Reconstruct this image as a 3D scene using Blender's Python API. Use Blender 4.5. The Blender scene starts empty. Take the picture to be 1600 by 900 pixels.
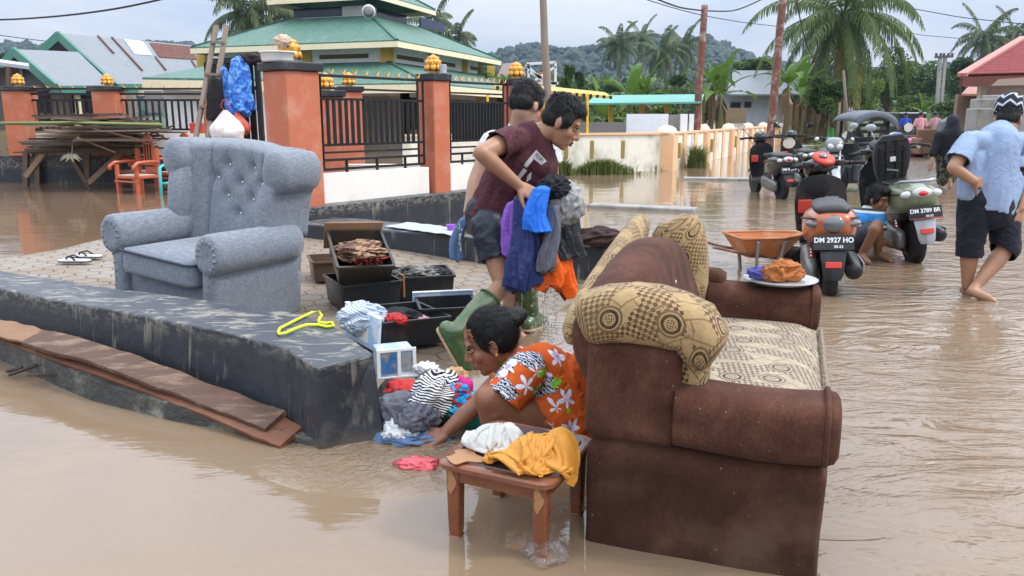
import bpy, bmesh, math, random
import numpy as np
from mathutils import Vector, Matrix, Euler, noise as mn
# camera, sky, sun, exposure
F, CAMZ, HY = 1230.0, 1.3, 185.0
TH = math.atan((450 - HY) / F)
scene = bpy.context.scene
COL = scene.collection
cam_d = bpy.data.cameras.new('camera'); cam = bpy.data.objects.new('camera', cam_d); COL.objects.link(cam)
cam_d.sensor_width = 36.0; cam_d.lens = F / 1600 * 36; cam_d.clip_start = 0.05; cam_d.clip_end = 5000
cam.location = (0, 0, CAMZ); cam.rotation_euler = (math.pi / 2 - TH, 0, 0)
scene.camera = cam
scene.view_settings.view_transform = 'Standard'; scene.view_settings.look = 'None'
scene.view_settings.exposure = -0.04; scene.view_settings.gamma = 1.0
scene.view_settings.use_curve_mapping = False
scene.cycles.max_bounces = 6; scene.cycles.diffuse_bounces = 3; scene.cycles.glossy_bounces = 3
scene.cycles.transparent_max_bounces = 8; scene.cycles.volume_bounces = 0
scene.cycles.use_denoising = True
SUN_EL, SUN_AZ = math.radians(50), math.radians(100)      # azimuth measured from +Y towards +X
world = bpy.data.worlds.new('World'); scene.world = world; world.use_nodes = True
wn, wl = world.node_tree.nodes, world.node_tree.links
wn.clear()
def _n(t, **k):
 n = wn.new(t)
 for a, b in k.items(): setattr(n, a, b)
 return n
sky = _n('ShaderNodeTexSky', sky_type='NISHITA', sun_disc=False, sun_elevation=SUN_EL, sun_rotation=SUN_AZ, air_density=1.0, dust_density=2.0)
tc = _n('ShaderNodeTexCoord'); mp = _n('ShaderNodeMapping'); mp.inputs['Scale'].default_value = (1.6, 1.6, 5.5)
nz = _n('ShaderNodeTexNoise'); nz.inputs['Scale'].default_value = 1.9; nz.inputs['Detail'].default_value = 7; nz.inputs['Roughness'].default_value = .55; nz.inputs['Distortion'].default_value = .4
cr = _n('ShaderNodeValToRGB'); e = cr.color_ramp.elements
e[0].position = .34; e[0].color = (5.3, 6.2, 7.6, 1); e[1].position = .62; e[1].color = (8.0, 8.2, 8.5, 1)
mx = _n('ShaderNodeMix', data_type='RGBA'); mx.inputs[0].default_value = .86
bgn = _n('ShaderNodeBackground'); bgn.inputs['Strength'].default_value = 0.1
out = _n('ShaderNodeOutputWorld')
wl.new(tc.outputs['Generated'], mp.inputs['Vector']); wl.new(mp.outputs[0], nz.inputs['Vector']); wl.new(nz.outputs['Fac'], cr.inputs['Fac'])
# an overcast sky is about three times brighter overhead than at the horizon
sz = _n('ShaderNodeSeparateXYZ'); gr = _n('ShaderNodeValToRGB')
while len(gr.color_ramp.elements) < 4: gr.color_ramp.elements.new(.5)
for el_, (p_, v_) in zip(gr.color_ramp.elements, ((0, .235), (.13, .31), (.42, .80), (1, .95))): el_.position = p_; el_.color = (v_, v_, v_, 1)
gm = _n('ShaderNodeMath', operation='MULTIPLY'); gm.inputs[1].default_value = 4.0
sc_ = _n('ShaderNodeVectorMath', operation='SCALE')
wl.new(tc.outputs['Generated'], sz.inputs[0]); wl.new(sz.outputs[2], gr.inputs[0])
wl.new(sky.outputs[0], mx.inputs[6]); wl.new(cr.outputs[0], mx.inputs[7]); wl.new(mx.outputs[2], sc_.inputs[0]); wl.new(gr.outputs[0], gm.inputs[0]); wl.new(gm.outputs[0], sc_.inputs['Scale']); wl.new(sc_.outputs[0], bgn.inputs['Color']); wl.new(bgn.outputs[0], out.inputs['Surface'])
sun_d = bpy.data.lights.new('sun', 'SUN'); sun_d.energy = 2.2; sun_d.angle = math.radians(9); sun_d.color = (1, .96, .90)
sun = bpy.data.objects.new('sun', sun_d); COL.objects.link(sun)
_sd = Vector((math.sin(SUN_AZ) * math.cos(SUN_EL), math.cos(SUN_AZ) * math.cos(SUN_EL), math.sin(SUN_EL)))
sun.rotation_euler = _sd.to_track_quat('Z', 'Y').to_euler(); sun.location = (0, 0, 60)
# helpers
V = Vector; PI = math.pi; R = math.radians
def ray(u, v):
 x = (u - 800) / F; y = (450 - v) / F
 return x, math.cos(TH) + y * math.sin(TH), -math.sin(TH) + y * math.cos(TH)
def at(u, v, z=0.0):
 x, y, w = ray(u, v); t = (z - CAMZ) / w
 return V((x * t, y * t, z))
def J(u, v, d):
 x, y, w = ray(u, v); t = d / y
 return V((x * t, d, CAMZ + w * t))
WM = {}
def sh(o):
 return WM.get(o.name, Matrix.Identity(4))
def tag(o, label=None, cat=None, group=None, kind=None):
 if label: o['label'] = label
 if cat: o['category'] = cat
 if group: o['group'] = group
 if kind: o['kind'] = kind
 return o
def thing(name, label, cat, loc=(0, 0, 0), rz=0.0, group=None, rot=None):
 o = bpy.data.objects.new(name, None); COL.objects.link(o)
 o.location = loc; o.rotation_euler = rot if rot else (0, 0, rz); o.empty_display_size = .1
 WM[o.name] = Matrix.Translation(V(loc)) @ Euler(rot if rot else (0, 0, rz)).to_matrix().to_4x4()
 return tag(o, label, cat, group)
def dup(root, loc, rz=None, label=None, group=None, scale=None):
 def cp(o, par):
  c = o.copy(); COL.objects.link(c)
  if par: c.parent = par
  for ch in list(o.children):
   cp(ch, c)
  return c
 r = cp(root, None); r.location = loc
 if rz is not None: r.rotation_euler = (0, 0, rz)
 if scale: r.scale = scale if hasattr(scale, '__len__') else (scale,) * 3
 if label: r['label'] = label
 if group: r['group'] = group
 return r
def link_mesh(name, me, parent=None, world=True):
 """world=True: vertices are in world coordinates"""
 o = bpy.data.objects.new(name, me); COL.objects.link(o)
 if parent is not None:
  o.parent = parent
  M = sh(parent)
  if world: me.transform(M.inverted())
  WM[o.name] = M
 elif world:
  n = len(me.vertices)
  co = np.empty(n * 3); me.vertices.foreach_get('co', co); co = co.reshape(-1, 3)
  lo, hi = co.min(0), co.max(0)
  b = V(((lo[0] + hi[0]) / 2, (lo[1] + hi[1]) / 2, lo[2]))
  me.transform(Matrix.Translation(-b)); o.location = b
  WM[o.name] = Matrix.Translation(b)
 return o
class MB:
 def __init__(s): s.v = []; s.f = []; s.m = []; s.uv = None; s.mi = 0
 def add(s, vs, fs):
  b = len(s.v); s.v += [tuple(p) for p in vs]; s.f += [tuple(i + b for i in f) for f in fs]; s.m += [s.mi] * len(fs); return s
 def box(s, c, d, rot=None):
  x, y, z = d[0] / 2, d[1] / 2, d[2] / 2; c = V(c)
  vs = [V(p) for p in ((-x, -y, -z), (x, -y, -z), (x, y, -z), (-x, y, -z), (-x, -y, z), (x, -y, z), (x, y, z), (-x, y, z))]
  if rot is not None:
   m = rot if isinstance(rot, Matrix) else Euler(rot).to_matrix()
   vs = [m @ p for p in vs]
  return s.add([p + c for p in vs], [(0, 3, 2, 1), (4, 5, 6, 7), (0, 1, 5, 4), (1, 2, 6, 5), (2, 3, 7, 6), (3, 0, 4, 7)])
 def bb(s, lo, hi):
  return s.box([(a + b) / 2 for a, b in zip(lo, hi)], [b - a for a, b in zip(lo, hi)])
 def hexa(s, p):   # 8 corners: bottom 4 ccw, top 4
  return s.add(p, [(0, 3, 2, 1), (4, 5, 6, 7), (0, 1, 5, 4), (1, 2, 6, 5), (2, 3, 7, 6), (3, 0, 4, 7)])
 def bar(s, a, b, w, h=None, up=(0, 0, 1)):
  a, b = V(a), V(b); d = b - a; L = d.length
  if L < 1e-6: return s
  z = d / L; u = V(up)
  if abs(z.dot(u)) > .98: u = V((0, 1, 0))
  x = z.cross(u).normalized(); y = x.cross(z)
  h = w if h is None else h
  m = Matrix((x, y, z)).transposed()
  return s.box((a + b) / 2, (w, h, L), m)
 def tube(s, pts, r, n=8, cap=True, flat=None):
  pts = [V(p) for p in pts]; k = len(pts)
  rr = r if hasattr(r, '__len__') else [r] * k
  vs, fs = [], []
  t0 = (pts[1] - pts[0]).normalized(); u = V((0, 0, 1)) if abs(t0.z) < .9 else V((1, 0, 0))
  x = t0.cross(u).normalized()
  for i, p in enumerate(pts):
   t = (pts[min(i + 1, k - 1)] - pts[max(i - 1, 0)]).normalized()
   x = (x - t * x.dot(t)).normalized(); y = t.cross(x)
   for j in range(n):
    a = 2 * PI * j / n
    vs.append(p + (x * math.cos(a) + y * math.sin(a) * (flat or 1)) * rr[i])
  for i in range(k - 1):
   for j in range(n):
    fs.append((i * n + j, i * n + (j + 1) % n, (i + 1) * n + (j + 1) % n, (i + 1) * n + j))
  if cap:
   fs.append(tuple(range(n - 1, -1, -1))); fs.append(tuple((k - 1) * n + j for j in range(n)))
  return s.add(vs, fs)
 def cyl(s, a, b, r, n=12, r2=None): return s.tube([a, b], [r, r if r2 is None else r2], n)
 def lathe(s, prof, c=(0, 0, 0), n=20, axis='Z', rot=None):
  c = V(c); vs, fs = [], []; k = len(prof)
  for (r, z) in prof:
   for j in range(n):
    a = 2 * PI * j / n
    p = V((r * math.cos(a), r * math.sin(a), z))
    if axis == 'Y': p = V((p.x, p.z, p.y))
    if axis == 'X': p = V((p.z, p.x, p.y))
    if rot is not None: p = rot @ p
    vs.append(c + p)
  for i in range(k - 1):
   for j in range(n):
    fs.append((i * n + j, i * n + (j + 1) % n, (i + 1) * n + (j + 1) % n, (i + 1) * n + j))
  if prof[0][0] > 1e-5: fs.append(tuple(range(n - 1, -1, -1)))
  if prof[-1][0] > 1e-5: fs.append(tuple((k - 1) * n + j for j in range(n)))
  return s.add(vs, fs)
 def ell(s, c, r, rot=None, n=16, k=10):
  c = V(c); r = r if hasattr(r, '__len__') else (r, r, r)
  vs, fs = [], []
  for i in range(k + 1):
   ph = PI * i / k
   for j in range(n):
    a = 2 * PI * j / n
    p = V((r[0] * math.sin(ph) * math.cos(a), r[1] * math.sin(ph) * math.sin(a), r[2] * math.cos(ph)))
    if rot is not None: p = rot @ p
    vs.append(c + p)
  for i in range(k):
   for j in range(n):
    fs.append((i * n + j, (i + 1) * n + j, (i + 1) * n + (j + 1) % n, i * n + (j + 1) % n))
  return s.add(vs, fs)
 def prism(s, poly, ext):          # planar polygon extruded by vector
  poly = [V(p) for p in poly]; e_ = V(ext); n = len(poly)
  return s.add(poly + [p + e_ for p in poly], [tuple(range(n - 1, -1, -1)), tuple(range(n, 2 * n))] + [(i, (i + 1) % n, n + (i + 1) % n, n + i) for i in range(n)])
 def grid(s, fn, nu, nv, wrapu=False):
  vs = [fn(i / (nu if wrapu else nu - 1), j / (nv - 1)) for j in range(nv) for i in range(nu)]
  fs = [(j * nu + i, j * nu + (i + 1) % nu, (j + 1) * nu + (i + 1) % nu, (j + 1) * nu + i) for j in range(nv - 1) for i in range(nu if wrapu else nu - 1)]
  return s.add(vs, fs)
 def loft(s, secs, uv=True, cap=True):   # closed sections of equal count, UV in metres
  secs = [[V(p) for p in q] for q in secs]; n = len(secs[0]); b = len(s.v); fb = len(s.f)
  fs = []
  for i in range(len(secs) - 1):
   for j in range(n):
    fs.append((i * n + j, i * n + (j + 1) % n, (i + 1) * n + (j + 1) % n, (i + 1) * n + j))
  if cap: fs += [tuple(range(n - 1, -1, -1)), tuple((len(secs) - 1) * n + j for j in range(n))]
  s.add([p for q in secs for p in q], fs)
  if uv:
   if s.uv is None: s.uv = {}
   cu = [0]
   for i in range(1, len(secs)):
    cu.append(cu[-1] + sum((secs[i][j] - secs[i - 1][j]).length for j in range(n)) / n)
   vv = []
   for q in secs:
    l = [0]
    for j in range(n): l.append(l[-1] + (q[(j + 1) % n] - q[j]).length)
    vv.append(l)
   k = fb
   for i in range(len(secs) - 1):
    for j in range(n):
     s.uv[k] = [(cu[i], vv[i][j]), (cu[i], vv[i][j + 1]), (cu[i + 1], vv[i + 1][j + 1]), (cu[i + 1], vv[i + 1][j])]; k += 1
   if cap:
    for sec, order in ((secs[0], range(n - 1, -1, -1)), (secs[-1], range(n))):
     c0 = sum(sec, V()) / n
     ax = (sec[0] - c0).normalized(); nr = (sec[n // 4] - c0); ay = (nr - ax * nr.dot(ax)).normalized()
     s.uv[k] = [((sec[j] - c0).dot(ax), (sec[j] - c0).dot(ay)) for j in order]; k += 1
  return s
 def mesh(s, name, mats, smooth=False):
  me = bpy.data.meshes.new(name); me.from_pydata(s.v, [], s.f)
  for m in (mats if isinstance(mats, (list, tuple)) else [mats]): me.materials.append(m)
  if any(s.m): me.polygons.foreach_set('material_index', s.m)
  if s.uv:
   l = me.uv_layers.new(name='UVMap')
   for fi, us in s.uv.items():
    p = me.polygons[fi]
    for k, li in enumerate(p.loop_indices): l.data[li].uv = us[k]
  if smooth: me.polygons.foreach_set('use_smooth', [True] * len(s.f))
  me.validate(); me.update(); return me
 def build(s, name, mats, parent=None, smooth=False, bevel=0, world=True, sub=0, seg=2, angle=None, solid=0):
  me = s.mesh(name, mats, smooth or angle is not None)
  if angle is not None: me.set_sharp_from_angle(angle=math.radians(angle))
  o = link_mesh(name, me, parent, world)
  if solid:
   m = o.modifiers.new('solid', 'SOLIDIFY'); m.thickness = solid; m.offset = 0
  if bevel:
   m = o.modifiers.new('bevel', 'BEVEL'); m.width = bevel; m.segments = seg; m.limit_method = 'ANGLE'; m.angle_limit = R(35)
  if sub:
   m = o.modifiers.new('sub', 'SUBSURF'); m.levels = sub; m.render_levels = sub
  return o
def np_mesh(name, verts, faces, mats, smooth=False, mi=None):
 verts = np.asarray(verts, np.float32); faces = np.asarray(faces, np.int32)
 me = bpy.data.meshes.new(name); nf, k = faces.shape
 me.vertices.add(len(verts)); me.vertices.foreach_set('co', verts.ravel())
 me.loops.add(nf * k); me.loops.foreach_set('vertex_index', faces.ravel())
 me.polygons.add(nf); me.polygons.foreach_set('loop_start', np.arange(0, nf * k, k, dtype=np.int32)); me.polygons.foreach_set('loop_total', np.full(nf, k, np.int32))
 for m in (mats if isinstance(mats, (list, tuple)) else [mats]): me.materials.append(m)
 if mi is not None: me.polygons.foreach_set('material_index', np.asarray(mi, np.int32))
 if smooth: me.polygons.foreach_set('use_smooth', np.ones(nf, bool))
 me.update(calc_edges=True); me.validate(); return me
# organic bodies: tapered capsules fused into one surface
def caps_mb(caps):
 mb = MB()
 for c in caps:
  if len(c) == 4:                      # a, b, ra, rb
   a, b, ra, rb = c; a, b = V(a), V(b); d = b - a
   if d.length < 1e-6: mb.ell(a, ra); continue
   t = d.normalized(); pts, rr = [], []
   for k in range(5):
    g = PI / 2 * (k / 4); pts.append(a - t * ra * math.cos(g)); rr.append(max(ra * math.sin(g), .0004))
   for k in range(5):
    g = PI / 2 * (1 - k / 4); pts.append(b + t * rb * math.cos(g)); rr.append(max(rb * math.sin(g), .0004))
   mb.tube(pts, rr, 16)
  else:                                # centre, radii, rotation
   mb.ell(c[0], c[1], c[2] if len(c) > 2 else None) if len(c) == 3 else mb.ell(c[0], c[1])
 return mb
def organic(name, caps, mats, parent=None, vox=.008, smooth=4, wr=0, wscale=9, wdir=(1, 1, 1), cut=None, seed=0, mi=None, fn=None, thick=0, cuts=None):
 if cuts: thick = thick or .004; cut = lambda c_: any((c_ - P_).dot(D_) > 0 and (c_ - P_).length < r_ for P_, D_, r_ in cuts)
 me = caps_mb(caps).mesh('tmp', mats, True)
 o = bpy.data.objects.new('tmp', me); COL.objects.link(o)
 m = o.modifiers.new('r', 'REMESH'); m.mode = 'VOXEL'; m.voxel_size = vox; m.use_smooth_shade = True
 if smooth:
  m = o.modifiers.new('s', 'SMOOTH'); m.iterations = smooth; m.factor = .5
 dg = bpy.context.evaluated_depsgraph_get(); dg.update()
 me2 = bpy.data.meshes.new_from_object(o.evaluated_get(dg)); me2.name = name
 bpy.data.objects.remove(o); bpy.data.meshes.remove(me)
 if len(me2.materials) == 0:
  for mt in (mats if isinstance(mats, (list, tuple)) else [mats]): me2.materials.append(mt)
 if wr or fn:
  off = V((seed * 7.3, seed * 3.1, seed * 1.7)); w = V(wdir)
  for v in me2.vertices:
   if fn: v.co = fn(v.co, v.normal)
   if wr:
    p = V((v.co.x * w.x, v.co.y * w.y, v.co.z * w.z)) * wscale + off
    q = p + V((mn.noise(p * .7), mn.noise(p * .7 + V((5, 0, 0))), mn.noise(p * .7 + V((0, 9, 0))))) * .9
    h = 1 - abs(mn.noise(q)) * 2.2 + .4 * (1 - abs(mn.noise(q * 2.3 + V((1, 2, 3)))) * 2.2)
    v.co += v.normal * (h * wr)
 if cut:
  bm = bmesh.new(); bm.from_mesh(me2)
  bmesh.ops.delete(bm, geom=[f for f in bm.faces if cut(f.calc_center_median())], context='FACES')
  bm.to_mesh(me2); bm.free()
 if mi:
  me2.polygons.foreach_set('material_index', [mi(p.center) for p in me2.polygons])
 me2.polygons.foreach_set('use_smooth', [True] * len(me2.polygons))
 ob = link_mesh(name, me2, parent)
 if thick:
  md = ob.modifiers.new('solid', 'SOLIDIFY'); md.thickness = thick; md.offset = -1
 return ob
def crumple(name, c, r, mat, seed=0, amp=.25, freq=2.2, sub=5, floor=None, parent=None, rot=0, fn=None, sharp=1.0, aniso=(1, 1, 1)):
 """a heap of folded fabric: a sphere pushed into ridged folds"""
 bm = bmesh.new(); bmesh.ops.create_icosphere(bm, subdivisions=sub, radius=1)
 uvl = bm.loops.layers.uv.new('UVMap')
 off = V((seed * 13.7, seed * 5.3, seed * 2.9)); A = V(aniso); cr_, sr_ = math.cos(rot), math.sin(rot)
 base = {v: v.co.copy() for v in bm.verts}
 for f in bm.faces:
  for l in f.loops:
   p = base[l.vert]; l[uvl].uv = (p.x * r[0] + mn.noise(p * 2 + off) * .03, (p.z + p.y) * r[1] + mn.noise(p * 2 - off) * .03)
 for v in bm.verts:
  p = v.co.copy(); q = V((p.x * A.x, p.y * A.y, p.z * A.z)) * freq + off
  w = V((mn.noise(q * .6), mn.noise(q * .6 + V((7, 0, 0))), mn.noise(q * .6 + V((0, 7, 0)))))
  q2 = q + w * 1.3
  h1 = 1 - 2 * abs(mn.noise(q2)) ** sharp; h2 = 1 - 2 * abs(mn.noise(q2 * 2.1 + V((3, 1, 4)))); h3 = mn.noise(q * .55)
  d = 1 + amp * (.75 * h1 + .35 * h2 * (.5 + .5 * h1) + .7 * h3) - amp * .5
  p = p * d
  x, y, z = p.x * r[0], p.y * r[1], p.z * r[2]
  w_ = V((c[0] + x * cr_ - y * sr_, c[1] + x * sr_ + y * cr_, c[2] + z))
  if fn: w_ = fn(w_)
  if floor is not None:
   fl = floor(w_.x, w_.y) if callable(floor) else floor
   if w_.z < fl: w_.z = fl + .002 * mn.noise(q * 3)
  v.co = w_
 me = bpy.data.meshes.new(name); bm.to_mesh(me); bm.free(); me.materials.append(mat)
 me.polygons.foreach_set('use_smooth', [True] * len(me.polygons))
 return link_mesh(name, me, parent)
def hang(name, top, length, wt, wb, dt, db, mat, seed=0, folds=5, amp=.3, parent=None, rz=0, sway=(0, 0), rag=.1, n=110, k=64):
 """cloth held at the top and hanging down in folds"""
 rnd = random.Random(seed); ph = [rnd.uniform(0, 6.28) for _ in range(6)]; top = V(top)
 secs = []
 for i in range(k):
  t = i / (k - 1); g = t ** .7
  w = wt + (wb - wt) * g; d = dt + (db - dt) * g
  close = 1.0 if t < .97 else .55
  if t < .06: close = .35 + .65 * (t / .06)
  q = []
  for j in range(n):
   a = 2 * PI * j / n
   ca, sa = math.cos(a), math.sin(a); nA = mn.noise(V((ca * 1.6, sa * 1.6, t * 2.4 + seed * 9)))
   nB = 1 - 2.4 * abs(mn.noise(V((ca * 2.6 + nA, sa * 2.6, t * 4.5 * length + seed * 3.7)))); nC = 1 - 2.4 * abs(mn.noise(V((ca * 5 + nA, sa * 5, t * 11 * length + seed * 5.1))))
   fo = 1 + amp * (.3 + .7 * g) * (math.sin(folds * a + ph[0] + 1.6 * math.sin(2.6 * t + ph[1])) * .5 + nA * .6 + nB * .5 + nC * .28)
   x, y = math.cos(a) * w * .5 * fo * close, math.sin(a) * d * .5 * fo * close
   zz = -length * t * (1 + rag * mn.noise(V((math.cos(a) * 1.1, math.sin(a) * 1.1, seed * 3.3))) * t)
   cx, cy = sway[0] * t + .02 * math.sin(4 * t + ph[3]), sway[1] * t
   X, Y = x + cx, y + cy
   q.append(top + V((X * math.cos(rz) - Y * math.sin(rz), X * math.sin(rz) + Y * math.cos(rz), zz)))
  secs.append(q)
 mb = MB(); mb.loft(secs)
 return mb.build(name, mat, parent, smooth=True)
def text_mesh(body, size, depth=.001, align='CENTER', sx=1.0, bold=.0):
 cu = bpy.data.curves.new('txt', 'FONT'); cu.body = body; cu.size = size; cu.extrude = depth; cu.align_x = align; cu.align_y = 'CENTER'; cu.offset = bold; cu.resolution_u = 3
 o = bpy.data.objects.new('txt', cu); COL.objects.link(o)
 dg = bpy.context.evaluated_depsgraph_get(); dg.update()
 me = bpy.data.meshes.new_from_object(o.evaluated_get(dg)); bpy.data.objects.remove(o); bpy.data.curves.remove(cu)
 if sx != 1: me.transform(Matrix.Diagonal((sx, 1, 1, 1)))
 return me
def put_text(name, body, size, mat, M, parent, sx=1.0, bold=.0, local=True):
 me = text_mesh(body, size, .0012, 'CENTER', sx, bold); me.materials.clear(); me.materials.append(mat); me.transform(M)
 return link_mesh(name, me, parent, world=not local)
# materials
MATS = {}
class NT:
 def __init__(s, name):
  m = bpy.data.materials.new(name); m.use_nodes = True; s.m = m; s.t = m.node_tree; s.b = s.t.nodes['Principled BSDF']; s.out = s.t.nodes['Material Output']
  s._tc = None
 def n(s, t, ins=None, **k):
  q = s.t.nodes.new(t)
  for a, b in k.items(): setattr(q, a, b)
  for a, b in (ins or {}).items(): s.set(q.inputs[a], b)
  return q
 def set(s, sock, val):
  if isinstance(val, bpy.types.NodeSocket): s.t.links.new(val, sock)
  else:
   if hasattr(sock.default_value, '__len__') and hasattr(val, '__len__') and len(val) == 3 and len(sock.default_value) == 4: val = (*val, 1)
   sock.default_value = val
 def tc(s, k='Object'):
  if s._tc is None: s._tc = s.n('ShaderNodeTexCoord')
  return s._tc.outputs[k]
 def map(s, vec, scale=(1, 1, 1), rot=(0, 0, 0), loc=(0, 0, 0)):
  return s.n('ShaderNodeMapping', {'Vector': vec, 'Scale': scale, 'Rotation': rot, 'Location': loc}).outputs[0]
 def noise(s, vec, scale, detail=4, rough=.55, dist=0):
  return s.n('ShaderNodeTexNoise', {'Vector': vec, 'Scale': scale, 'Detail': detail, 'Roughness': rough, 'Distortion': dist}).outputs['Fac']
 def wave(s, vec, scale, dist=0, dscale=1, bands='X', prof='SIN'):
  return s.n('ShaderNodeTexWave', {'Vector': vec, 'Scale': scale, 'Distortion': dist, 'Detail Scale': dscale}, bands_direction=bands, wave_profile=prof).outputs['Fac']
 def ramp(s, fac, stops, interp='LINEAR'):
  q = s.n('ShaderNodeValToRGB', {'Fac': fac}); q.color_ramp.interpolation = interp; el = q.color_ramp.elements
  while len(el) < len(stops): el.new(.5)
  for e_, (p, c) in zip(el, stops):
   e_.position = p; e_.color = (*c, 1) if hasattr(c, '__len__') else (c, c, c, 1)
  return q.outputs['Color']
 def mix(s, fac, a, b, mode='MIX'):
  q = s.n('ShaderNodeMix', data_type='RGBA', blend_type=mode); s.set(q.inputs[0], fac); s.set(q.inputs[6], a); s.set(q.inputs[7], b); return q.outputs[2]
 def math(s, op, a, b=0.0, c=0.0):
  q = s.n('ShaderNodeMath', operation=op); s.set(q.inputs[0], a); s.set(q.inputs[1], b)
  if op in ('COMPARE', 'SMOOTH_MIN', 'MULTIPLY_ADD'): s.set(q.inputs[2], c)
  return q.outputs[0]
 def mrange(s, v, a, b, c=0., d=1.):
  return s.n('ShaderNodeMapRange', {0: v, 1: a, 2: b, 3: c, 4: d}).outputs[0]
 def sep(s, v): return s.n('ShaderNodeSeparateXYZ', {0: v}).outputs
 def comb(s, x, y, z): return s.n('ShaderNodeCombineXYZ', {0: x, 1: y, 2: z}).outputs[0]
 def bump(s, h, strength=.3, dist=.01, normal=None):
  q = s.n('ShaderNodeBump', {'Height': h, 'Strength': strength, 'Distance': dist})
  if normal is not None: s.set(q.inputs['Normal'], normal)
  o = q.outputs[0]; s.set(s.b.inputs['Normal'], o); return o
 def p(s, **k):
  nm = {'col': 'Base Color', 'rough': 'Roughness', 'metal': 'Metallic', 'spec': 'Specular IOR Level', 'coat': 'Coat Weight', 'sheen': 'Sheen Weight', 'trans': 'Transmission Weight', 'alpha': 'Alpha', 'sss': 'Subsurface Weight'}
  for a, b in k.items(): s.set(s.b.inputs[nm[a]], b)
  return s
def mul(c, k): return tuple(min(1, x * k) for x in c)
def mat(name, col, rough=.6, metal=0., spec=.4, var=.25, vs=6., bump=0., bs=60., bd=.004, coat=0., sheen=0., stain=None, sts=3., stain_amt=.5, stretch=(1, 1, 1), rvar=.1):
 if name in MATS: return MATS[name]
 t = NT(name); oc = t.map(t.tc(), stretch)
 nz = t.noise(oc, vs, 6, .6)
 c = t.mix(nz, mul(col, 1 - var), mul(col, 1 + var))
 if stain:
  sn = t.noise(t.map(oc, (1, 1, 1), loc=(3, 1, 2)), sts, 8, .65)
  c = t.mix(t.mrange(sn, .5, .68, 0, stain_amt), c, stain)
 t.p(col=c, rough=t.mrange(nz, .3, .7, max(.02, rough - rvar), min(1, rough + rvar)), metal=metal, spec=spec, coat=coat, sheen=sheen)
 if bump: t.bump(t.noise(oc, bs, 5, .6), bump, bd)
 MATS[name] = t.m; return t.m
# --- fabrics
def fabric(name, col, var=.25, rough=.85, sheen=.02, wet=0.0, fold=.5, weave=350):
 if name in MATS: return MATS[name]
 t = NT(name); oc = t.tc(); nz = t.noise(oc, 7, 6, .6)
 c = t.mix(nz, mul(col, 1 - var), mul(col, 1 + var))
 t.p(col=c, rough=t.mrange(nz, .35, .65, rough - .12 - wet * .35, rough), sheen=sheen, spec=.3)
 rid = t.math('ABSOLUTE', t.math('SUBTRACT', t.noise(oc, 11, 4, .5, 1.2), .5)); h = t.math('SUBTRACT', t.math('MULTIPLY', t.noise(oc, 24, 5, .6, .8), fold), t.math('MULTIPLY', rid, 1.6 * min(1, fold * 2)))
 t.bump(h, .65, .014); MATS[name] = t.m; return t.m
def striped(name, a, b, scale=20., uv=True, bands='X', dist=.6, sharp=(.46, .54), rough=.85, rot=0):
 if name in MATS: return MATS[name]
 t = NT(name); vec = t.tc('UV' if uv else 'Object')
 if rot: vec = t.map(vec, rot=(0, 0, rot))
 w = t.wave(vec, scale, dist, 1.5, bands); t.p(col=t.ramp(w, [(sharp[0], a), (sharp[1], b)]), rough=rough, spec=.25)
 t.bump(t.noise(t.tc(), 26, 5, .6, .8), .5, .01); MATS[name] = t.m; return t.m
def pattern_fabric(name, ground, dark, mid, scale=1.0, wash=0.0):
 """upholstery print: ringed circles, rows of small squares and bars"""
 t = NT(name); uv = t.map(t.tc('UV'), (scale, scale, scale))
 vo = t.n('ShaderNodeTexVoronoi', {'Vector': uv, 'Scale': 6.2, 'Randomness': .55}, voronoi_dimensions='2D')
 d = vo.outputs['Distance']; csel = t.sep(vo.outputs['Color'])[0]
 ring = t.ramp(d, [(0, ground), (.13, ground), (.14, dark), (.20, dark), (.205, ground), (.235, ground), (.24, mid), (.285, mid), (.29, ground)], 'CONSTANT')
 dots = t.n('ShaderNodeTexVoronoi', {'Vector': uv, 'Scale': 120, 'Randomness': .3}, voronoi_dimensions='2D').outputs['Distance']
 ring = t.mix(t.math('MULTIPLY', t.math('LESS_THAN', d, .11), t.math('LESS_THAN', dots, .33)), ring, dark)
 ch = t.n('ShaderNodeTexChecker', {'Vector': t.map(uv, rot=(0, 0, .6)), 'Scale': 74, 'Color1': (0, 0, 0, 1), 'Color2': (1, 1, 1, 1)}).outputs['Fac']
 chm = t.math('GREATER_THAN', t.noise(t.map(uv, (1, 1.6, 1), rot=(0, 0, .6)), 5.5, 1), .47)
 chc = t.mix(t.noise(uv, 9, 2), dark, mid)
 base = t.mix(t.math('MULTIPLY', ch, chm), ground, chc)
 vb = t.n('ShaderNodeTexBrick', {'Vector': t.map(uv, rot=(0, 0, .75)), 'Scale': 4.2, 'Mortar Size': .012, 'Color1': (0, 0, 0, 1), 'Color2': (0, 0, 0, 1), 'Mortar': (1, 1, 1, 1)}, offset=.37).outputs['Fac']
 base = t.mix(t.math('MULTIPLY', vb, .75), base, mid)
 col = t.mix(t.math('MULTIPLY', t.math('LESS_THAN', d, .29), t.math('GREATER_THAN', csel, .25)), base, ring)
 dirt = t.noise(t.tc(), 6, 6, .65)
 col = t.mix(t.mrange(dirt, .42, .7, 0, .55), col, mul(ground, .55)); col = t.mix(t.mrange(t.noise(t.tc(), 60, 4, .7), .45, .7, 0, .35), col, mid)
 t.p(col=col, rough=.8, spec=.25, sheen=.1)
 t.bump(t.math('ADD', t.noise(t.tc(), 300, 2), t.math('MULTIPLY', t.noise(t.tc(), 14, 4), 1.2)), .35, .006)
 return t.m
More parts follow.
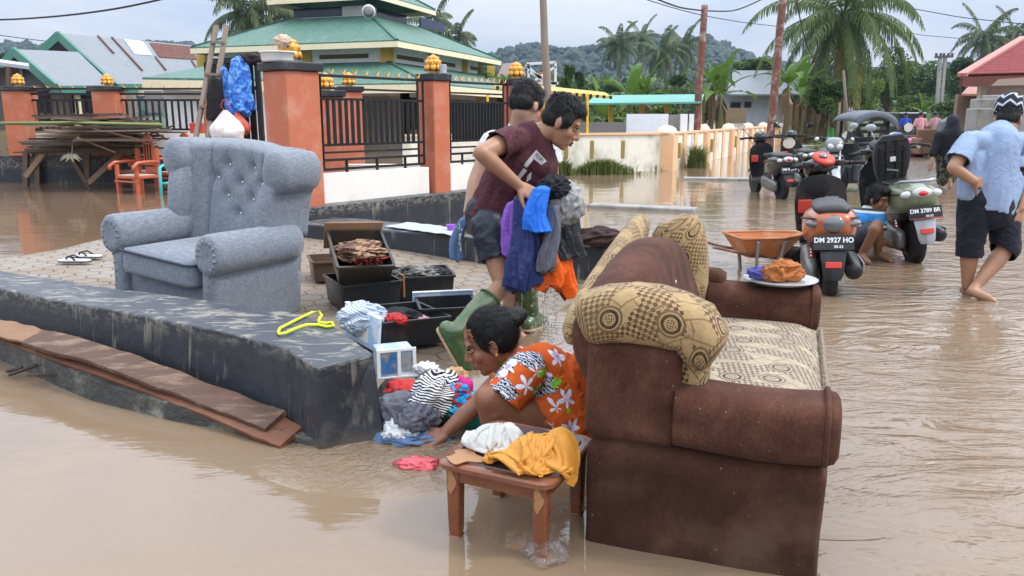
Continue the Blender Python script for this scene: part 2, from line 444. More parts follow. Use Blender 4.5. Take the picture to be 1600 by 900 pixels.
def tweed():
 t = NT('grey_blue_tweed'); oc = t.tc()
 a = t.noise(t.map(oc, (1, 1, 9)), 26, 4, .7); b = t.noise(t.map(oc, (9, 9, 1)), 26, 4, .7)
 w = t.math('ADD', t.math('MULTIPLY', a, .5), t.math('MULTIPLY', b, .5)); big = t.noise(oc, 4, 5)
 c = t.ramp(w, [(.38, (.105, .12, .15)), (.5, (.175, .193, .225)), (.62, (.28, .303, .34))])
 c = t.mix(t.mrange(big, .35, .7, 0, .4), c, (.17, .20, .25))
 t.p(col=c, rough=.88, spec=.2, sheen=.2)
 n1 = t.bump(t.noise(oc, 9, 4, .55, .6), .35, .03); t.bump(w, .35, .003, n1); return t.m
M_tweed = tweed()
def plush():
 t = NT('brown_plush'); oc = t.tc()
 a = t.math('ADD', t.math('MULTIPLY', t.noise(oc, 7, 6, .6, .5), .65), t.math('MULTIPLY', t.noise(t.map(oc, (3, 3, 1)), 60, 3, .6), .35)); b = t.noise(oc, 3.2, 6, .62); z = t.sep(t.n('ShaderNodeNewGeometry').outputs['Position'])[2]
 c = t.ramp(a, [(.34, (.042, .018, .012)), (.5, (.075, .032, .021)), (.66, (.12, .054, .035))])
 wetline = t.math('ADD', z, t.math('MULTIPLY', t.math('SUBTRACT', b, .5), .22))
 c = t.mix(t.mrange(wetline, .30, .42, .55, 0), c, (.028, .0125, .010))
 mud = t.math('MULTIPLY', t.mrange(b, .50, .66, 0, .6), t.mrange(z, .12, .32, 1, .25))
 c = t.mix(mud, c, (.115, .07, .045))
 lint = t.math('GREATER_THAN', t.noise(t.map(oc, (1, 1, 1)), 95, 1, .3), .79)
 c = t.mix(t.math('MULTIPLY', lint, .5), c, (.35, .28, .22))
 t.p(col=c, rough=.95, spec=.06, sheen=.05)
 n1 = t.bump(t.noise(oc, 5, 4, .5), .25, .03); t.bump(t.noise(oc, 140, 3), .35, .004, n1); return t.m
M_plush = plush()
M_print = pattern_fabric('cream_print_upholstery', (.37, .255, .12), (.032, .016, .01), (.15, .08, .038), 1.15)
M_print_seat = pattern_fabric('washed_print_upholstery', (.40, .33, .225), (.045, .028, .022), (.15, .105, .075), 1.0)
# --- stone, paint, metal
def black_paint():
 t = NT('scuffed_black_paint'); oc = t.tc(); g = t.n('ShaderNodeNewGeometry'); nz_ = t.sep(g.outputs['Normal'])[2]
 a = t.noise(oc, 5, 9, .68); b = t.noise(t.map(oc, (1.2, 1.2, 4)), 9, 8, .7); fine = t.noise(oc, 40, 6, .7)
 c = t.mix(a, (.012, .014, .019), (.036, .04, .05))
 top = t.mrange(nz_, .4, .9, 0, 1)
 mud = t.math('MULTIPLY', t.mrange(t.noise(t.map(oc, (1.0, 2.6, 1), rot=(0, 0, .6)), 4.5, 9, .72, 1.2), .50, .60), top)
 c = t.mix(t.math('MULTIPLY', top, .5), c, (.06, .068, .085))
 c = t.mix(t.math('MULTIPLY', mud, .75), c, (.33, .30, .24))
 drip = t.mrange(t.noise(t.map(oc, (11, 11, .7)), 1.6, 6, .62, .5), .55, .61)
 dripm = t.math('MULTIPLY', t.math('MULTIPLY', drip, t.mrange(t.noise(oc, 2.4, 3), .47, .6)), t.math('SUBTRACT', 1, top))
 c = t.mix(t.math('MULTIPLY', dripm, .7), c, (.22, .20, .165))
 c = t.mix(t.mrange(t.noise(t.map(oc, loc=(9, 9, 9)), 3, 10, .75), .57, .70, 0, .5), c, (.15, .145, .13))
 pz = t.sep(g.outputs['Position'])[2]; edge = t.math('MULTIPLY', t.mrange(pz, .28, .355), t.mrange(t.noise(t.map(oc, (1, 1, 2)), 16, 6, .7), .46, .58))
 c = t.mix(t.math('MULTIPLY', t.math('MULTIPLY', edge, t.math('SUBTRACT', 1, top)), .5), c, (.30, .275, .225)); c = t.mix(t.math('MULTIPLY', t.mrange(t.math('ADD', pz, t.math('MULTIPLY', a, .1)), .10, .05), .5), c, (.12, .09, .062))
 c = t.mix(t.mrange(fine, .62, .74, 0, .4), c, (.2, .19, .17))
 t.p(col=c, rough=t.mrange(a, .3, .7, .32, .6), spec=.45)
 n1 = t.bump(t.noise(oc, 14, 6, .6), .3, .02); t.bump(fine, .2, .004, n1); return t.m
M_black = black_paint()
M_red = mat('terracotta_paint', (.46, .135, .068), .5, var=.10, vs=4, bump=.15, bs=50, stain=(.60, .34, .25), sts=2.6, stain_amt=.45)
M_capblk = mat('black_cap_paint', (.018, .02, .026), .5, var=.4, vs=9, bump=.3, bs=30, stain=(.12, .12, .12), stain_amt=.5)
M_gold = mat('gold_paint', (.62, .30, .055), .34, metal=.45, var=.15, vs=12, bump=.1, bs=40)
M_iron = mat('black_iron', (.010, .010, .012), .4, var=.3, stain=(.05, .03, .02), stain_amt=.3)
M_whitewall = mat('white_limewash', (.74, .71, .66), .8, var=.05, vs=5, bump=.25, bs=25, bd=.01, stain=(.62, .54, .45), sts=2.4, stain_amt=.5, stretch=(1, 1, .6))
M_peach = mat('peach_paint', (.80, .47, .26), .75, var=.10, vs=4, bump=.2, bs=25, stain=(.62, .47, .33), sts=3, stain_amt=.7)
M_cream = mat('stained_cream_wall', (.78, .74, .63), .8, var=.10, vs=3.5, bump=.2, bs=25, stain=(.40, .37, .25), sts=2.3, stain_amt=.8, stretch=(1, 1, .45))
M_fin = mat('pale_peach_dome', (.80, .60, .45), .7, var=.12, stain=(.75, .68, .6), stain_amt=.5)
M_conc = mat('weathered_concrete', (.30, .29, .27), .8, var=.25, vs=7, bump=.4, bs=40, stain=(.12, .11, .10), stain_amt=.6)
M_wet_conc = mat('wet_mossy_concrete', (.045, .045, .042), .4, var=.5, vs=8, bump=.9, bs=22, bd=.02, stain=(.27, .26, .20), sts=6, stain_amt=.8)
M_wood = mat('rusty_plank', (.095, .048, .030), .6, var=.5, vs=3.2, bump=.7, bs=20, bd=.01, stain=(.30, .205, .14), sts=3.5, stain_amt=.75, stretch=(1.2, 5, 5))
M_wood_edge = mat('fresh_red_wood', (.165, .062, .03), .6, var=.45, vs=4, bump=.5, bs=30, stain=(.08, .045, .03), sts=4, stain_amt=.7, stretch=(1, 5, 5))
M_oldwood = [mat('old_board_%s' % nm, c, .8, var=.35, vs=4, bump=.4, bs=24, stretch=(1, 5, 5)) for nm, c in (('dark', (.055, .038, .03)), ('brown', (.12, .08, .058)), ('tan', (.27, .18, .12)), ('grey', (.17, .13, .105)))]
M_polewood = mat('grey_pole_wood', (.24, .19, .15), .8, var=.35, vs=3, bump=.4, bs=18, stretch=(5, 5, 1))
M_rustpole = mat('rusty_steel_pole', (.16, .062, .042), .7, var=.4, vs=6, bump=.3, stain=(.40, .33, .29), sts=5, stain_amt=.8)
M_zinc = None
def sheet(name, col, rib=9., rough=.4, metal=.3, bands='X', stain=None, amt=.3):
 t = NT(name); oc = t.tc(); nz_ = t.noise(oc, 1.2, 6, .6)
 c = t.mix(nz_, mul(col, .82), mul(col, 1.12))
 st = t.noise(t.map(oc, (2.2, 2.2, .5)), 2, 7, .65)
 if stain: c = t.mix(t.mrange(st, .5, .7, 0, amt), c, stain)
 t.p(col=c, rough=rough, metal=metal, spec=.4); t.bump(t.wave(oc, rib, 0, 1, bands), .5, .02); MATS[name] = t.m; return t.m
M_roofgreen = sheet('green_roof_sheet', (.062, .155, .112), 2.2, .55, .05, 'X', (.17, .21, .18), .8)
M_zinc = sheet('zinc_roof_sheet', (.19, .205, .225), 4., .5, .1, 'X', (.12, .13, .15), .6)
M_zincpale = sheet('pale_zinc_sheet', (.62, .68, .75), 4., .45, .2)
M_rustroof = sheet('rusted_roof_sheet', (.105, .036, .022), 4., .9, .0, 'X', (.22, .12, .085), .7)
M_greenfascia = mat('green_fascia', (.06, .20, .15), .6, var=.15)
M_creamfascia = mat('cream_fascia', (.80, .69, .47), .6, var=.08, stain=(.5, .4, .25), stain_amt=.3)
M_wallwhite = mat('pale_grey_wall', (.80, .81, .82), .8, var=.06, stain=(.45, .42, .36), stain_amt=.35)
M_yellow = mat('ochre_column', (.55, .36, .08), .6, var=.12)
M_louvre = mat('dark_louvre', (.11, .09, .025), .6, var=.2)
M_glassblue = mat('dark_blue_glass', (.012, .016, .06), .12, var=.3, spec=.6)
M_winblk = mat('dark_window', (.012, .013, .016), .2, var=.3)
M_tile = mat('white_tile', (.72, .75, .80), .3, var=.03)
M_greywall = mat('grey_block_wall', (.22, .21, .20), .85, var=.2)
M_bluewall = mat('pale_blue_plaster', (.40, .45, .50), .85, var=.12, stain=(.25, .25, .24), stain_amt=.4)
M_bamboo = mat('bamboo_slats', (.25, .19, .115), .8, var=.4, vs=6, stretch=(9, 9, .5), bump=.5, bs=12)
M_greenwall = mat('bright_green_plaster', (.03, .30, .05), .7, var=.15)
M_redtile = None
def redtile():
 t = NT('red_tile_roof'); uv = t.tc('UV')
 w = t.wave(uv, 1.05, 0, 1, 'Y', 'SAW'); x = t.wave(uv, 1.4, 0, 1, 'X')
 c = t.mix(t.noise(t.tc(), 3, 5), (.17, .03, .032), (.25, .055, .055)); c = t.mix(t.mrange(w, .0, .3, .9, 0), c, (.05, .012, .012))
 t.p(col=c, rough=.75, spec=.15); t.bump(t.math('ADD', w, t.math('MULTIPLY', x, .5)), .7, .05); return t.m
M_redtile = redtile()
def paver():
 t = NT('hexagon_pavers'); oc = t.map(t.n('ShaderNodeNewGeometry').outputs['Position'], rot=(0, 0, .62)); s = t.sep(oc)
 S = .17
 x = t.math('DIVIDE', s[0], S); y = t.math('DIVIDE', s[1], S * 1.7320508)
 def cell(ox, oy):
  fx = t.math('SUBTRACT', t.math('FRACT', t.math('ADD', x, ox)), .5); fy = t.math('MULTIPLY', t.math('SUBTRACT', t.math('FRACT', t.math('ADD', y, oy)), .5), 1.7320508)
  ax, ay = t.math('ABSOLUTE', fx), t.math('ABSOLUTE', fy)
  return t.math('MAXIMUM', ax, t.math('ADD', t.math('MULTIPLY', ax, .5), t.math('MULTIPLY', ay, .8660254)))
 h = t.math('MINIMUM', cell(0, 0), cell(.5, .5))
 wob = t.math('MULTIPLY', t.math('SUBTRACT', t.noise(oc, 30, 3), .5), .03)
 joint = t.mrange(t.math('ADD', h, wob), .455, .49)
 n1 = t.noise(oc, 2.3, 8, .65); n2 = t.noise(oc, 24, 6, .7)
 c = t.mix(n2, (.20, .165, .125), (.31, .265, .215)); c = t.mix(t.mrange(n1, .4, .65, 0, .75), c, (.20, .135, .085))
 c = t.mix(t.math('MULTIPLY', joint, .85), c, (.045, .033, .024))
 z = t.sep(t.n('ShaderNodeNewGeometry').outputs['Position'])[2]
 c = t.mix(t.mrange(t.math('ADD', z, t.math('MULTIPLY', t.math('SUBTRACT', n1, .5), .06)), .0, .06, .5, 0), c, (.12, .085, .055))
 t.p(col=c, rough=t.mrange(n1, .35, .7, .35, .75), spec=.4)
 t.bump(t.math('SUBTRACT', t.math('MULTIPLY', n2, .4), joint), .6, .01); return t.m
M_paver = paver()
def water():
 t = NT('muddy_flood_water'); P = t.n('ShaderNodeNewGeometry').outputs['Position']; s = t.sep(P)
 side = t.mrange(t.math('SUBTRACT', s[0], t.math('MULTIPLY', s[1], .30)), -.5, .9)
 big = t.noise(t.map(P, (1, 1, 1)), .35, 3);
 c = t.mix(t.noise(t.map(P, (.9, .35, 1)), 1.3, 5, .6, .8), (.195, .138, .088), (.235, .168, .108))
 c = t.mix(t.mrange(big, .35, .7, 0, .45), c, (.185, .12, .076))
 c = t.mix(t.mrange(t.math('MULTIPLY', s[0], -1.0), 2.5, 4.5, 0, .55), c, (.17, .098, .056))
 t.p(col=c, rough=.03, spec=.5); t.set(t.b.inputs['IOR'], 1.5)
 w1 = t.noise(t.map(P, (1.0, 2.3, 1), rot=(0, 0, -.3)), 1.9, 4, .52, 1.6)
 w2 = t.math('MULTIPLY', t.noise(t.map(P, (1.0, 2.8, 1), rot=(0, 0, .1)), 7, 3, .55, 1.5), t.mrange(t.noise(P, .8, 3, .5, 1), .42, .62))
 w3 = t.noise(t.map(P, (1, 1.6, 1)), 1.1, 2, .5)
 amp = t.mrange(side, 0, 1, .07, 1.05)
 h = t.math('ADD', t.math('MULTIPLY', t.math('ADD', t.math('MULTIPLY', w1, .030), t.math('MULTIPLY', w2, .0085)), amp), t.math('MULTIPLY', w3, .006))
 dx = t.math('SUBTRACT', s[0], -.42); dy = t.math('SUBTRACT', s[1], 2.95)
 dd = t.math('SQRT', t.math('ADD', t.math('MULTIPLY', dx, dx), t.math('MULTIPLY', t.math('MULTIPLY', dy, dy), 2.2)))
 patch = t.mrange(dd, .12, .62, 1, 0)
 h = t.math('ADD', h, t.math('MULTIPLY', t.math('MULTIPLY', t.noise(t.map(P, (1, 1, 1)), 17, 4, .6, 1.5), .034), patch))
 for (cx, cy, rr) in ((.18, 4.55, .8), (3.53, 5.6, .9)):
  ex = t.math('SUBTRACT', s[0], cx); ey = t.math('SUBTRACT', s[1], cy)
  rd = t.math('SQRT', t.math('ADD', t.math('MULTIPLY', ex, ex), t.math('MULTIPLY', ey, ey)))
  h = t.math('ADD', h, t.math('MULTIPLY', t.math('MULTIPLY', t.math('SINE', t.math('MULTIPLY', rd, 95)), .0008), t.mrange(rd, .03, rr, 1, 0)))
 q = t.n('ShaderNodeBump', {'Height': h, 'Strength': 1.0, 'Distance': 1.0}); t.set(t.b.inputs['Normal'], q.outputs[0])
 return t.m
M_water = water()
M_mud = mat('silt_ground', (.16, .105, .07), .7, var=.3, vs=2, bump=.4, bs=12)
M_grassland = mat('meadow_ground', (.06, .085, .03), .9, var=.5, vs=.4, bump=.4, bs=4)
M_hill = mat('wooded_hillside', (.030, .060, .026), .95, var=.5, vs=.03, bump=.5, bs=.4, bd=1.5)
# --- foliage
def leafmat(name, col, var=.5, vs=1.5, rough=.5, trans=.25):
 t = NT(name); oc = t.tc(); nz_ = t.noise(oc, vs, 4)
 rn = t.n('ShaderNodeNewGeometry').outputs['Random Per Island']
 c = t.mix(nz_, mul(col, 1 - var), mul(col, 1 + var)); c = t.mix(t.math('MULTIPLY', rn, .5), c, (col[0] * 1.6, col[1] * 1.35, col[2] * .9))
 t.p(col=c, rough=rough, spec=.35)
 tr = t.n('ShaderNodeBsdfTranslucent', {'Color': c}); ms = t.n('ShaderNodeMixShader', {0: trans}); t.t.links.new(t.b.outputs[0], ms.inputs[1]); t.t.links.new(tr.outputs[0], ms.inputs[2]); t.t.links.new(ms.outputs[0], t.out.inputs[0])
 MATS[name] = t.m; return t.m
L_palm = leafmat('palm_leaflets', (.085, .135, .04)); L_palmdry = leafmat('yellowing_palm_leaflets', (.19, .19, .06)); L_palmfar = leafmat('far_palm_leaflets', (.075, .105, .045))
L_dark = leafmat('dark_foliage', (.040, .075, .024)); L_mid = leafmat('mid_foliage', (.07, .12, .032)); L_light = leafmat('bright_foliage', (.12, .19, .04)); L_banana = leafmat('banana_leaves', (.075, .16, .03), trans=.35); L_dry = leafmat('dry_hanging_leaves', (.14, .10, .055)); L_grass = leafmat('grass_blades', (.12, .155, .045))
M_trunk = mat('palm_bark', (.19, .155, .12), .9, var=.35, vs=5, bump=.5, bs=14, stretch=(1, 1, 4)); M_bark = mat('brown_bark', (.10, .075, .05), .9, var=.3, bump=.5, bs=14, stretch=(3, 3, 1))
# --- skins and small stuff
def skin(name, col):
 t = NT(name); oc = t.tc(); nz_ = t.noise(oc, 9, 5)
 c = t.mix(nz_, mul(col, .72), mul(col, 1.2)); c = t.mix(t.mrange(t.noise(oc, 28, 4), .5, .7, 0, .35), c, (col[0] * .95, col[1] * .7, col[2] * .65)); t.p(col=c, rough=.46, spec=.4, sss=.06)
 t.set(t.b.inputs['Subsurface Radius'], (.012, .005, .003)); t.bump(t.noise(oc, 130, 3), .12, .002); MATS[name] = t.m; return t.m
S_man = skin('tan_skin', (.36, .19, .115)); S_dark = skin('brown_skin', (.25, .118, .068)); S_wom = skin('warm_brown_skin', (.245, .105, .058)); S_pale = skin('lighter_tan_skin', (.42, .25, .175))
def hairm():
 t = NT('black_hair'); oc = t.tc(); a = t.noise(t.map(oc, (3, 3, 1)), 55, 4, .6)
 t.p(col=t.mix(a, (.003, .003, .0035), (.012, .0105, .0105)), rough=.5, spec=.35); t.bump(t.noise(t.map(oc, (2, 6, 1)), 70, 4, .7), .9, .005); return t.m
M_hair = hairm()
M_eye = mat('eye_white', (.42, .37, .33), .3, var=.02); M_iris = mat('dark_iris', (.01, .007, .005), .15, var=.1); M_lip = mat('brown_lips', (.15, .055, .045), .45, var=.1); M_brow = mat('black_brow', (.01, .008, .007), .8)
M_plas_blk = mat('black_plastic', (.013, .013, .015), .38, var=.25, stain=(.10, .085, .065), sts=6, stain_amt=.35)
M_rubber = mat('black_rubber', (.012, .012, .013), .75, var=.3, bump=.3, bs=80, stain=(.1, .075, .05), stain_amt=.4)
M_chrome = mat('scratched_metal', (.55, .55, .56), .3, metal=.9, var=.1)
M_engine = mat('engine_metal', (.20, .195, .19), .45, metal=.6, var=.4, vs=14, stain=(.06, .05, .045), stain_amt=.6)
# setting
rng = np.random.default_rng(7)
def plane_obj(name, x0, x1, y0, y1, z, m, kind='structure'):
 o = MB().add([(x0, y0, z), (x1, y0, z), (x1, y1, z), (x0, y1, z)], [(0, 1, 2, 3)]).build(name, m); tag(o, kind=kind); return o
plane_obj('ground', -1500, 1500, -60, 2500, -0.45, M_mud)
plane_obj('water', -120, 120, -30, 75, 0.0, M_water)
def land(u, v):
 x = -420 + 900 * u; y = 70 + 560 * v * v
 return (x, y, -.2 + 1.0 * min(1, v * 12) + 2.2 * mn.noise(V((x * .01, y * .01, 0))) * v)
tag(MB().grid(land, 60, 40).build('meadow', M_grassland, smooth=True), kind='structure')
# hills read off the skyline: (pixel x, pixel y) of the ridge
RIDGE = [(-700, 80), (-300, 60), (-60, 74), (0, 70), (45, 69), (80, 76), (140, 74), (200, 72), (265, 66), (300, 67), (345, 76), (450, 95), (600, 100), (720, 94), (765, 86), (800, 74), (835, 70), (870, 76), (905, 74), (935, 70), (955, 58), (985, 52), (1020, 56), (1055, 58), (1092, 60), (1120, 67), (1150, 82), (1180, 95), (1260, 104), (1340, 108), (1420, 103), (1470, 104), (1540, 96), (1700, 80), (2000, 70), (2500, 80)]
HD = 760.0
def ridge_h(px):
 for (a, ya), (b, yb) in zip(RIDGE, RIDGE[1:]):
  if a <= px <= b:
   t = (px - a) / (b - a); t = t * t * (3 - 2 * t); return J(px, ya + (yb - ya) * t, HD).z
 return J(0, 80, HD).z
def hill_z(x, y):
 px = 800 + F * x / y * 1.02
 t = min(1, max(0, (y - 420) / (HD - 420))); t = t * t * (3 - 2 * t)
 back = max(0, (y - HD) / 260)
 return max(0, ridge_h(px) - 5) * t * (1 - .5 * back) + 5 * mn.noise(V((x * .012, y * .012, 3))) * t
tag(MB().grid(lambda u, v: (lambda y: (lambda x: (x, y, hill_z(x, y)))((u - .5) * 2.7 * y + .02 * y))(420 + 560 * v), 150, 46).build('hills', M_hill, smooth=True), kind='structure')
def ico(sub):
 bm = bmesh.new(); bmesh.ops.create_icosphere(bm, subdivisions=sub, radius=1); vs = np.array([v.co[:] for v in bm.verts]); fs = np.array([[v.index for v in f.verts] for f in bm.faces]); bm.free(); return vs, fs
ICO1, ICO2 = ico(1), ico(2)
def blobs(name, pts, rad, mats, squash=.8, jitter=.28, base=ICO2, seed=1, mi=None, smooth=False):
 r = np.random.default_rng(seed); bv, bf = base; n = len(pts); k = len(bv)
 d = 1 + r.normal(0, jitter, (n, k, 1)); sc = np.stack([rad, rad, rad * squash], 1)[:, None, :]
 vs = np.asarray(pts)[:, None, :] + bv[None] * d * sc
 fs = bf[None] + (np.arange(n) * k)[:, None, None]
 mi_ = None if mi is None else np.repeat(mi, len(bf))
 return np_mesh(name, vs.reshape(-1, 3), fs.reshape(-1, 3), mats, smooth, mi_)
pts, rad = [], []
hr = random.Random(3)
while len(pts) < 9000:
 y = 440 + 380 * hr.random() ** .8; px = hr.uniform(-120, 1720)
 x = (px - 800) / F * y
 if hill_z(x, y) < 2: continue
 pts.append((x, y, hill_z(x, y) + hr.uniform(0, 2.5))); rad.append(hr.uniform(1.9, 4.2) * (1.5 if hr.random() < .06 else 1))
me = blobs('hill_forest', pts, np.array(rad), [leafmat('forest_dark', (.012, .028, .012)), leafmat('forest_mid', (.020, .044, .017)), leafmat('forest_light', (.034, .062, .024))], .95, .2, mi=np.array([hr.choice((0, 0, 1, 1, 2)) for _ in pts]))
tag(link_mesh('hill_forest', me), kind='stuff')
# paved driveway between the black parapets
def pave_z(x, y):
 s = -(.9 * (x + .1) - .42 * (y - 4.4))
 z = .05 * s
 return max(-.10, min(.14, z)) if z < .10 else .10 + .04 * (1 - math.exp(-(z - .10) / .05))
def pave_fn(u, v):
 A, B, C_, D_ = V((-3.9, 4.9, 0)), V((.9, 2.4, 0)), V((1.5, 5.9, 0)), V((-2.6, 8.7, 0))
 p = (A * (1 - u) + B * u) * (1 - v) + (D_ * (1 - u) + C_ * u) * v
 return (p.x, p.y, pave_z(p.x, p.y))
mb = MB(); mb.grid(lambda u, v: (lambda p: p)(pave_fn(u, v)), 50, 50)
drive = mb.build('driveway', M_paver, smooth=True); tag(drive, kind='structure')
# raised verge on the left of the chair, its far edge reads as the shore of the flooded ditch
E1, E2, E3 = at(-120, 418, .13), at(0, 402, .13), at(175, 368, .13)
# foreground parapet: outer/inner top edges in pixels with heights
out_t = [at(-260, 405, .37), at(0, 450, .37), at(172, 484, .365), at(348, 516, .36), at(440, 539, .355), at(496, 573, .35)]
in_t = [at(-180, 388, .37), at(0, 421, .37), at(170, 449, .365), at(464, 488, .36), at(530, 513, .355), at(586, 553, .35)]
end_b1, end_b2 = at(502, 703, 0), at(604, 690, 0)
N = 22
def interp(ps, t):
 k = t * (len(ps) - 1); i = min(int(k), len(ps) - 2); return ps[i].lerp(ps[i + 1], k - i)
secs = []
for k in range(N + 1):
 t = k / N; o_, i_ = interp(out_t, t), interp(in_t, t)
 e_ = max(0, (t - .72) / .28); e_ = e_ * e_
 bo = V((o_.x - .02, o_.y - .05, -.14)).lerp(V((end_b1.x, end_b1.y, -.14)), e_); bi = V((i_.x + .01, i_.y, -.14)).lerp(V((end_b2.x + .01, end_b2.y + .02, -.14)), e_)
 secs.append([bo, bi, i_, o_])
for q in secs:
 for j, p in enumerate(q): q[j] = p + V((mn.noise(p * 2.2), mn.noise(p * 2.2 + V((4, 0, 0))), mn.noise(p * 2 + V((0, 7, 0))))) * .012
mb = MB(); mb.loft(secs, uv=False)
o = mb.build('low_wall', M_black, bevel=.02, seg=3); tag(o, 'black painted low wall in front, end flaring into the brown water, neon hanger lying on it', 'low wall')
# mossy lower ledge and earth under it
lo_o = [at(-150, 505, .0), at(0, 566, .0), at(130, 626, .0), at(272, 662, .0), at(440, 692, .0), at(500, 704, .0)]
secs = []
for k in range(N + 1):
 t = k / N; o_ = interp(lo_o, t); i_ = interp(out_t, t); inn = V((i_.x, i_.y, 0)); h = .15 * (1 - t) + .012 + .012 * mn.noise(V((t * 9, 0, 2)))
 secs.append([(o_.x, o_.y, -.2), (inn.x, inn.y + .1, -.2), (inn.x, inn.y + .1, h + .03), (o_.x + .02, o_.y + .02, h)])
mb = MB(); mb.loft(secs, uv=False); tag(mb.build('concrete_ledge', M_wet_conc, bevel=.012), 'mossy grey concrete ledge along the waterline under the wet planks', 'ledge')
sh_ = [at(-300, 440, .13), E1, E2, at(95, 388, .13), E3, at(215, 350, .13)]
wl_ = [V((p.x + .02, p.y + .02, .12)) for p in (in_t[0], in_t[0].lerp(in_t[1], .6), in_t[1], in_t[1].lerp(in_t[2], .5), in_t[2], in_t[2].lerp(in_t[3], .45))]
def verge_fn(u, v):
 a_, b_ = interp(wl_, u), interp(sh_, u); b_ = b_ + V((mn.noise(V((u * 14, 1, 0))) * .03, mn.noise(V((u * 14, 5, 0))) * .03, 0)); p = a_.lerp(b_, min(1, v * 1.06)); return (p.x, p.y, .121 if v < .95 else -.12)
mb = MB(); mb.grid(verge_fn, 60, 40); tag(mb.build('paved_verge', M_paver), kind='structure')
# second parapet on the far side of the driveway
a0, a1 = at(470, 349, .27), at(952, 386, .30); b0, b1 = at(470, 334, .27), at(960, 378, .30)
secs = []
for k in range(13):
 t = k / 12; f_, g_ = a0.lerp(a1, t), b0.lerp(b1, t)
 f2 = V((f_.x, f_.y, -.15)); g2 = V((g_.x, g_.y, -.15))
 secs.append([p + V((mn.noise(p * 2.2), mn.noise(p * 2.2 + V((4, 0, 0))), mn.noise(p * 2 + V((0, 7, 0))))) * .01 for p in (f2, g2, g_, f_)])
mb = MB(); mb.loft(secs, uv=False); tag(mb.build('low_wall', M_black, bevel=.018), 'black painted low wall behind the clothes carriers with newspaper spread on top', 'low wall')
# iron fence on the right: pillars, plinth, white base, railings
P1, P2, P3 = at(466, 322, .40), at(681, 300, .40), V((0, 0, .40))
dirf = (P2 - P1).normalized(); P3 = P2 + dirf * ((P2.x - .005 * P2.y) / (.005 * dirf.y - dirf.x))
PT = J(466, 112, P1.y).z          # pillar top
def rotz_of(d): return math.atan2(d.y, d.x)
RZ = rotz_of(dirf)
def finial(mb, c, s=1.0):
 mb.lathe([(0, -.001), (.062 * s, 0), (.066 * s, .018 * s), (.05 * s, .03 * s), (.058 * s, .04 * s), (.088 * s, .062 * s), (.104 * s, .095 * s), (.106 * s, .13 * s), (.092 * s, .162 * s), (.082 * s, .172 * s), (.072 * s, .195 * s), (.05 * s, .215 * s), (.026 * s, .228 * s), (0, .245 * s)], c, 18)
 for ring_, (rr, zz, n_, l_) in enumerate(((.098, .075, 8, .07), (.09, .135, 8, .06), (.06, .185, 6, .045))):
  for k in range(n_):
   a = 2 * PI * (k + ring_ * .5) / n_; p = V(c) + V((rr * s * math.cos(a), rr * s * math.sin(a), zz * s))
   rot = Euler((0, 0, a)).to_matrix() @ Euler((0, R(-14 + ring_ * 16), 0)).to_matrix()
   mb.ell(p, (.02 * s, .038 * s, l_ * s * .62), rot, 10, 6)
def pillar(c, w, ztop, zbot, rz, label, fin=True, group='terracotta fence pillars', capw=1.18):
 t = thing('fence_pillar', label, 'pillar', (c[0], c[1], zbot), rz, group)
 h = ztop - zbot
 MB().box((0, 0, h / 2), (w, w, h)).build('shaft', M_red, t, bevel=.012, world=False)
 MB().bb((-w * capw / 2, -w * capw / 2, h), (w * capw / 2, w * capw / 2, h + .085)).build('cap', M_capblk, t, bevel=.012, world=False)
 if fin:
  m = MB(); finial(m, (0, 0, h + .085), .95 if w < .4 else 1.05); m.build('finial', M_gold, t, smooth=True, world=False)
 return t
RZP = R(50)
pillar(P1, .40, PT, .2, RZP, 'large terracotta gate pillar with a white basin and wrapped gold finial on top', group='terracotta fence pillars')
pillar(P2, .27, PT - .02, .3, RZP, 'terracotta pillar with gold lotus finial between two black railings, grey can on its cap')
pillar(P3, .27, PT - .02, .3, RZP, 'terracotta pillar with gold lotus finial just behind the head of the man in white')
nrm = V((dirf.y, -dirf.x, 0))
def along(a, b, off, lo, hi, th):
 a2, b2 = V((a.x, a.y, 0)) + nrm * off, V((b.x, b.y, 0)) + nrm * off
 d = (b2 - a2).normalized(); n_ = V((d.y, -d.x, 0)) * th / 2
 return [(p.x, p.y, lo) for p in (a2 - n_, b2 - n_, b2 + n_, a2 + n_)][::-1] + [(p.x, p.y, hi) for p in (a2 - n_, b2 - n_, b2 + n_, a2 + n_)][::-1]
mb = MB(); mb.hexa(along(P1 - dirf * .1, P3 + dirf * .3, .10, -.2, .405, .30)); tag(mb.build('wall_plinth', M_black, bevel=.012), 'long black plinth with pale drip marks under the white fence base', 'plinth')
pz = [(P1, P2), (P2, P3)]
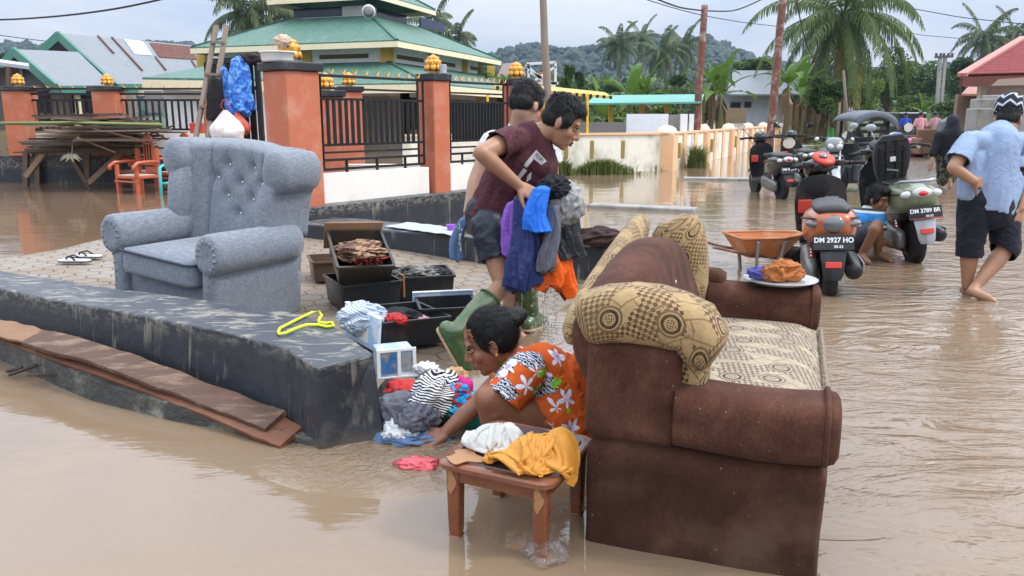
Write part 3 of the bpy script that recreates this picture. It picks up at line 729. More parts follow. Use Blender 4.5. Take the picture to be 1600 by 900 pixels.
for k, (a, b) in enumerate(pz):
 wa = .27 if k == 0 else .19
 a2, b2 = a + dirf * wa, b - dirf * .19
 mb = MB(); mb.hexa(along(a2, b2, .0, .40, .72, .16)); tag(mb.build('fence_base_wall', M_whitewall, bevel=.01), ['white plastered base wall between the gate pillar and the second terracotta pillar', 'white plastered base wall behind the elbow of the maroon shirt'][k], 'wall', 'white fence base walls')
 t = thing('fence_railing', ['black iron railing with gold spear points right of the gate pillar', 'black iron railing left of the two men, backed by the mosque porch'][k], 'railing', (a2.x, a2.y, .72), 0, 'black iron railings on the right')
 L = (b2 - a2).length; zt, zl = PT + .0, .76
 def pt(s_, z, o_=0): return a2 + dirf * s_ + nrm * o_ + V((0, 0, z - a2.z))
 m = MB()
 for z in (zl, zl + .10, zl + .26, zt - .26, zt - .02): m.bar(pt(0, z), pt(L, z), .028, .028)
 m.bar(pt(.09, zl + .18), pt(L - .09, zl + .18), .022); m.bar(pt(.09, zt - .15), pt(L - .09, zt - .15), .022)
 for s_ in (0, .09, L - .09, L): m.bar(pt(s_, zl), pt(s_, zt - .02), .026)
 for s_ in np.linspace(.25 * L, .8 * L, 3): m.bar(pt(s_, .70), pt(s_, zl + .10), .03)
 m.build('rail_frame', M_iron, t)
 m = MB(); nb = 17
 for q in range(1, nb): s_ = .09 + (L - .18) * q / nb; m.bar(pt(s_, zl + .26), pt(s_, zt - .26), .042, .018, up=(dirf.x, dirf.y, 0))
 m.build('bars', M_iron, t)
 for q in range(10):
  s_ = L * (q + .5) / 10; m = MB(); m.tube([pt(s_ - .04, zt + .055), pt(s_ - .012, zt + .006), pt(s_ + .012, zt + .006), pt(s_ + .04, zt + .055)], [.003, .009, .009, .003], 6); m.build('spear_point', M_gold, t)
# inner courtyard pillar seen through the railing, with a gold finial
q = J(512, 200, 11.6); pillar((q.x, q.y), .42, 1.60, .1, R(20), 'terracotta courtyard pillar seen through the first black railing')
q = J(545, 128, 13.2); pillar((q.x, q.y), .36, 1.72, .1, R(20), 'slim terracotta pillar with gold finial deeper in the courtyard', group='terracotta fence pillars')
tag(MB().bb((-2.95, 12.0, .1), (-.6, 12.16, .62)).build('courtyard_wall', M_whitewall), 'low cream courtyard wall seen through the railing', 'wall')
# wrapped finial's basin
w0 = V((P1.x, P1.y, PT + .087))
t = thing('wash_basin', 'white plastic basin upside down on the big terracotta gate pillar', 'basin', w0 + V((-.10, -.06, 0)))
MB().lathe([(0, .001), (.155, .001), (.165, .02), (.17, .085), (.185, .09), (.185, .1), (.16, .1), (.15, .03), (0, .025)], (0, 0, 0), 28).build('bowl', mat('white_plastic', (.72, .72, .72), .35, var=.06), t, smooth=True, world=False)
crumple('wrapping_cloth', w0 + V((-.03, -.12, .20)), (.085, .07, .06), fabric('beige_rag', (.55, .42, .32)), 3, .3, 2.2, 4); tag(bpy.data.objects['wrapping_cloth'], 'beige rag tied around the gold finial above the white basin', 'cloth')
tag(MB().lathe([(0, 0), (.045, 0), (.045, .10), (.04, .105), (0, .105)], (P2.x + .12, P2.y - .05, PT + .067), 14).build('tin_can', mat('grey_tin', (.36, .38, .42), .5)), 'small grey can standing on the cap of the second pillar', 'can')
# left fence behind the plank pile, gate leaf, ladder
YL = 16.2
lp = [J(30, 142, YL), J(169, 142, YL), J(345, 142, YL)]
zb_l = J(30, 243, YL).z
for k, q in enumerate(lp[:2]):
 pillar((q.x, q.y), .46, q.z, zb_l, 0, ['terracotta pillar with gold finial at the far left behind the plank pile', 'terracotta pillar with gold finial rising over the middle of the plank pile'][k], capw=1.25)
mb = MB(); mb.bb((-14, YL - .1, -.2), (-5.2, YL + .25, zb_l - .0)); tag(mb.build('wall_plinth', M_black), 'dark plinth standing in the flood under the plank pile', 'plinth')
for k, (x0, x1) in enumerate(((lp[0].x + .24, lp[1].x - .24), (lp[1].x + .24, lp[2].x))):
 tag(MB().bb((x0, YL - .05, zb_l), (x1, YL + .1, zb_l + .45)).build('fence_base_wall', M_whitewall), ['cream base wall between the two far left pillars', 'cream base wall behind the right half of the plank pile'][k], 'wall', 'cream fence base walls on the left')
 t = thing('fence_railing', ['black railing between the two far left terracotta pillars', 'black railing between the plank pile and the ladder'][k], 'railing', (x0, YL, zb_l + .45), 0, 'black iron railings on the left')
 zt = lp[0].z + .04; m = MB()
 for z in (zb_l + .52, zt - .22, zt - .1, zt): m.bar((x0, YL, z), (x1, YL, z), .04)
 m.build('rail_frame', M_iron, t); m = MB()
 for s_ in np.arange(x0 + .1, x1, .13): m.bar((s_, YL, zb_l + .52), (s_, YL, zt - .22), .036)
 m.build('bars', M_iron, t)
 for s_ in np.arange(x0 + .1, x1, .25): m = MB(); m.tube([(s_ - .05, YL, zt + .07), (s_, YL, zt + .01), (s_ + .05, YL, zt + .07)], [.004, .012, .004], 5); m.build('spear_point', M_gold, t)
tag(MB().bb((-15, YL + .6, 0), (lp[0].x - .1, YL + .7, 1.05)).build('plank_fence', M_bamboo), 'weathered grey plank fence at the left picture edge', 'fence')
# gate leaf
YG = 10.2
g = thing('gate_leaf', 'black iron gate leaf standing open left of the gate pillar, hung with tarp and bags', 'gate', J(360, 240, YG) * 1.0)
A, B = J(323, 98, YG + .35), J(402, 104, YG - .25); zb = .35
m = MB()
def gp(s_, z): p = A.lerp(B, s_); return V((p.x, p.y, z))
for z in (zb, .62, A.z - .34, A.z): m.bar(gp(0, z), gp(1, z), .05)
for s_ in (0, 1): m.bar(gp(s_, zb), gp(s_, A.z), .06)
m.build('gate_frame', M_iron, g); m = MB()
for s_ in np.linspace(.14, .86, 6): m.bar(gp(s_, zb), gp(s_, A.z), .075, .03)
m.build('bars', M_iron, g)
tag(MB().box((gp(0, 0).x - .05, gp(0, 0).y + .12, .85), (.14, .14, 1.4)).build('gate_post', M_red, bevel=.01), 'narrow red gate post behind the ladder foot', 'post')
# ladder
ld = thing('wooden_ladder', 'rough wooden ladder leaning on the open black gate', 'ladder', J(325, 240, YG - .3))
l0, l1 = J(303, 232, YG - .5), J(338, 40, YG + .1); r0, r1 = J(322, 236, YG - .55), J(354, 40, YG + .05)
m = MB(); m.bar(l0, l1, .055, .035); m.build('rail', M_polewood, ld); m = MB(); m.bar(r0, r1, .055, .035); m.build('rail', M_polewood, ld)
for t_ in (.08, .34, .6, .86):
 m = MB(); m.bar(l0.lerp(l1, t_) + V((-.02, -.03, 0)), r0.lerp(r1, t_) + V((.03, -.03, 0)), .045, .03); m.build('rung', M_polewood, ld)
tarp = NT('blue_tarp'); tn = tarp.noise(tarp.tc(), 9, 5, .6, 1.5); tarp.p(col=tarp.ramp(tn, [(.38, (.01, .05, .30)), (.5, (.015, .16, .62)), (.62, (.20, .45, .85))]), rough=.35); tarp.bump(tarp.noise(tarp.tc(), 14, 5, .6, .8), .8, .02)
p = J(371, 88, YG - .35)
o = hang('tarp', p, p.z - J(371, 180, YG - .3).z, .16, .30, .12, .18, tarp.m, 4, 5, .35, rag=.25); tag(o, 'bright blue patterned tarp hanging over the gate', 'tarp')
p = J(351, 104, YG - .25)
o = hang('tarp', p, .48, .08, .1, .05, .08, tarp.m, 9, 4, .3, rag=.3); tag(o, 'narrow strip of blue tarp hanging inside the gate bars', 'tarp')
p = J(392, 92, YG - .3); tag(crumple('bundled_cloth', p, (.15, .1, .07), fabric('dark_plum_cloth', (.03, .02, .025)), 5, .3, 2.4, 4), 'dark plum bundle lying on top of the gate', 'cloth')
p = J(330, 172, YG - .45); tag(hang('hung_cloth', J(334, 120, YG - .4), .5, .07, .2, .05, .1, fabric('black_cloth', (.012, .011, .013)), 12, 4, .3), 'black jacket hanging from the ladder beside the gate', 'jacket')
# plastic bags
def bag(u, v, d, w, h, m, label, seed, filled):
 p = J(u, v, d); t = thing('plastic_bag', label, 'bag', p)
 def fn(c): return c
 secs = []
 for i in range(22):
  k = i / 21; r_ = .02 + w * .5 * math.sin(min(1, k * 1.02) ** 1.2 * PI * .80) ** .8 if k < .97 else w * .25
  q = []
  for j in range(36):
   a = 2 * PI * j / 36; f_ = 1 + .10 * math.sin(7 * a + seed) * (1 - k) + .18 * mn.noise(V((math.cos(a) * 1.5, math.sin(a) * 1.5, k * 3 + seed)))
   q.append(p + V((r_ * f_ * math.cos(a), r_ * .75 * f_ * math.sin(a), -h * k)))
  secs.append(q)
 MB().loft(secs).build('sack', m, t, smooth=True)
 m2 = MB()
 for s_ in (-1, 1): m2.tube([p + V((s_ * .012, 0, -.01)), p + V((s_ * .05, 0, .05)), p + V((s_ * .02, 0, .11)), p + V((0, 0, .12))], .007, 6)
 m2.build('handle', mat('red_plastic', (.45, .05, .03), .4), t, smooth=True)
wp = NT('white_plastic_bag'); z = wp.sep(wp.tc('Object'))[2]; wp.p(col=wp.mix(wp.math('MULTIPLY', wp.mrange(wp.noise(wp.tc(), 7, 3), .52, .6), .5), (.70, .68, .66), (.62, .22, .16)), rough=.3); wp.bump(wp.noise(wp.tc(), 16, 5, .6, .9), .7, .02)
bag(352, 172, YG - .55, .36, .42, wp.m, 'white plastic carrier bag hanging on the gate', 1, True)
bag(371, 176, YG - .42, .24, .28, mat('red_bag_plastic', (.42, .06, .035), .3, bump=.6, bs=20, bd=.02), 'red plastic bag hanging right beside the white one', 5, True)
# mosque
def frame_xy(origin, ang):
 c_, s_ = math.cos(ang), math.sin(ang)
 return lambda x, y, z: V((origin[0] + x * c_ - y * s_, origin[1] + x * s_ + y * c_, z))
DM = 33.0
Cn = J(620, 62, DM); zE2 = Cn.z
dr = (J(782, 95, 1) * 1.0);
# right face runs away along dR, left face along dL
dR = V((.335, .942, 0)); dL = V((-.942, .335, 0))
def solve_len(d, px):                       # length so that corner + d*L projects on pixel column px
 lo, hi = 0, 60
 f_ = lambda L: 800 + F * (Cn.x + d.x * L) / (Cn.y + d.y * L)
 for _ in range(50):
  m_ = (lo + hi) / 2
  if (f_(m_) < px) == (d.x > 0): lo = m_
  else: hi = m_
 return lo
LR, LL = solve_len(dR, 783), solve_len(dL, 318)
def MP(a, b, z): p = V((Cn.x, Cn.y, 0)) + dR * a + dL * b; return V((p.x, p.y, z))
mos = thing('mosque', 'white mosque with three tiers of green roof, cream fascias and louvred windows', 'mosque', MP(LR / 2, LL / 2, 0))
def hip(name, o0, zt, o1, z1, fas, par=mos):
 """roof slab from outer rectangle o0=(a0,a1,b0,b1) at zt to inner one o1 at z1, with fascia below the eave"""
 A0 = [MP(o0[0], o0[2], zt), MP(o0[1], o0[2], zt), MP(o0[1], o0[3], zt), MP(o0[0], o0[3], zt)]
 A1 = [MP(o1[0], o1[2], z1), MP(o1[1], o1[2], z1), MP(o1[1], o1[3], z1), MP(o1[0], o1[3], z1)]
 t = MB(); t.add([tuple(p) for p in A0 + A1] + [tuple(p - V((0, 0, .06))) for p in A0] + [tuple(p - V((0, 0, .12))) for p in A1], [(k, (k + 1) % 4, 4 + (k + 1) % 4, 4 + k) for k in range(4)] + [(8 + k, 12 + k, 12 + (k + 1) % 4, 8 + (k + 1) % 4) for k in range(4)] + [(k, 8 + k, 8 + (k + 1) % 4, (k + 1) % 4) for k in range(4)] + [(4, 5, 6, 7)])
 ro = t.build('roof', M_roofgreen, par)
 for k in range(4): rd = MB(); rd.bar(A0[k] + V((0, 0, .02)), A1[k] + V((0, 0, .02)), .16, .05); rd.build('ridge_cap', mat('dark_green_ridge', (.03, .10, .07), .5), ro)
 f_ = MB()
 for k in range(4):
  p, q = A0[k] - V((0, 0, .06 + fas / 2)), A0[(k + 1) % 4] - V((0, 0, .06 + fas / 2)); f_.bar(p, q, .07, fas, up=(0, 0, 1))
 f_.build('fascia', M_creamfascia, ro)
 return ro
def body(ins, zb, zt, m=M_wallwhite):
 a0, a1, b0, b1 = ins; t = MB(); t.hexa([MP(a0, b0, zb), MP(a1, b0, zb), MP(a1, b1, zb), MP(a0, b1, zb), MP(a0, b0, zt), MP(a1, b0, zt), MP(a1, b1, zt), MP(a0, b1, zt)]); return t.build('wall', m, mos)
def face_pt(face, ins, s_, z, off):           # face 'L': left face (b runs), 'R': right face (a runs)
 a0, a1, b0, b1 = ins
 return MP(a0 - off, b0 + s_, z) if face == 'L' else MP(a0 + s_, b0 - off, z)
def window(face, ins, s0, s1, z0, z1, n, m, wallobj, bars=True):
 t = MB(); p = [face_pt(face, ins, s_, z, .02) for s_, z in ((s0, z0), (s1, z0), (s1, z1), (s0, z1))]
 q = [face_pt(face, ins, s_, z, -.05) for s_, z in ((s0, z0), (s1, z0), (s1, z1), (s0, z1))]
 t.hexa(p + q); w = t.build('window', m, wallobj)
 fr = MB()
 for k in range(n + 1): s_ = s0 + (s1 - s0) * k / n; fr.bar(face_pt(face, ins, s_, z0, .05), face_pt(face, ins, s_, z1, .05), .09, .06)
 for z in (z0, z1): fr.bar(face_pt(face, ins, s0, z, .052), face_pt(face, ins, s1, z, .052), .08, .06)
 if bars:
  for z in np.linspace(z0, z1, 7)[1:-1]: fr.bar(face_pt(face, ins, s0, z, .04), face_pt(face, ins, s1, z, .04), .03, .03)
 return w
zOf = lambda u, v, d: J(u, v, d).z
# tier 2 (middle) roof
e3 = 2.9                                     # inset of the lantern
zW2 = J(620, 97, DM + 1.6).z                 # where the lowest roof meets the wall
rise2 = J(575, 25, DM + 4.2).z
hip('roof', (0, LR, 0, LL), zE2, (e3 + .3, LR - e3 - 1, e3, LL - e3), rise2, .22)
wi = (.95, LR - 1.0, .95, LL - .95)
wall2 = body(wi, zW2 - 1.4, zE2 - .1)
zw0, zw1 = zW2 + .16, zE2 - .42
for s0, s1, n in ((.9, 3.3, 4), (4.6, 6.0, 2), (7.2, 9.2, 3)): window('L', wi, s0, s1, zw0, zw1, n, M_louvre, wall2)
for s0, s1, n in ((.8, 3.4, 4), (5.0, 7.0, 2), (9.0, 11.2, 3), (12.6, 14.6, 3)): window('R', wi, s0, s1, zw0, zw1, n, M_louvre, wall2)
for f_, ss in (('L', (0.06, 3.9, 6.6, 9.5)), ('R', (.06, 4.2, 8.0, 11.9))):
 for s_ in ss:
  t = MB(); t.bar(face_pt(f_, wi, s_, zW2 - 1.2, .05), face_pt(f_, wi, s_, zE2 - .2, .05), .42, .16); t.build('pilaster', M_yellow, mos)
# tier 3 lantern
e4 = 1.1
wi3 = (e3 + .8, LR - e3 - 1.5, e3 + .5, LL - e3 - .5)
zE3 = J(590, 0, DM + 3).z
wall3 = body(wi3, rise2 - .9, zE3)
hip('roof', (wi3[0] - e4, wi3[1] + e4, wi3[2] - e4, wi3[3] + e4), zE3 + .34, (wi3[0] + 2.2, wi3[1] - 2.2, wi3[2] + 2.0, wi3[3] - 2.0), zE3 + 2.2, .2)
for s0, s1 in ((1.1, 2.7), (2.0, 5.0)):
 pass
window('L', wi3, 1.3, 3.9, rise2 + .10, rise2 + .52, 4, M_glassblue, wall3, False); window('R', wi3, .9, 3.9, rise2 + .10, rise2 + .52, 4, M_glassblue, wall3, False); window('R', wi3, 5.5, 8.5, rise2 + .15, rise2 + .62, 4, M_glassblue, wall3, False)
sp = J(576, 18, DM + 3.0); t = MB(); t.lathe([(.30, 0), (.27, .02), (.12, .12), (.06, .22), (.06, .3), (0, .3)], (0, 0, 0), 18, 'Y'); spk = t.mesh('loudspeaker', mat('white_horn', (.7, .7, .7), .4), True); spk.transform(Matrix.Translation(sp)); spo = link_mesh('loudspeaker', spk); t = MB(); t.lathe([(.24, -.004), (.08, -.012), (0, -.016)], sp, 18, 'Y'); t.build('throat', mat('grey_throat', (.2, .2, .21), .6), spo, smooth=True); tag(spo, 'white horn loudspeaker under the top roof of the mosque', 'loudspeaker')
# tier 1 (lowest) roof
o1 = 2.6
zE1 = J(800, 132, DM + LR * .9).z
zE1 = zW2 - 1.05
hip('roof', (-o1, LR + 2.2, -o1, LL + 1.2), zE1, (wi[0] - .01, wi[1], wi[2] - .01, wi[3]), zW2, .30)
w1 = (-.6, LR, -.6, LL)
for f_, ss in (('L', (0, 4.2, 8.4)), ('R', (0, 4, 8, 12))):
 for s_ in ss:
  t = MB(); t.bar(face_pt(f_, w1, s_, 0, 0), face_pt(f_, w1, s_, zE1 - .2, 0), .34, .34); t.build('porch_column', M_yellow, mos)
w1b = (1.0, LR - 1, 1.0, LL - 1); wallb = body(w1b, 0, zE1, mat('porch_tan_wall', (.42, .36, .27), .8, var=.2));  # plain tan wall below the lowest roof, tone varied by noise
window('L', w1b, 2, 4, .8, 2.2, 3, M_winblk, wallb, False); window('R', w1b, 2, 4, .8, 2.2, 3, M_winblk, wallb, False); window('R', w1b, 7, 9, .8, 2.2, 3, M_winblk, wallb, False)
# low green porch roof on the far left of the mosque
pL = J(222, 121, 30.5); pR = J(330, 124, 29.5)
t = thing('porch', 'low green roofed porch with cream edge in front of the zinc roofed house', 'porch', (pL.x + 1.3, pL.y + 1.5, 0))
q0, q1, q2, q3 = pL, pR + V((2.2, 0, 0)), J(330, 102, 33) + V((2.2, 0, 0)), J(322, 103, 33)
m = MB(); m.add([q0, q1, q2, q3] + [p - V((0, 0, .08)) for p in (q0, q1, q2, q3)], [(0, 1, 2, 3), (7, 6, 5, 4), (0, 4, 5, 1), (1, 5, 6, 2), (2, 6, 7, 3), (3, 7, 4, 0)]); m.build('roof', M_roofgreen, t)
m = MB(); m.bar(q0 - V((0, .02, .26)), q1 - V((0, .02, .26)), .07, .36); m.build('fascia', M_creamfascia, t)
m = MB(); m.bb((J(257, 170, 31).x, 31, 0), (pR.x + 2, 31.2, q0.z - .3)); m.build('wall', M_wallwhite, t)
# zinc roofed house on the left
hs = thing('house', 'long house under blue grey zinc roofs with green gable boards and rusty patches', 'house', J(150, 200, 42) * 1.0)
def sheet_roof(par, name, e0, e1, r1, r0, m, th=.08):
 t = MB(); n_ = (V(e1) - V(e0)).cross(V(r0) - V(e0)).normalized() * th
 t.hexa([V(p) - n_ for p in (e0, e1, r1, r0)] + [V(p) for p in (e0, e1, r1, r0)]); return t.build(name, m, par)
DH = 38
def on_plane(u, v, a, b, c):
 n_ = (b - a).cross(c - a); d = V(ray(u, v)); o_ = V((0, 0, CAMZ)); return o_ + d * ((a - o_).dot(n_) / d.dot(n_))
# big roof: ridge from (97,52) to (325,75); eave from (175,130) to (330,125)
rA, rB = J(97, 52, DH), J(332, 74, DH + 12); eA = J(183, 131, DH - 5); eB = on_plane(372, 133, eA, rA, rB)
roof = sheet_roof(hs, 'roof', eA, eB, rB, rA, M_zinc)
bA = rA + V((-4.4, 2.6, 0)); bA.z = eA.z + .3; bB = rB + V((-3.5, 3, 0)); bB.z = eA.z
sheet_roof(hs, 'roof', bB, bA, rA, rB, M_zinc)
def on_roof(s_, t_, off=.03):
 p = (rA * (1 - s_) + rB * s_) * (1 - t_) + (eA * (1 - s_) + eB * s_) * t_
 n_ = (eB - eA).cross(rA - eA).normalized(); return p + n_ * (off if n_.z > 0 else -off)
def patch(s0, s1, t0, t1, m, name='roof_sheet', sk=0.0):
 a = [on_roof(s0 + sk, t1), on_roof(s1 + sk, t1), on_roof(s1, t0), on_roof(s0, t0)]
 t = MB(); t.hexa([p - V((0, 0, .02)) for p in a] + [p + V((0, 0, .01)) for p in a]); t.build(name, m, roof)
patch(.50, .80, .05, .42, M_rustroof, 'rusty_roof_sheet', -.02); patch(.85, .93, .05, .42, M_rustroof, 'rusty_roof_sheet', -.02)
patch(.34, .46, .03, .38, M_zincpale, 'pale_roof_sheet', -.02)
for s_, t0, t1 in ((.27, 0, .75), (.19, 0, .4), (.45, .42, .72), (.72, .45, .65)):
 t = MB(); t.bar(on_roof(s_, t0, .05), on_roof(s_ - .01, t1, .05), .07, .05); t.build('roof_seam', M_rustroof, roof)
m = MB(); m.bar(rA + V((-.1, -.15, -.12)), eA + V((-.1, -.15, -.12)), .1, .42); m.bar(rA + V((-.1, -.15, -.12)), bA + V((-.1, -.15, -.12)), .1, .42); m.bar(eA - V((0, 0, .2)), eB - V((0, 0, .2)), .1, .4); m.build('gable_board', M_greenfascia, hs)
m = MB(); m.prism([rA + V((.35, .5, -.3)), bA + V((.4, .4, -.2)), eA + V((0, .5, -.2))], (.1, .2, 0)); m.build('gable', mat('dark_gable', (.03, .032, .034), .8), hs)
# small roof in front
DS = 31
sA, sB = J(27, 77, DS), J(122, 81, DS + 4); fA = J(93, 134, DS - 3.2); fB = on_plane(176, 133, fA, sA, sB)
roof2 = sheet_roof(hs, 'roof', fA, fB, sB, sA, M_zinc)
gA = sA + V((-2.6, 1.5, 0)); gA.z = fA.z; gB = sB + V((-2.6, 1.5, 0)); gB.z = fA.z
sheet_roof(hs, 'roof', gB, gA, sA, sB, M_zinc)
m = MB(); m.bar(sA + V((-.05, -.12, -.1)), fA + V((-.05, -.12, -.1)), .1, .34); m.bar(sA + V((-.05, -.12, -.1)), gA + V((-.05, -.12, -.1)), .1, .34); m.bar(fA - V((0, 0, .16)), fB - V((0, 0, .16)), .1, .3); m.build('gable_board', M_greenfascia, hs)
m = MB(); m.prism([sA + V((.3, .5, -.3)), gA + V((.3, .4, -.1)), fA + V((0, .5, -.1))], (.1, .2, 0)); m.build('gable', mat('dark_gable', (.03, .032, .034), .8), hs)
m = MB(); m.bb((J(0, 0, 29).x - 4, 29.3, 0), (J(260, 0, 33).x, 29.6, fA.z - .2)); m.build('wall', mat('brown_house_wall', (.24, .20, .17), .85, var=.25), hs)
for u0, u1, m_ in ((112, 152, M_winblk), (226, 256, mat('grey_shutter', (.19, .18, .17), .7)), (60, 80, M_winblk)):
 a, b = J(u0, 142, 29.25), J(u1, 176, 29.25); m = MB(); m.bb((a.x, 29.2, b.z), (b.x, 29.28, a.z)); m.build('window', m_, hs)
m = MB(); m.bb((J(97, 0, 29).x, 29.05, 0), (J(104, 0, 29).x, 29.25, fA.z)); m.build('column', M_creamfascia, hs)
# shed roof at the left edge
t = thing('open_shed', 'open shed with a dark tin lean-to roof at the left edge', 'shed', J(10, 150, 25))
a = [J(-60, 90, 26), J(45, 103, 24), J(45, 99, 27), J(-60, 84, 29)]
m = MB(); m.hexa([p - V((0, 0, .1)) for p in a] + a); m.build('roof', mat('grey_tin', (.30, .31, .33), .6), t)
m = MB(); m.bb((J(-60, 0, 27).x, 27, 0), (J(16, 0, 27).x, 27.15, J(0, 106, 27).z)); m.build('wall', mat('dim_shed_wall', (.10, .095, .09), .9), t)
m = MB(); m.bar(J(14, 104, 24.6), J(14, 230, 24.6), .12); m.build('post', M_oldwood[1], t)
# middle distance
# unfinished house with white trusses
t = thing('unfinished_house', 'small house with brown tile roof and white steel gable frame behind the wooden pole', 'house', J(815, 140, 46))
a = [J(775, 122, 44), J(822, 118, 44), J(812, 97, 48), J(786, 99, 48)]
m = MB(); m.hexa([p - V((0, 0, .1)) for p in a] + a); m.build('roof', mat('brown_roof_tiles', (.16, .11, .10), .6), t)
m = MB()
for a_, b_ in (((823, 102), (800, 128)), ((823, 102), (850, 128)), ((823, 100), (868, 97)), ((868, 97), (868, 132)), ((826, 100), (826, 132)), ((826, 112), (868, 132)), ((868, 104), (826, 132)), ((800, 130), (872, 130)), ((850, 97), (850, 132))): m.bar(J(*a_, 43), J(*b_, 43), .13)
m.build('gable_frame', mat('white_steel', (.7, .7, .7), .5), t)
m = MB(); m.bb((J(841, 0, 43.4).x, 43.4, 0), (J(862, 0, 43.4).x, 43.5, J(850, 112, 43.4).z)); m.build('orange_panel', mat('orange_paint', (.62, .22, .07), .6), t)
m = MB(); m.bb((J(786, 0, 44.5).x, 44.5, 0), (J(870, 0, 44.5).x, 46, J(800, 131, 44.5).z)); m.build('wall', M_wallwhite, t)
# teal canopy and yellow frame
t = thing('walkway_canopy', 'long teal tin canopy on ochre posts behind the cream wall', 'canopy', J(1000, 200, 25))
a = [J(916, 161, 24), J(1096, 159, 24), J(1100, 147, 26.5), J(930, 149, 26.5)]
m = MB(); m.hexa([p - V((0, 0, .05)) for p in a] + a); m.build('roof', sheet('teal_roof_sheet', (.10, .33, .27), 3, .5, .05), t)
for u in (954, 1002, 1042, 1093): m = MB(); m.bar(J(u, 160, 25), J(u, 215, 25), .13); m.build('post', M_yellow, t)
t = thing('parking_shelter', 'flat yellow edged shelter roof behind the two men', 'shelter', J(880, 180, 19))
a = [J(770, 134, 18), J(954, 150, 21), J(945, 144, 23), J(800, 129, 20)]
m = MB(); m.hexa([p - V((0, 0, .07)) for p in a] + a); m.build('roof', mat('yellow_steel', (.55, .37, .06), .55), t)
for u, d in ((918, 19.5), (851, 18.2), (762, 18)): m = MB(); m.bar(J(u, 146, d), J(u, 210, d), .055); m.build('post', mat('yellow_post', (.70, .45, .05), .5), t)
m = MB()
for k in range(16): p = J(775, 133, 18).lerp(J(952, 148.5, 21), k / 15); m.bb((p.x, p.y - .05, p.z - .10), (p.x + .07, p.y - .02, p.z - .02))
m.build('edge_pattern', M_winblk, t)
tag(MB().bb((J(880, 0, 23).x, 23, 0), (J(985, 0, 23).x, 23.2, J(950, 191, 23).z)).build('block_wall', M_greywall), 'grey block wall under the teal canopy', 'wall')
t = thing('tiled_booth', 'white tiled washing booth in front of the teal canopy', 'booth', J(1030, 200, 22.6))
m = MB(); m.bb((J(985, 0, 22.5).x, 22.5, 0), (J(1052, 0, 22.5).x, 22.62, J(1000, 178, 22.5).z)); m.build('tiled_wall', M_tile, t)
m = MB(); m.bb((J(1052, 0, 22.7).x, 22.7, 0), (J(1072, 0, 22.7).x, 22.8, J(1000, 179, 22.7).z)); m.build('side_wall', M_greywall, t)
m = MB(); m.bb((J(1072, 0, 22.5).x, 22.5, 0), (J(1083, 0, 22.5).x, 22.62, J(1000, 178, 22.5).z)); m.bb((J(1087, 0, 22.5).x, 22.55, 0), (J(1094, 0, 22.5).x, 22.65, J(1000, 178, 22.5).z)); m.build('tiled_wall', M_tile, t)
# peach roadside wall with domed pillars
W0 = at(868, 271, 0); W1 = at(1040, 266, 0); W2 = at(1249, 217, 0)
wt = 1.3 - (205 - HY) / F * W1.y + .02
t = thing('roadside_wall', 'long peach and cream boundary wall with domed pillars standing in flood water', 'wall', (W1.x, W1.y, -.3))
dA, dB = (W0 - W1).normalized(), (W2 - W1).normalized()
def strip(p, q, lo, hi, th, name, m_, off=0):
 d = (q - p).normalized(); n_ = V((d.y, -d.x, 0)); m = MB(); c = p + n_ * off; e_ = q + n_ * off; hx = n_ * th / 2
 m.hexa([(v_.x, v_.y, lo) for v_ in (c - hx, c + hx, e_ + hx, e_ - hx)] + [(v_.x, v_.y, hi) for v_ in (c - hx, c + hx, e_ + hx, e_ - hx)]); return m.build(name, m_, t)
WZ = J(1030, 210, W1.y).z
Wl = W1 + dA * (W1 - W0).length * 2.2
strip(W1, Wl, -.3, WZ, .16, 'wall_panel', M_cream); strip(W1, Wl, WZ, WZ + .05, .24, 'coping', M_peach)
strip(W1, W2, -.3, WZ, .16, 'wall_panel', M_cream); strip(W1, W2, WZ, WZ + .05, .24, 'coping', M_peach)
Ltot = (W2 - W1).length; npil = 9
def wpillar(p, w, dome=True, h=0.0):
 m = MB(); rz = math.atan2(dB.y, dB.x); m.box((p.x, p.y, (WZ + h - .3) / 2), (w, w, WZ + h + .3), (0, 0, rz)); o_ = m.build('pillar', M_peach, t, bevel=.01)
 if dome:
  m = MB(); m.lathe([(w * .56, 0), (w * .58, .05), (w * .53, .09), (w * .44, .16), (w * .25, .21), (0, .23)], (p.x, p.y, WZ + h + .0), 12, 'Z'); m.build('dome', M_fin, o_, smooth=True)
wpillar(W1, .48); wpillar(W0 + dA * .2, .30, False)
for k in range(1, npil):
 p = W1 + dB * Ltot * k / (npil - 1); wpillar(p, .42)
for k in range(npil - 1):
 for f_ in (.36, .68):
  p = W1 + dB * Ltot * (k + f_) / (npil - 1) ; m = MB(); m.box((p.x, p.y, WZ / 2 - .15), (.34, .24, WZ + .3), (0, 0, math.atan2(dB.y, dB.x))); m.build('rib', M_peach, t)
M_slot = mat('ochre_slot', (.33, .24, .08), .8, var=.3)
for u in (884, 924, 972): m = MB(); p = J(u, 233, W1.y - (W1.y - W0.y) * (1040 - u) / 172); m.box((p.x, p.y - .10, p.z), (.10, .06, .42)); m.build('slot', M_slot, t)
for k in range(6):
 p = W1 + dB * Ltot * (k + .2) / (npil - 1); m = MB(); m.box((p.x + .1, p.y - .06, WZ * .52), (.13, .1, .4), (0, 0, math.atan2(dB.y, dB.x))); m.build('slot', M_slot, t)
tag(MB().bb((J(1095, 0, 40).x, 40, 0), (J(1180, 0, 40).x, 40.2, J(1100, 193, 40).z)).build('garden_wall', M_cream), 'low stained wall behind the domed pillars', 'wall')
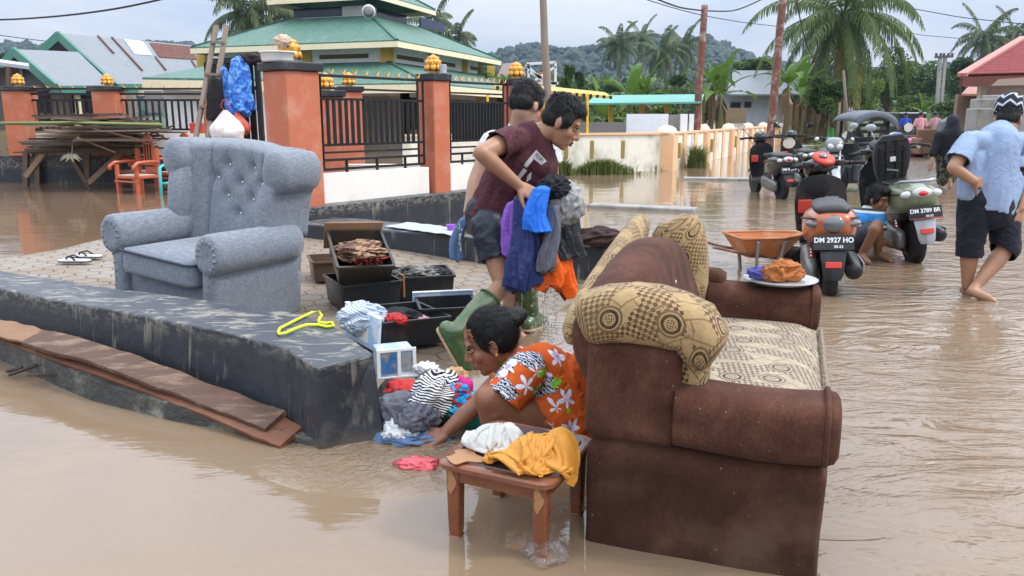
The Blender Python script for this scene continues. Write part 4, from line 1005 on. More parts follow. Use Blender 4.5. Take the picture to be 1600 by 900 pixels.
# kerbs in the water
for k, (u0, v0, u1, v1, hh, lab) in enumerate(((916, 325, 1084, 333, .055, 'pale concrete kerb slab poking out of the flood, nearer one'), (1068, 281, 1182, 283, .05, 'pale concrete kerb slab poking out of the flood beside the parked black scooters'))):
 a, b = at(u0, v0), at(u1, v1); d = (b - a).normalized(); n_ = V((-d.y, d.x, 0)) * .32
 m = MB(); m.hexa([(p.x, p.y, -.2) for p in (a, b, b + n_, a + n_)] + [(p.x, p.y, hh) for p in (a, b, b + n_, a + n_)]); tag(m.build('kerb_slab', M_conc, bevel=.02), lab, 'kerb')
# far low concrete weir
a, b = at(1240, 238), at(1310, 236); m = MB(); m.bb((a.x, a.y, -.1), (b.x, a.y + 1.0, .25)); tag(m.build('culvert_edge', M_conc), 'low concrete culvert edge beyond the peach wall', 'culvert')
# grey house with zinc roof
t = thing('house', 'pale blue house under a shiny zinc roof among banana plants', 'house', J(1190, 200, 44))
a = [J(1134, 147, 43), J(1256, 147, 43), J(1262, 110, 49), J(1146, 110, 49)]
m = MB(); m.hexa([p - V((0, 0, .08)) for p in a] + a); m.build('roof', M_zinc, t)
m = MB(); m.bb((J(1137, 0, 44).x, 44, 0), (J(1250, 0, 44).x, 47.5, J(1140, 148, 44).z)); m.build('wall', M_bluewall, t)
for u0, u1, v0, v1 in ((1142, 1157, 160, 168), (1164, 1174, 159, 168)): a_, b_ = J(u0, v0, 43.9), J(u1, v1, 43.9); m = MB(); m.bb((a_.x, 43.9, b_.z), (b_.x, 44.02, a_.z)); m.build('window', M_winblk, t)
a = [J(1124, 140, 42.5), J(1137, 140, 42.5), J(1137, 129, 44.5), J(1126, 131, 44.5)]; m = MB(); m.hexa([p - V((0, 0, .08)) for p in a] + a); m.build('porch_roof', M_redtile, t)
tag(MB().bb((J(1120, 0, 40.5).x, 40.5, 0), (J(1177, 0, 40.5).x, 40.6, J(1140, 169, 40.5).z)).build('bamboo_fence', M_bamboo), 'bamboo slat fence in front of the pale blue house', 'fence')
tag(MB().bb((J(1233, 0, 46.5).x, 46.5, 0), (J(1305, 0, 46.5).x, 46.6, J(1240, 176, 46.5).z)).build('bamboo_fence', M_bamboo), 'ragged bamboo fence below the big leaning coconut palm', 'fence')
t = thing('house', 'bright green walled hut with small zinc roof behind the big coconut palm', 'house', J(1300, 200, 58))
m = MB(); m.bb((J(1262, 0, 58).x, 58, 0), (J(1330, 0, 58).x, 61, J(1300, 171, 58).z)); m.build('wall', M_greenwall, t)
a = [J(1258, 175, 57), J(1336, 173, 57), J(1312, 152, 60), J(1268, 152, 60)]; m = MB(); m.hexa([p - V((0, 0, .08)) for p in a] + a); m.build('roof', M_zinc, t)
# red roofed house on the right
DR_ = 18.0
t = thing('house', 'house with red tiled hip roof and pale porch column at the right edge', 'house', J(1580, 200, 20))
e0, e1 = J(1503, 119, DR_), J(1760, 112, DR_); r0, r1 = J(1600, 61, DR_ + 3.4), J(1760, 56, DR_ + 3.4); bk = J(1530, 108, DR_ + 8)
m = MB(); b_ = 0
def roof_quad(p, q, r_, s_, Wd, Hd):
 k = len(m.f); m.add([p, q, r_, s_], [(0, 1, 2, 3)]); m.uv = m.uv or {}; m.uv[k] = [(0, 0), (Wd, 0), (Wd, Hd), (0, Hd)]
roof_quad(e0, e1, r1, r0, (e1 - e0).length, 4.2); k = len(m.f)
m.add([bk, e0, r0], [(0, 1, 2)]); m.uv[k] = [(0, 0), (5, 0), (4.5, 4)]
m.build('roof', M_redtile, t, solid=.08)
m = MB(); m.bar(e0 - V((0, .02, .12)), e1 - V((0, .02, .12)), .08, .2); m.bar(e0 - V((0, .02, .12)), bk - V((0, .02, .12)), .08, .2); m.build('fascia', mat('dark_red_fascia', (.14, .04, .035), .6), t)
m = MB(); m.bar(e0 + V((0, 0, .03)), r0 + V((0, 0, .04)), .2, .08); m.build('ridge_cap', mat('pale_red_ridge', (.45, .19, .16), .6), t)
m = MB(); m.bb((J(1533, 0, DR_ + 1).x, DR_ + 1, J(1540, 135, DR_ + 1).z), (J(1760, 0, DR_ + 1).x, DR_ + 1.25, J(1540, 119, DR_ + 1).z)); m.build('beam', mat('pale_beam', (.55, .52, .44), .7), t)
m = MB(); m.bar(J(1537, 125, DR_ + .9), J(1530, 186, DR_ + .9) - V((0, 0, .4)), .13, .13); m.build('column', mat('pale_beam', (.55, .52, .44), .7), t)
m = MB(); m.bb((J(1550, 0, DR_ + 5).x, DR_ + 5, 0), (J(1780, 0, DR_ + 5).x, DR_ + 5.2, J(1550, 120, DR_ + 5).z)); m.build('wall', mat('brown_plaster', (.20, .15, .12), .85, var=.25), t)
a = [J(1548, 134, 13), J(1640, 132, 13), J(1640, 118, 15), J(1560, 124, 15)]; m = MB(); m.hexa([p - V((0, 0, .05)) for p in a] + a); m.build('awning', mat('dark_wood_awning', (.10, .055, .035), .8, var=.3), t)
t = thing('shed', 'low shed with a faded rusty red tin roof under the red tiled house', 'shed', J(1550, 170, 26))
a = [J(1502, 147, 25), J(1602, 146, 25), J(1600, 133, 28), J(1514, 134, 28)]; m = MB(); m.hexa([p - V((0, 0, .06)) for p in a] + a); m.build('roof', sheet('faded_red_sheet', (.36, .16, .11), 5, .7, 0, 'X', (.45, .36, .32), .8), t)
m = MB(); m.bb((J(1515, 0, 26).x, 26, 0), (J(1610, 0, 26).x, 26.2, J(1510, 147, 26).z)); m.build('wall', mat('brown_plaster', (.20, .15, .12), .85, var=.25), t)
for k, (u, v, w, h) in enumerate(((1552, 196, .9, .34), (1560, 181, .8, .34), (1590, 190, 1.0, .7))):
 p = J(u, v, 15.5); tag(MB().box((p.x, p.y + k * .12, p.z - .1), (w, .4, h + .5)).build('concrete_block', M_conc, bevel=.02), ['grey concrete block lowest beside the blue shirt', 'grey concrete block stacked behind the lowest one', 'grey concrete slab standing right of the capped man'][k], 'block', 'concrete blocks on the right')
# poles and wires
def pole(u0, v0, u1, v1, d, r, m, label, cross=False, name='utility_pole'):
 a, b = J(u0, v0, d), J(u1, v1, d); a = a + (a - b).normalized() * max(0, (a.z + .4)) if a.z > -.3 else a
 pts_ = [a.lerp(b, k / 12) + V((mn.noise(V((k * .4, d, 0))) * .03, 0, 0)) for k in range(13)]
 o_ = MB(); o_.tube(pts_, [r * (1.12 - .25 * k / 12) for k in range(13)], 12); o_ = o_.build(name, m, smooth=True); tag(o_, label, 'pole'); return o_
pole(858, 180, 848, -30, 15.5, .075, M_polewood, 'weathered wooden pole rising behind the two men')
pole(1088, 205, 1101, 8, 24.2, .11, M_rustpole, 'rusty steel pole in front of the white tiled booth')
pole(1203, 222, 1226, -30, 30, .15, M_rustpole, 'rusty peeling pole beside the domed peach wall')
t = thing('utility_pole', 'double lattice concrete utility pole with crossarm and insulators down the road', 'pole', J(1467, 195, 62))
for u0, u1 in ((1462, 1469), (1467, 1477)): m = MB(); m.bar(J(u0, 200, 62), J(u1, 88, 62), .22); m.build('mast', M_conc, t)
m = MB()
for k in range(9): m.bar(J(1462 + k * .8, 196 - k * 12, 62), J(1467.5 + k * 1.1, 196 - k * 12, 62), .12)
m.build('rungs', M_conc, t)
m = MB(); m.bar(J(1461, 89, 61.9), J(1489, 88, 61.9), .18); m.build('crossarm', mat('dark_steel', (.08, .08, .085), .6), t)
for u in (1463, 1470, 1475, 1482, 1488): m = MB(); m.cyl(J(u, 88, 61.9), J(u, 83, 61.9), .09, 8); m.build('insulator', mat('brown_porcelain', (.08, .05, .04), .3), t)
M_wire = mat('black_cable', (.02, .02, .022), .6)
def wire(pts, r, label, n=24):
 P_ = [J(*p) for p in pts]; out_ = []
 for i in range(n + 1):
  s_ = i / n * (len(P_) - 1); k = min(int(s_), len(P_) - 2); f_ = s_ - k; out_.append(P_[k].lerp(P_[k + 1], f_))
 for _ in range(3): out_ = [out_[0]] + [(out_[i - 1] + out_[i] * 2 + out_[i + 1]) / 4 for i in range(1, n)] + [out_[-1]]
 m = MB(); m.tube(out_, r, 6); tag(m.build('overhead_wire', M_wire, smooth=True), label, 'wire')
wire([(-200, 30, 18), (0, 32, 17), (100, 25, 16), (190, 13, 15.5), (300, -12, 15), (420, -45, 14.5)], .018, 'thick twisted cable sagging across the top left corner')
wire([(-40, 50, 40), (60, 63, 42), (200, 78, 45)], .02, 'thin wire passing above the left house roofs')
wire([(980, -20, 20), (1060, 12, 23), (1101, 17, 24.2), (1150, 18, 26), (1226, -18, 29)], .022, 'dark cable sagging between the two rusty poles')
wire([(950, -20, 20), (1050, 12, 23), (1101, 25, 24.2), (1160, 35, 27), (1222, 42, 30)], .012, 'thin wire below the sagging cable at the rusty poles')
wire([(1241, -20, 30), (1252, 40, 30), (1264, 80, 33), (1282, 108, 38)], .022, 'loose wire dropping from the rusty pole into the palm')
wire([(1380, 5, 60), (1500, 27, 58), (1640, 42, 50)], .03, 'thin wire from the big palm towards the right edge')
wire([(1360, 40, 70), (1440, 55, 66), (1500, 60, 62)], .025, 'thin wire ending near the double utility pole')
# humid air
hz = MB().bb((-1200, -20, -1.5), (1200, 1200, 140)).build('haze', bpy.data.materials.new('humid_air')); tag(hz, kind='stuff')
hm = hz.data.materials[0]; hm.use_nodes = True; hm.node_tree.nodes.remove(hm.node_tree.nodes['Principled BSDF'])
pv = hm.node_tree.nodes.new('ShaderNodeVolumePrincipled'); pv.inputs['Color'].default_value = (.50, .68, 1.0, 1); pv.inputs['Density'].default_value = .00023; pv.inputs['Anisotropy'].default_value = .2
hm.node_tree.links.new(pv.outputs[0], hm.node_tree.nodes['Material Output'].inputs['Volume'])
# vegetation
def frond(rnd, base, az, el, L, droop, nl, ll, lw, verts, faces, twist=0.0):
 """one pinnate leaf: arching rachis with leaflets hanging from both sides"""
 p = V(base); d = V((math.cos(az) * math.cos(el), math.sin(az) * math.cos(el), math.sin(el))); side = V((-math.sin(az), math.cos(az), 0))
 N = 18; pts = [p.copy()]; dirs = [d.copy()]
 for i in range(N):
  d = (d + V((0, 0, -droop * (.35 + 1.5 * i / N) / N * 2))).normalized(); p = p + d * (L / N); pts.append(p.copy()); dirs.append(d.copy())
 b = len(verts)
 for i, (q, dd) in enumerate(zip(pts, dirs)):        # rachis
  w = L * .008 * (1.2 - i / N); up = side.cross(dd)
  verts += [q - side * w, q + side * w, q + up * w * .9]
 for i in range(N):
  for j in range(3): faces.append((b + i * 3 + j, b + i * 3 + (j + 1) % 3, b + (i + 1) * 3 + (j + 1) % 3, b + (i + 1) * 3 + j))
 for k in range(nl):
  t = .10 + .90 * (k + rnd.random() * .6) / nl; i = min(int(t * N), N - 1); f_ = t * N - i
  q = pts[i].lerp(pts[i + 1], f_); dd = dirs[i].lerp(dirs[i + 1], f_)
  l_ = ll * (.35 + .65 * math.sin(PI * min(1, .12 + .86 * t) ** .85)) * rnd.uniform(.85, 1.1)
  for s_ in (-1, 1):
   if rnd.random() < .05: continue
   o_ = (side * s_ * (.75 + .2 * rnd.random()) + dd * (.45 + .3 * t) + V((0, 0, -.25 - .35 * rnd.random()))).normalized()
   m_ = q + o_ * l_ * .5 + V((0, 0, -l_ * .06)); e_ = q + (o_ + V((0, 0, -.75 - rnd.random() * .3))).normalized() * l_ * .95
   wv = dd * lw * .5; b = len(verts)
   verts += [q - wv * .6, q + wv * .6, m_ + wv, m_ - wv, e_ + wv * .15, e_ - wv * .15]
   faces += [(b, b + 1, b + 2, b + 3), (b + 3, b + 2, b + 4, b + 5)]
def palm(label, base, top, L, nf, seed, nl=44, lw=.05, ll=.9, leaf=None, trunk_r=.16, group=None, droop=(.5, 1.5), nuts=True, elr=(-.55, 1.25), dead=3, lean=0.0):
 rnd = random.Random(seed); base, top = V(base), V(top)
 t = thing('coconut_palm', label, 'palm', base, 0, group)
 N = 12; pts = [base.lerp(top, k / N) + V((lean * math.sin(PI * k / N), 0, 0)) for k in range(N + 1)]
 m = MB(); m.tube(pts, [trunk_r * (1.35 - .55 * k / N) if k else trunk_r * 1.7 for k in range(N + 1)], 12); m.build('trunk', M_trunk, t, smooth=True)
 v, f_ = [], []
 v2, f2 = [], []
 for k in range(nf):
  az = k * 2.39996 + rnd.uniform(-.25, .25); q = (k + .5) / nf
  el = elr[1] + (elr[0] - elr[1]) * q ** .8 + rnd.uniform(-.12, .12)
  dr = droop[0] + (droop[1] - droop[0]) * q + rnd.uniform(-.15, .15)
  old = k > nf - 1 - nf // 4
  frond(rnd, top + V((0, 0, .2)), az, el, L * rnd.uniform(.85, 1.08), dr, nl, ll, lw, v2 if old else v, f2 if old else f_)
 link_mesh('crown', np_mesh('crown', v, f_, leaf or L_palm), t)
 if f2: link_mesh('old_fronds', np_mesh('old_fronds', v2, f2, L_palmdry if leaf is None else leaf), t)
 if nuts:
  m = MB()
  for k in range(10): a = k * 2.4; m.ell(top + V((math.cos(a) * .3, math.sin(a) * .3, -.05 - .35 * rnd.random())), (.14, .14, .18), None, 10, 8)
  m.build('coconuts', mat('brown_coconut', (.17, .085, .035), .7), t, smooth=True)
  m = MB()
  for k in range(26):
   a = rnd.uniform(0, 6.28); m.bar(top + V((math.cos(a) * .1, math.sin(a) * .1, .1)), top + V((math.cos(a) * .45, math.sin(a) * .45, -.4 * rnd.random())), .05, .015)
  m.build('leaf_bases', mat('brown_fibre', (.13, .075, .04), .9), t)
 return t
DB = 47
bt = J(1318, 28, DB)
palm('big coconut palm leaning over the road with yellowing drooping fronds', J(1308, 200, DB), bt, 6.2, 46, 5, nl=62, lw=.085, ll=1.1, trunk_r=.17, droop=(.55, 2.1), elr=(-1.25, 1.3))
# palms by distance
for k, (u, vt, d, L, nf, lab, sd) in enumerate(((966, 72, 120, 4.6, 26, 'left palm of the three in front of the hill, beside the grey gap', 11), (1032, 82, 112, 4.7, 26, 'middle palm of the three in front of the hill with pale hanging fronds', 12), (1068, 74, 128, 5.0, 26, 'right palm of the three in front of the hill next to the rusty pole', 13), (1002, 60, 150, 4.6, 22, 'small palm half hidden between the three hill palms', 14),
 (1538, 60, 100, 5.2, 26, 'tall palm above the red tiled roof on the right', 15), (1590, 58, 112, 5.2, 24, 'palm cut by the right picture edge behind the red roof', 16), (388, 22, 58, 4.2, 26, 'palm with long fronds rising behind the left end of the mosque', 17), (676, 38, 75, 3.4, 18, 'palm peeking out right of the top mosque roof', 18), (712, 60, 85, 3.4, 16, 'dark small palm tips above the right mosque roof slope', 19), (455, 20, 66, 4.0, 20, 'palm hidden behind the mosque lantern', 20),
 (1560, 78, 125, 4.8, 20, 'dim palm between the two right palms', 21))):
 top = J(u, vt, d); palm(lab, (top.x + .3, d, 0), top, L, nf, sd, nl=34, lw=.13, ll=1.0, leaf=L_palmfar, trunk_r=.2, group='coconut palms in the distance', droop=(.5, 1.8), elr=(-.9, 1.3), nuts=False)
def leaf_cloud(verts, faces, c, r, n, size, rnd, hollow=.55):
 c = np.asarray(c); r = np.asarray(r)
 d = rnd.normal(size=(n, 3)); d /= np.linalg.norm(d, axis=1, keepdims=True)
 rad = (hollow + (1 - hollow) * rnd.random((n, 1)) ** .6) * rnd.uniform(.85, 1.12, (n, 1))
 p = c + d * rad * r
 a = rnd.normal(size=(n, 3)) + d * .8; a /= np.linalg.norm(a, axis=1, keepdims=True); b = np.cross(a, rnd.normal(size=(n, 3))); b /= np.linalg.norm(b, axis=1, keepdims=True) + 1e-9
 s = size * rnd.uniform(.6, 1.4, (n, 1));
 q = np.stack([p - a * s * .5, p + b * s * .28, p + a * s * .6, p - b * s * .28], 1)
 base = sum(len(x) for x in verts); verts.append(q.reshape(-1, 3)); faces.append(base + np.arange(n * 4).reshape(n, 4))
def tree(name, label, cat, c, r, h0, seed, mats, nclump=14, nleaf=260, size=.35, trunk=True, group=None):
 """c: crown centre, r: crown radii"""
 rnd = np.random.default_rng(seed); c = V(c)
 t = thing(name, label, cat, (c.x, c.y, h0), 0, group)
 V3 = [[], [], []]; F3 = [[], [], []]; ends = []
 for k in range(nclump):
  d = rnd.normal(size=3); d /= np.linalg.norm(d); d[2] = d[2] * .9
  p = np.array(c) + d * np.array(r) * (.25 + .68 * rnd.random()); s_ = rnd.uniform(.26, .46)
  i = int(rnd.integers(0, len(mats))); ends.append(p)
  leaf_cloud(V3[i], F3[i], p, np.array(r) * s_ * np.array([1, 1, .8]), nleaf, size, rnd)
 for i, mt in enumerate(mats):
  if F3[i]: link_mesh('crown', np_mesh('crown', np.concatenate(V3[i]), np.concatenate(F3[i]), mt), t)
 if trunk:
  m = MB(); b = V((c.x, c.y, h0)); rr = max(.08, min(r) * .09)
  m.tube([b, b.lerp(c, .5) + V((.2, 0, 0)), c], [rr * 1.3, rr, rr * .5], 8)
  for p in ends[:9]: m.tube([b.lerp(c, .45), b.lerp(c, .5).lerp(V(p), .6) + V((0, 0, .2)), V(p)], [rr * .6, rr * .4, rr * .15], 6)
  m.build('trunk', M_bark, t, smooth=True)
 return t
TREES = [  # u, v centre, half width px, half height px, depth, label, mats
(1390, 128, 62, 52, 74, 'large dark leafy tree behind the grey canopied tricycle', (L_mid, L_light, L_dark), 26),
(1345, 150, 40, 45, 62, 'bushy mid green tree right of the green hut', (L_mid, L_light), 18),
(1440, 135, 38, 40, 88, 'dark tree left of the double utility pole', (L_dark, L_mid), 16),
(1425, 165, 30, 26, 70, 'low bright green shrub by the far road bend', (L_mid, L_light), 12),
(1502, 120, 36, 34, 84, 'dark round tree right of the double utility pole', (L_dark, L_dark, L_mid), 16),
(1500, 165, 34, 22, 60, 'low palmlike shrub under the red roofed house', (L_mid, L_dark), 12),
(1292, 150, 30, 42, 42, 'dense dark vine clump below the big palm fronds', (L_dark, L_mid), 16),
(1175, 104, 36, 15, 70, 'round dark tree behind the zinc roof', (L_dark, L_mid), 14),
(890, 118, 9, 22, 62, 'narrow columnar tree left of the pair', (L_mid, L_dark), 8),
(906, 122, 8, 20, 62, 'narrow columnar tree right of the pair', (L_mid, L_dark), 8),
(880, 132, 8, 12, 60, 'small round shrub beside the columnar trees', (L_mid, L_dark), 6),
(940, 142, 40, 16, 80, 'hedge of scrub under the left hill palm', (L_dark, L_mid), 14),
(1040, 148, 48, 16, 78, 'hedge of scrub under the middle hill palm', (L_dark, L_mid, L_light), 14),
(1060, 128, 16, 12, 60, 'dark round bush above the teal canopy', (L_dark,), 7),
(760, 112, 20, 12, 70, 'pale green bush right of the mosque roof', (L_mid, L_light), 8),
(15, 88, 30, 8, 90, 'distant tree line at the far left above the shed', (L_dark, L_mid), 8),
(1545, 140, 22, 30, 66, 'dark tree behind the red roofed house eave', (L_dark, L_mid), 10),
(1100, 170, 24, 20, 46, 'leafy undergrowth behind the tiled booth', (L_mid, L_light), 9),
(960, 180, 40, 16, 34, 'garden undergrowth under the teal canopy', (L_light, L_mid), 12),
(1035, 176, 30, 14, 33, 'bright green garden shrubs right under the teal canopy', (L_light, L_mid), 10),  # bright and mid green leaves mixed by clump
]
for k, (u, v, hw, hh, d, lab, ms, nc) in enumerate(TREES):
 c = J(u, v, d); s_ = d / F
 tree('bush' if hh < 24 else 'leafy_tree', lab, 'bush' if hh < 24 else 'tree', c, (hw * s_, min(hw, 60) * s_ * .8, hh * s_), 0, 40 + k, ms, nc, 300, max(.14, 4.2 * s_))
# background wood closing the far end of the road
wv, wf = [[], []], [[], []]; r_ = np.random.default_rng(5)
for k in range(190):
 u = r_.uniform(820, 1640); d = r_.uniform(95, 150); top = 128 + 22 * r_.random() - (14 if u > 1380 else 0)
 c = J(u, top + 20, d); i = k % 2
 leaf_cloud(wv[i], wf[i], (c.x, c.y, max(c.z - .5, .6)), (4.5, 3, 3.2), 170, .75, r_)
me = np_mesh('far_wood', np.concatenate(wv[0] + wv[1]), np.concatenate(wf[0] + [x + sum(len(q) for q in wv[0]) for x in wf[1]]), [L_dark, L_mid], mi=np.repeat([0, 1], [sum(len(x) for x in wf[0]), sum(len(x) for x in wf[1])]))
tag(link_mesh('far_wood', me), kind='stuff')
def banana(label, u, v, d, h, n, seed, group='banana plants', dry=True, s=1.0):
 rnd = random.Random(seed); b = J(u, v, d); b.z = 0; t = thing('banana_plant', label, 'banana plant', b, 0, group)
 m = MB(); m.tube([b, b + V((.1, 0, h * .5)), b + V((.05, 0, h))], [.16 * s, .13 * s, .07 * s], 10); m.build('stem', mat('banana_stem', (.13, .12, .05), .7, var=.4), t, smooth=True)
 m = MB()
 for k in range(n):
  az = k * 2.4 + rnd.uniform(-.3, .3); el = rnd.uniform(.75, 1.4) if k < n * .6 else rnd.uniform(.1, .7); L = rnd.uniform(1.5, 2.3) * s; W = rnd.uniform(.22, .32) * s; dr = rnd.uniform(.5, 1.3)
  side = V((-math.sin(az), math.cos(az), 0)); p = b + V((.05, 0, h - .1)); dd = V((math.cos(az) * math.cos(el), math.sin(az) * math.cos(el), math.sin(el))); rows = []
  for i in range(13):
   q = i / 12; w = W * (math.sin(PI * min(1, .05 + q * .97)) ** .6) * (0.12 if q < .12 else 1); up = dd.cross(side)
   rag = 1 - .25 * rnd.random()
   rows.append([p + side * w * rag + up * w * .25, p + side * w * .5 + up * w * .05, p.copy(), p - side * w * .5 + up * w * .05, p - side * w * rag + up * w * .25])
   p = p + dd * L / 12; dd = (dd + V((0, 0, -dr * .2 * (.3 + q)))).normalized()
  m.add([x for r2 in rows for x in r2], [(i * 5 + j, i * 5 + j + 1, i * 5 + j + 6, i * 5 + j + 5) for i in range(12) for j in range(4) if not (rnd.random() < .07)])
 m.build('leaves', L_banana, t, smooth=True)
 if dry:
  m = MB()
  for k in range(14):
   a = rnd.uniform(0, 6.28); q = b + V((.05, 0, h * rnd.uniform(.75, .98))); e_ = q + V((math.cos(a) * .35, math.sin(a) * .35, -rnd.uniform(.5, 1.1) * h * .6)); side = V((-math.sin(a), math.cos(a), 0)) * .09
   mid = q.lerp(e_, .4) + V((math.cos(a) * .2, math.sin(a) * .2, .1)); m.add([q - side * .3, q + side * .3, mid + side, mid - side, e_ + side * .6, e_ - side * .6], [(0, 1, 2, 3), (3, 2, 4, 5)])
  m.build('dry_leaves', L_dry, t)
 return t
for k, a in enumerate((('banana plant left of centre behind the teal canopy', 1003, 190, 36, 2.3, 9, 1), ('banana plant with upright leaves at the left end of the teal canopy', 982, 190, 34, 2.2, 8, 2), ('tall banana plant between the two rusty poles', 1108, 190, 38, 2.9, 10, 3), ('banana plant leaning over the bamboo fence', 1122, 190, 37, 2.4, 9, 4), ('banana plant just right of the second rusty pole', 1226, 200, 40, 3.0, 10, 5), ('banana plant below the zinc roof with dry leaves', 1246, 200, 42, 2.6, 9, 6), ('low banana plant under the canopy by the yellow post', 940, 190, 31, 1.3, 7, 7), ('banana plant in front of the hut wall', 1262, 200, 44, 2.2, 8, 8), ('banana plant right of the mosque roof', 785, 160, 42, 3.0, 7, 9), ('banana plant near the far utility pole', 1440, 195, 66, 1.6, 9, 10))): banana(*a[:1], *a[1:])
# hanging dead fronds under the big palm
rnd = random.Random(8); m = MB()
for k in range(60):
 q = J(1300 + rnd.uniform(-22, 22), 135 + rnd.uniform(-15, 20), 45.5 + rnd.uniform(-.6, .6)); L = rnd.uniform(1.2, 2.6); e_ = q + V((rnd.uniform(-.5, .5), rnd.uniform(-.3, .3), -L)); sd = V((.08, .03, 0)); m.add([q - sd * .4, q + sd * .4, q.lerp(e_, .5) + sd, q.lerp(e_, .5) - sd, e_ + sd * .3, e_ - sd * .3], [(0, 1, 2, 3), (3, 2, 4, 5)])
tag(m.build('dead_fronds', L_dry), 'brown dead fronds hanging in a clump under the big palm', 'dead fronds')
# thin trees at the palm foot
for k, (u0, v0, u1, v1, d, lab) in enumerate(((1322, 225, 1318, 110, 40, 'thin pale tree trunk left of the tricycle canopy'), (1303, 232, 1312, 160, 41, 'slender leaning sapling beside the green grass strip'))):
 m = MB(); m.tube([J(u0, v0, d), J((u0 + u1) / 2 + 2, (v0 + v1) / 2, d), J(u1, v1, d)], [.10, .085, .06], 8); tag(m.build('sapling', M_trunk, smooth=True), lab, 'sapling')
# grass tufts
def tuft(label, u, v, d, w, dp, h, n, seed, m_=None):
 rnd = np.random.default_rng(seed); c = at(u, v) if d is None else J(u, v, d);
 x = c.x + rnd.normal(0, w * .42, n); y = c.y + rnd.normal(0, dp * .42, n); hh = h * rnd.uniform(.4, 1.1, n) * np.exp(-((x - c.x) / w) ** 2); a = rnd.uniform(0, 6.28, n); ln = rnd.uniform(.1, .8, n) * hh
 w_ = .0035 * (1 + rnd.random(n)) * (c.y / 14); b0 = np.stack([x - w_ * np.sin(a), y + w_ * np.cos(a), np.full(n, -.05)], 1); b1 = np.stack([x + w_ * np.sin(a), y - w_ * np.cos(a), np.full(n, -.05)], 1)
 mid = np.stack([x + np.cos(a) * ln * .4, y + np.sin(a) * ln * .4, hh * .7], 1); e_ = np.stack([x + np.cos(a) * ln * 1.2, y + np.sin(a) * ln * 1.2, hh], 1)
 s_ = (b1 - b0) * .5
 vs = np.stack([b0, b1, mid + s_, mid - s_, e_ + s_ * .2, e_ - s_ * .2], 1).reshape(-1, 3); k = np.arange(n)[:, None] * 6
 fs = np.concatenate([k + np.array([[0, 1, 2, 3]]), k + np.array([[3, 2, 4, 5]])])
 o_ = link_mesh('grass_tuft', np_mesh('grass_tuft', vs, fs, m_ or L_grass)); tag(o_, label, 'grass', 'grass tufts in the water'); return o_
tuft('wide grass tuft against the cream wall with white litter in it', 942, 272, None, .8, .3, .36, 2100, 1)
tuft('grass tuft left of the peach corner pillar', 1003, 266, None, .45, .3, .30, 1260, 2)
tuft('thin weed growing up the striped peach wall', 1088, 262, None, .28, .2, .62, 780, 3)
tuft('grass clump behind the parked black scooters', 1278, 268, None, .7, .4, .42, 1560, 4)
tuft('grass strip by the culvert left of the tricycle', 1300, 248, None, 1.1, 1.5, .5, 2700, 5)
tuft('grass fringe at the left foot of the cream wall', 878, 274, None, .3, .2, .4, 660, 6)
m = MB(); m.grid(lambda u, v: (14.2 + 7 * u + v * 9 * .5, 33 + 22 * v + 1 * u, .06 + .05 * mn.noise(V((u * 6, v * 6, 0)))), 14, 20); tag(m.build('grass_bank', M_grassland, smooth=True), kind='structure')
p = at(958, 268); tag(crumple('litter', (p.x, p.y - .25, .06), (.11, .08, .06), mat('white_plastic', (.72, .72, .72), .35), 8, .35, 2, 3), 'white plastic litter caught in the grass tuft', 'litter')
p = at(996, 264); tag(crumple('litter', (p.x, p.y - .1, .05), (.13, .08, .05), mat('white_plastic', (.72, .72, .72), .35), 9, .35, 2, 3), 'grey white litter beside the second grass tuft', 'litter')
# grey blue wing armchair
CH = V((-1.93, 4.95, .095)); CHY = R(150.4)
ch = thing('armchair', 'grey blue tufted wing armchair standing on the paving behind the low wall', 'armchair', CH, rot=(0, R(-4.3), CHY))
# local: x = chair's own right(-)/left; near arm is at x=-; y = forward; z up
def rr(w, h, r, n=6):        # rounded rectangle outline centred at 0 (list of (a,b))
 q = []
 for cx, cy, a0 in ((w / 2 - r, h / 2 - r, 0), (-w / 2 + r, h / 2 - r, 90), (-w / 2 + r, -h / 2 + r, 180), (w / 2 - r, -h / 2 + r, 270)):
  for k in range(n + 1): a = R(a0 + 90 * k / n); q.append((cx + r * math.cos(a), cy + r * math.sin(a)))
 return q
CW, CD_ = 1.02, .74
# base
m = MB(); secs = []
for z, w, d in ((0, .90, .62), (.02, .92, .64), (.26, .92, .66), (.28, .90, .64)): secs.append([(a, b + .0, z) for a, b in rr(w, d, .03)])
m.loft(secs); m.build('base', M_tweed, ch, smooth=True, world=False)
# seat cushion
m = MB(); secs = []
for k in range(9):
 t = k / 8; z = .27 + .14 * t; s_ = 1 - .02 * (2 * t - 1) ** 4; secs.append([(a * s_, b * s_ + .10, z + (.025 * (1 - (a / .33) ** 2) * (1 - min(1, abs(b) / .36) ** 2) if t > .6 else 0)) for a, b in rr(.64, .64, .05)])
secs.append([(a * .55, b * .55 + .10, .445) for a, b in rr(.64, .64, .05)])
m.loft(secs); m.build('seat_cushion', M_tweed, ch, smooth=True, world=False)
m = MB(); m.tube([(a, b + .105, .405) for a, b in rr(.655, .652, .05)] + [(.3275, .38, .405)], .008, 6); m.build('piping', mat('dark_blue_piping', (.04, .05, .07), .8), ch, smooth=True, world=False)
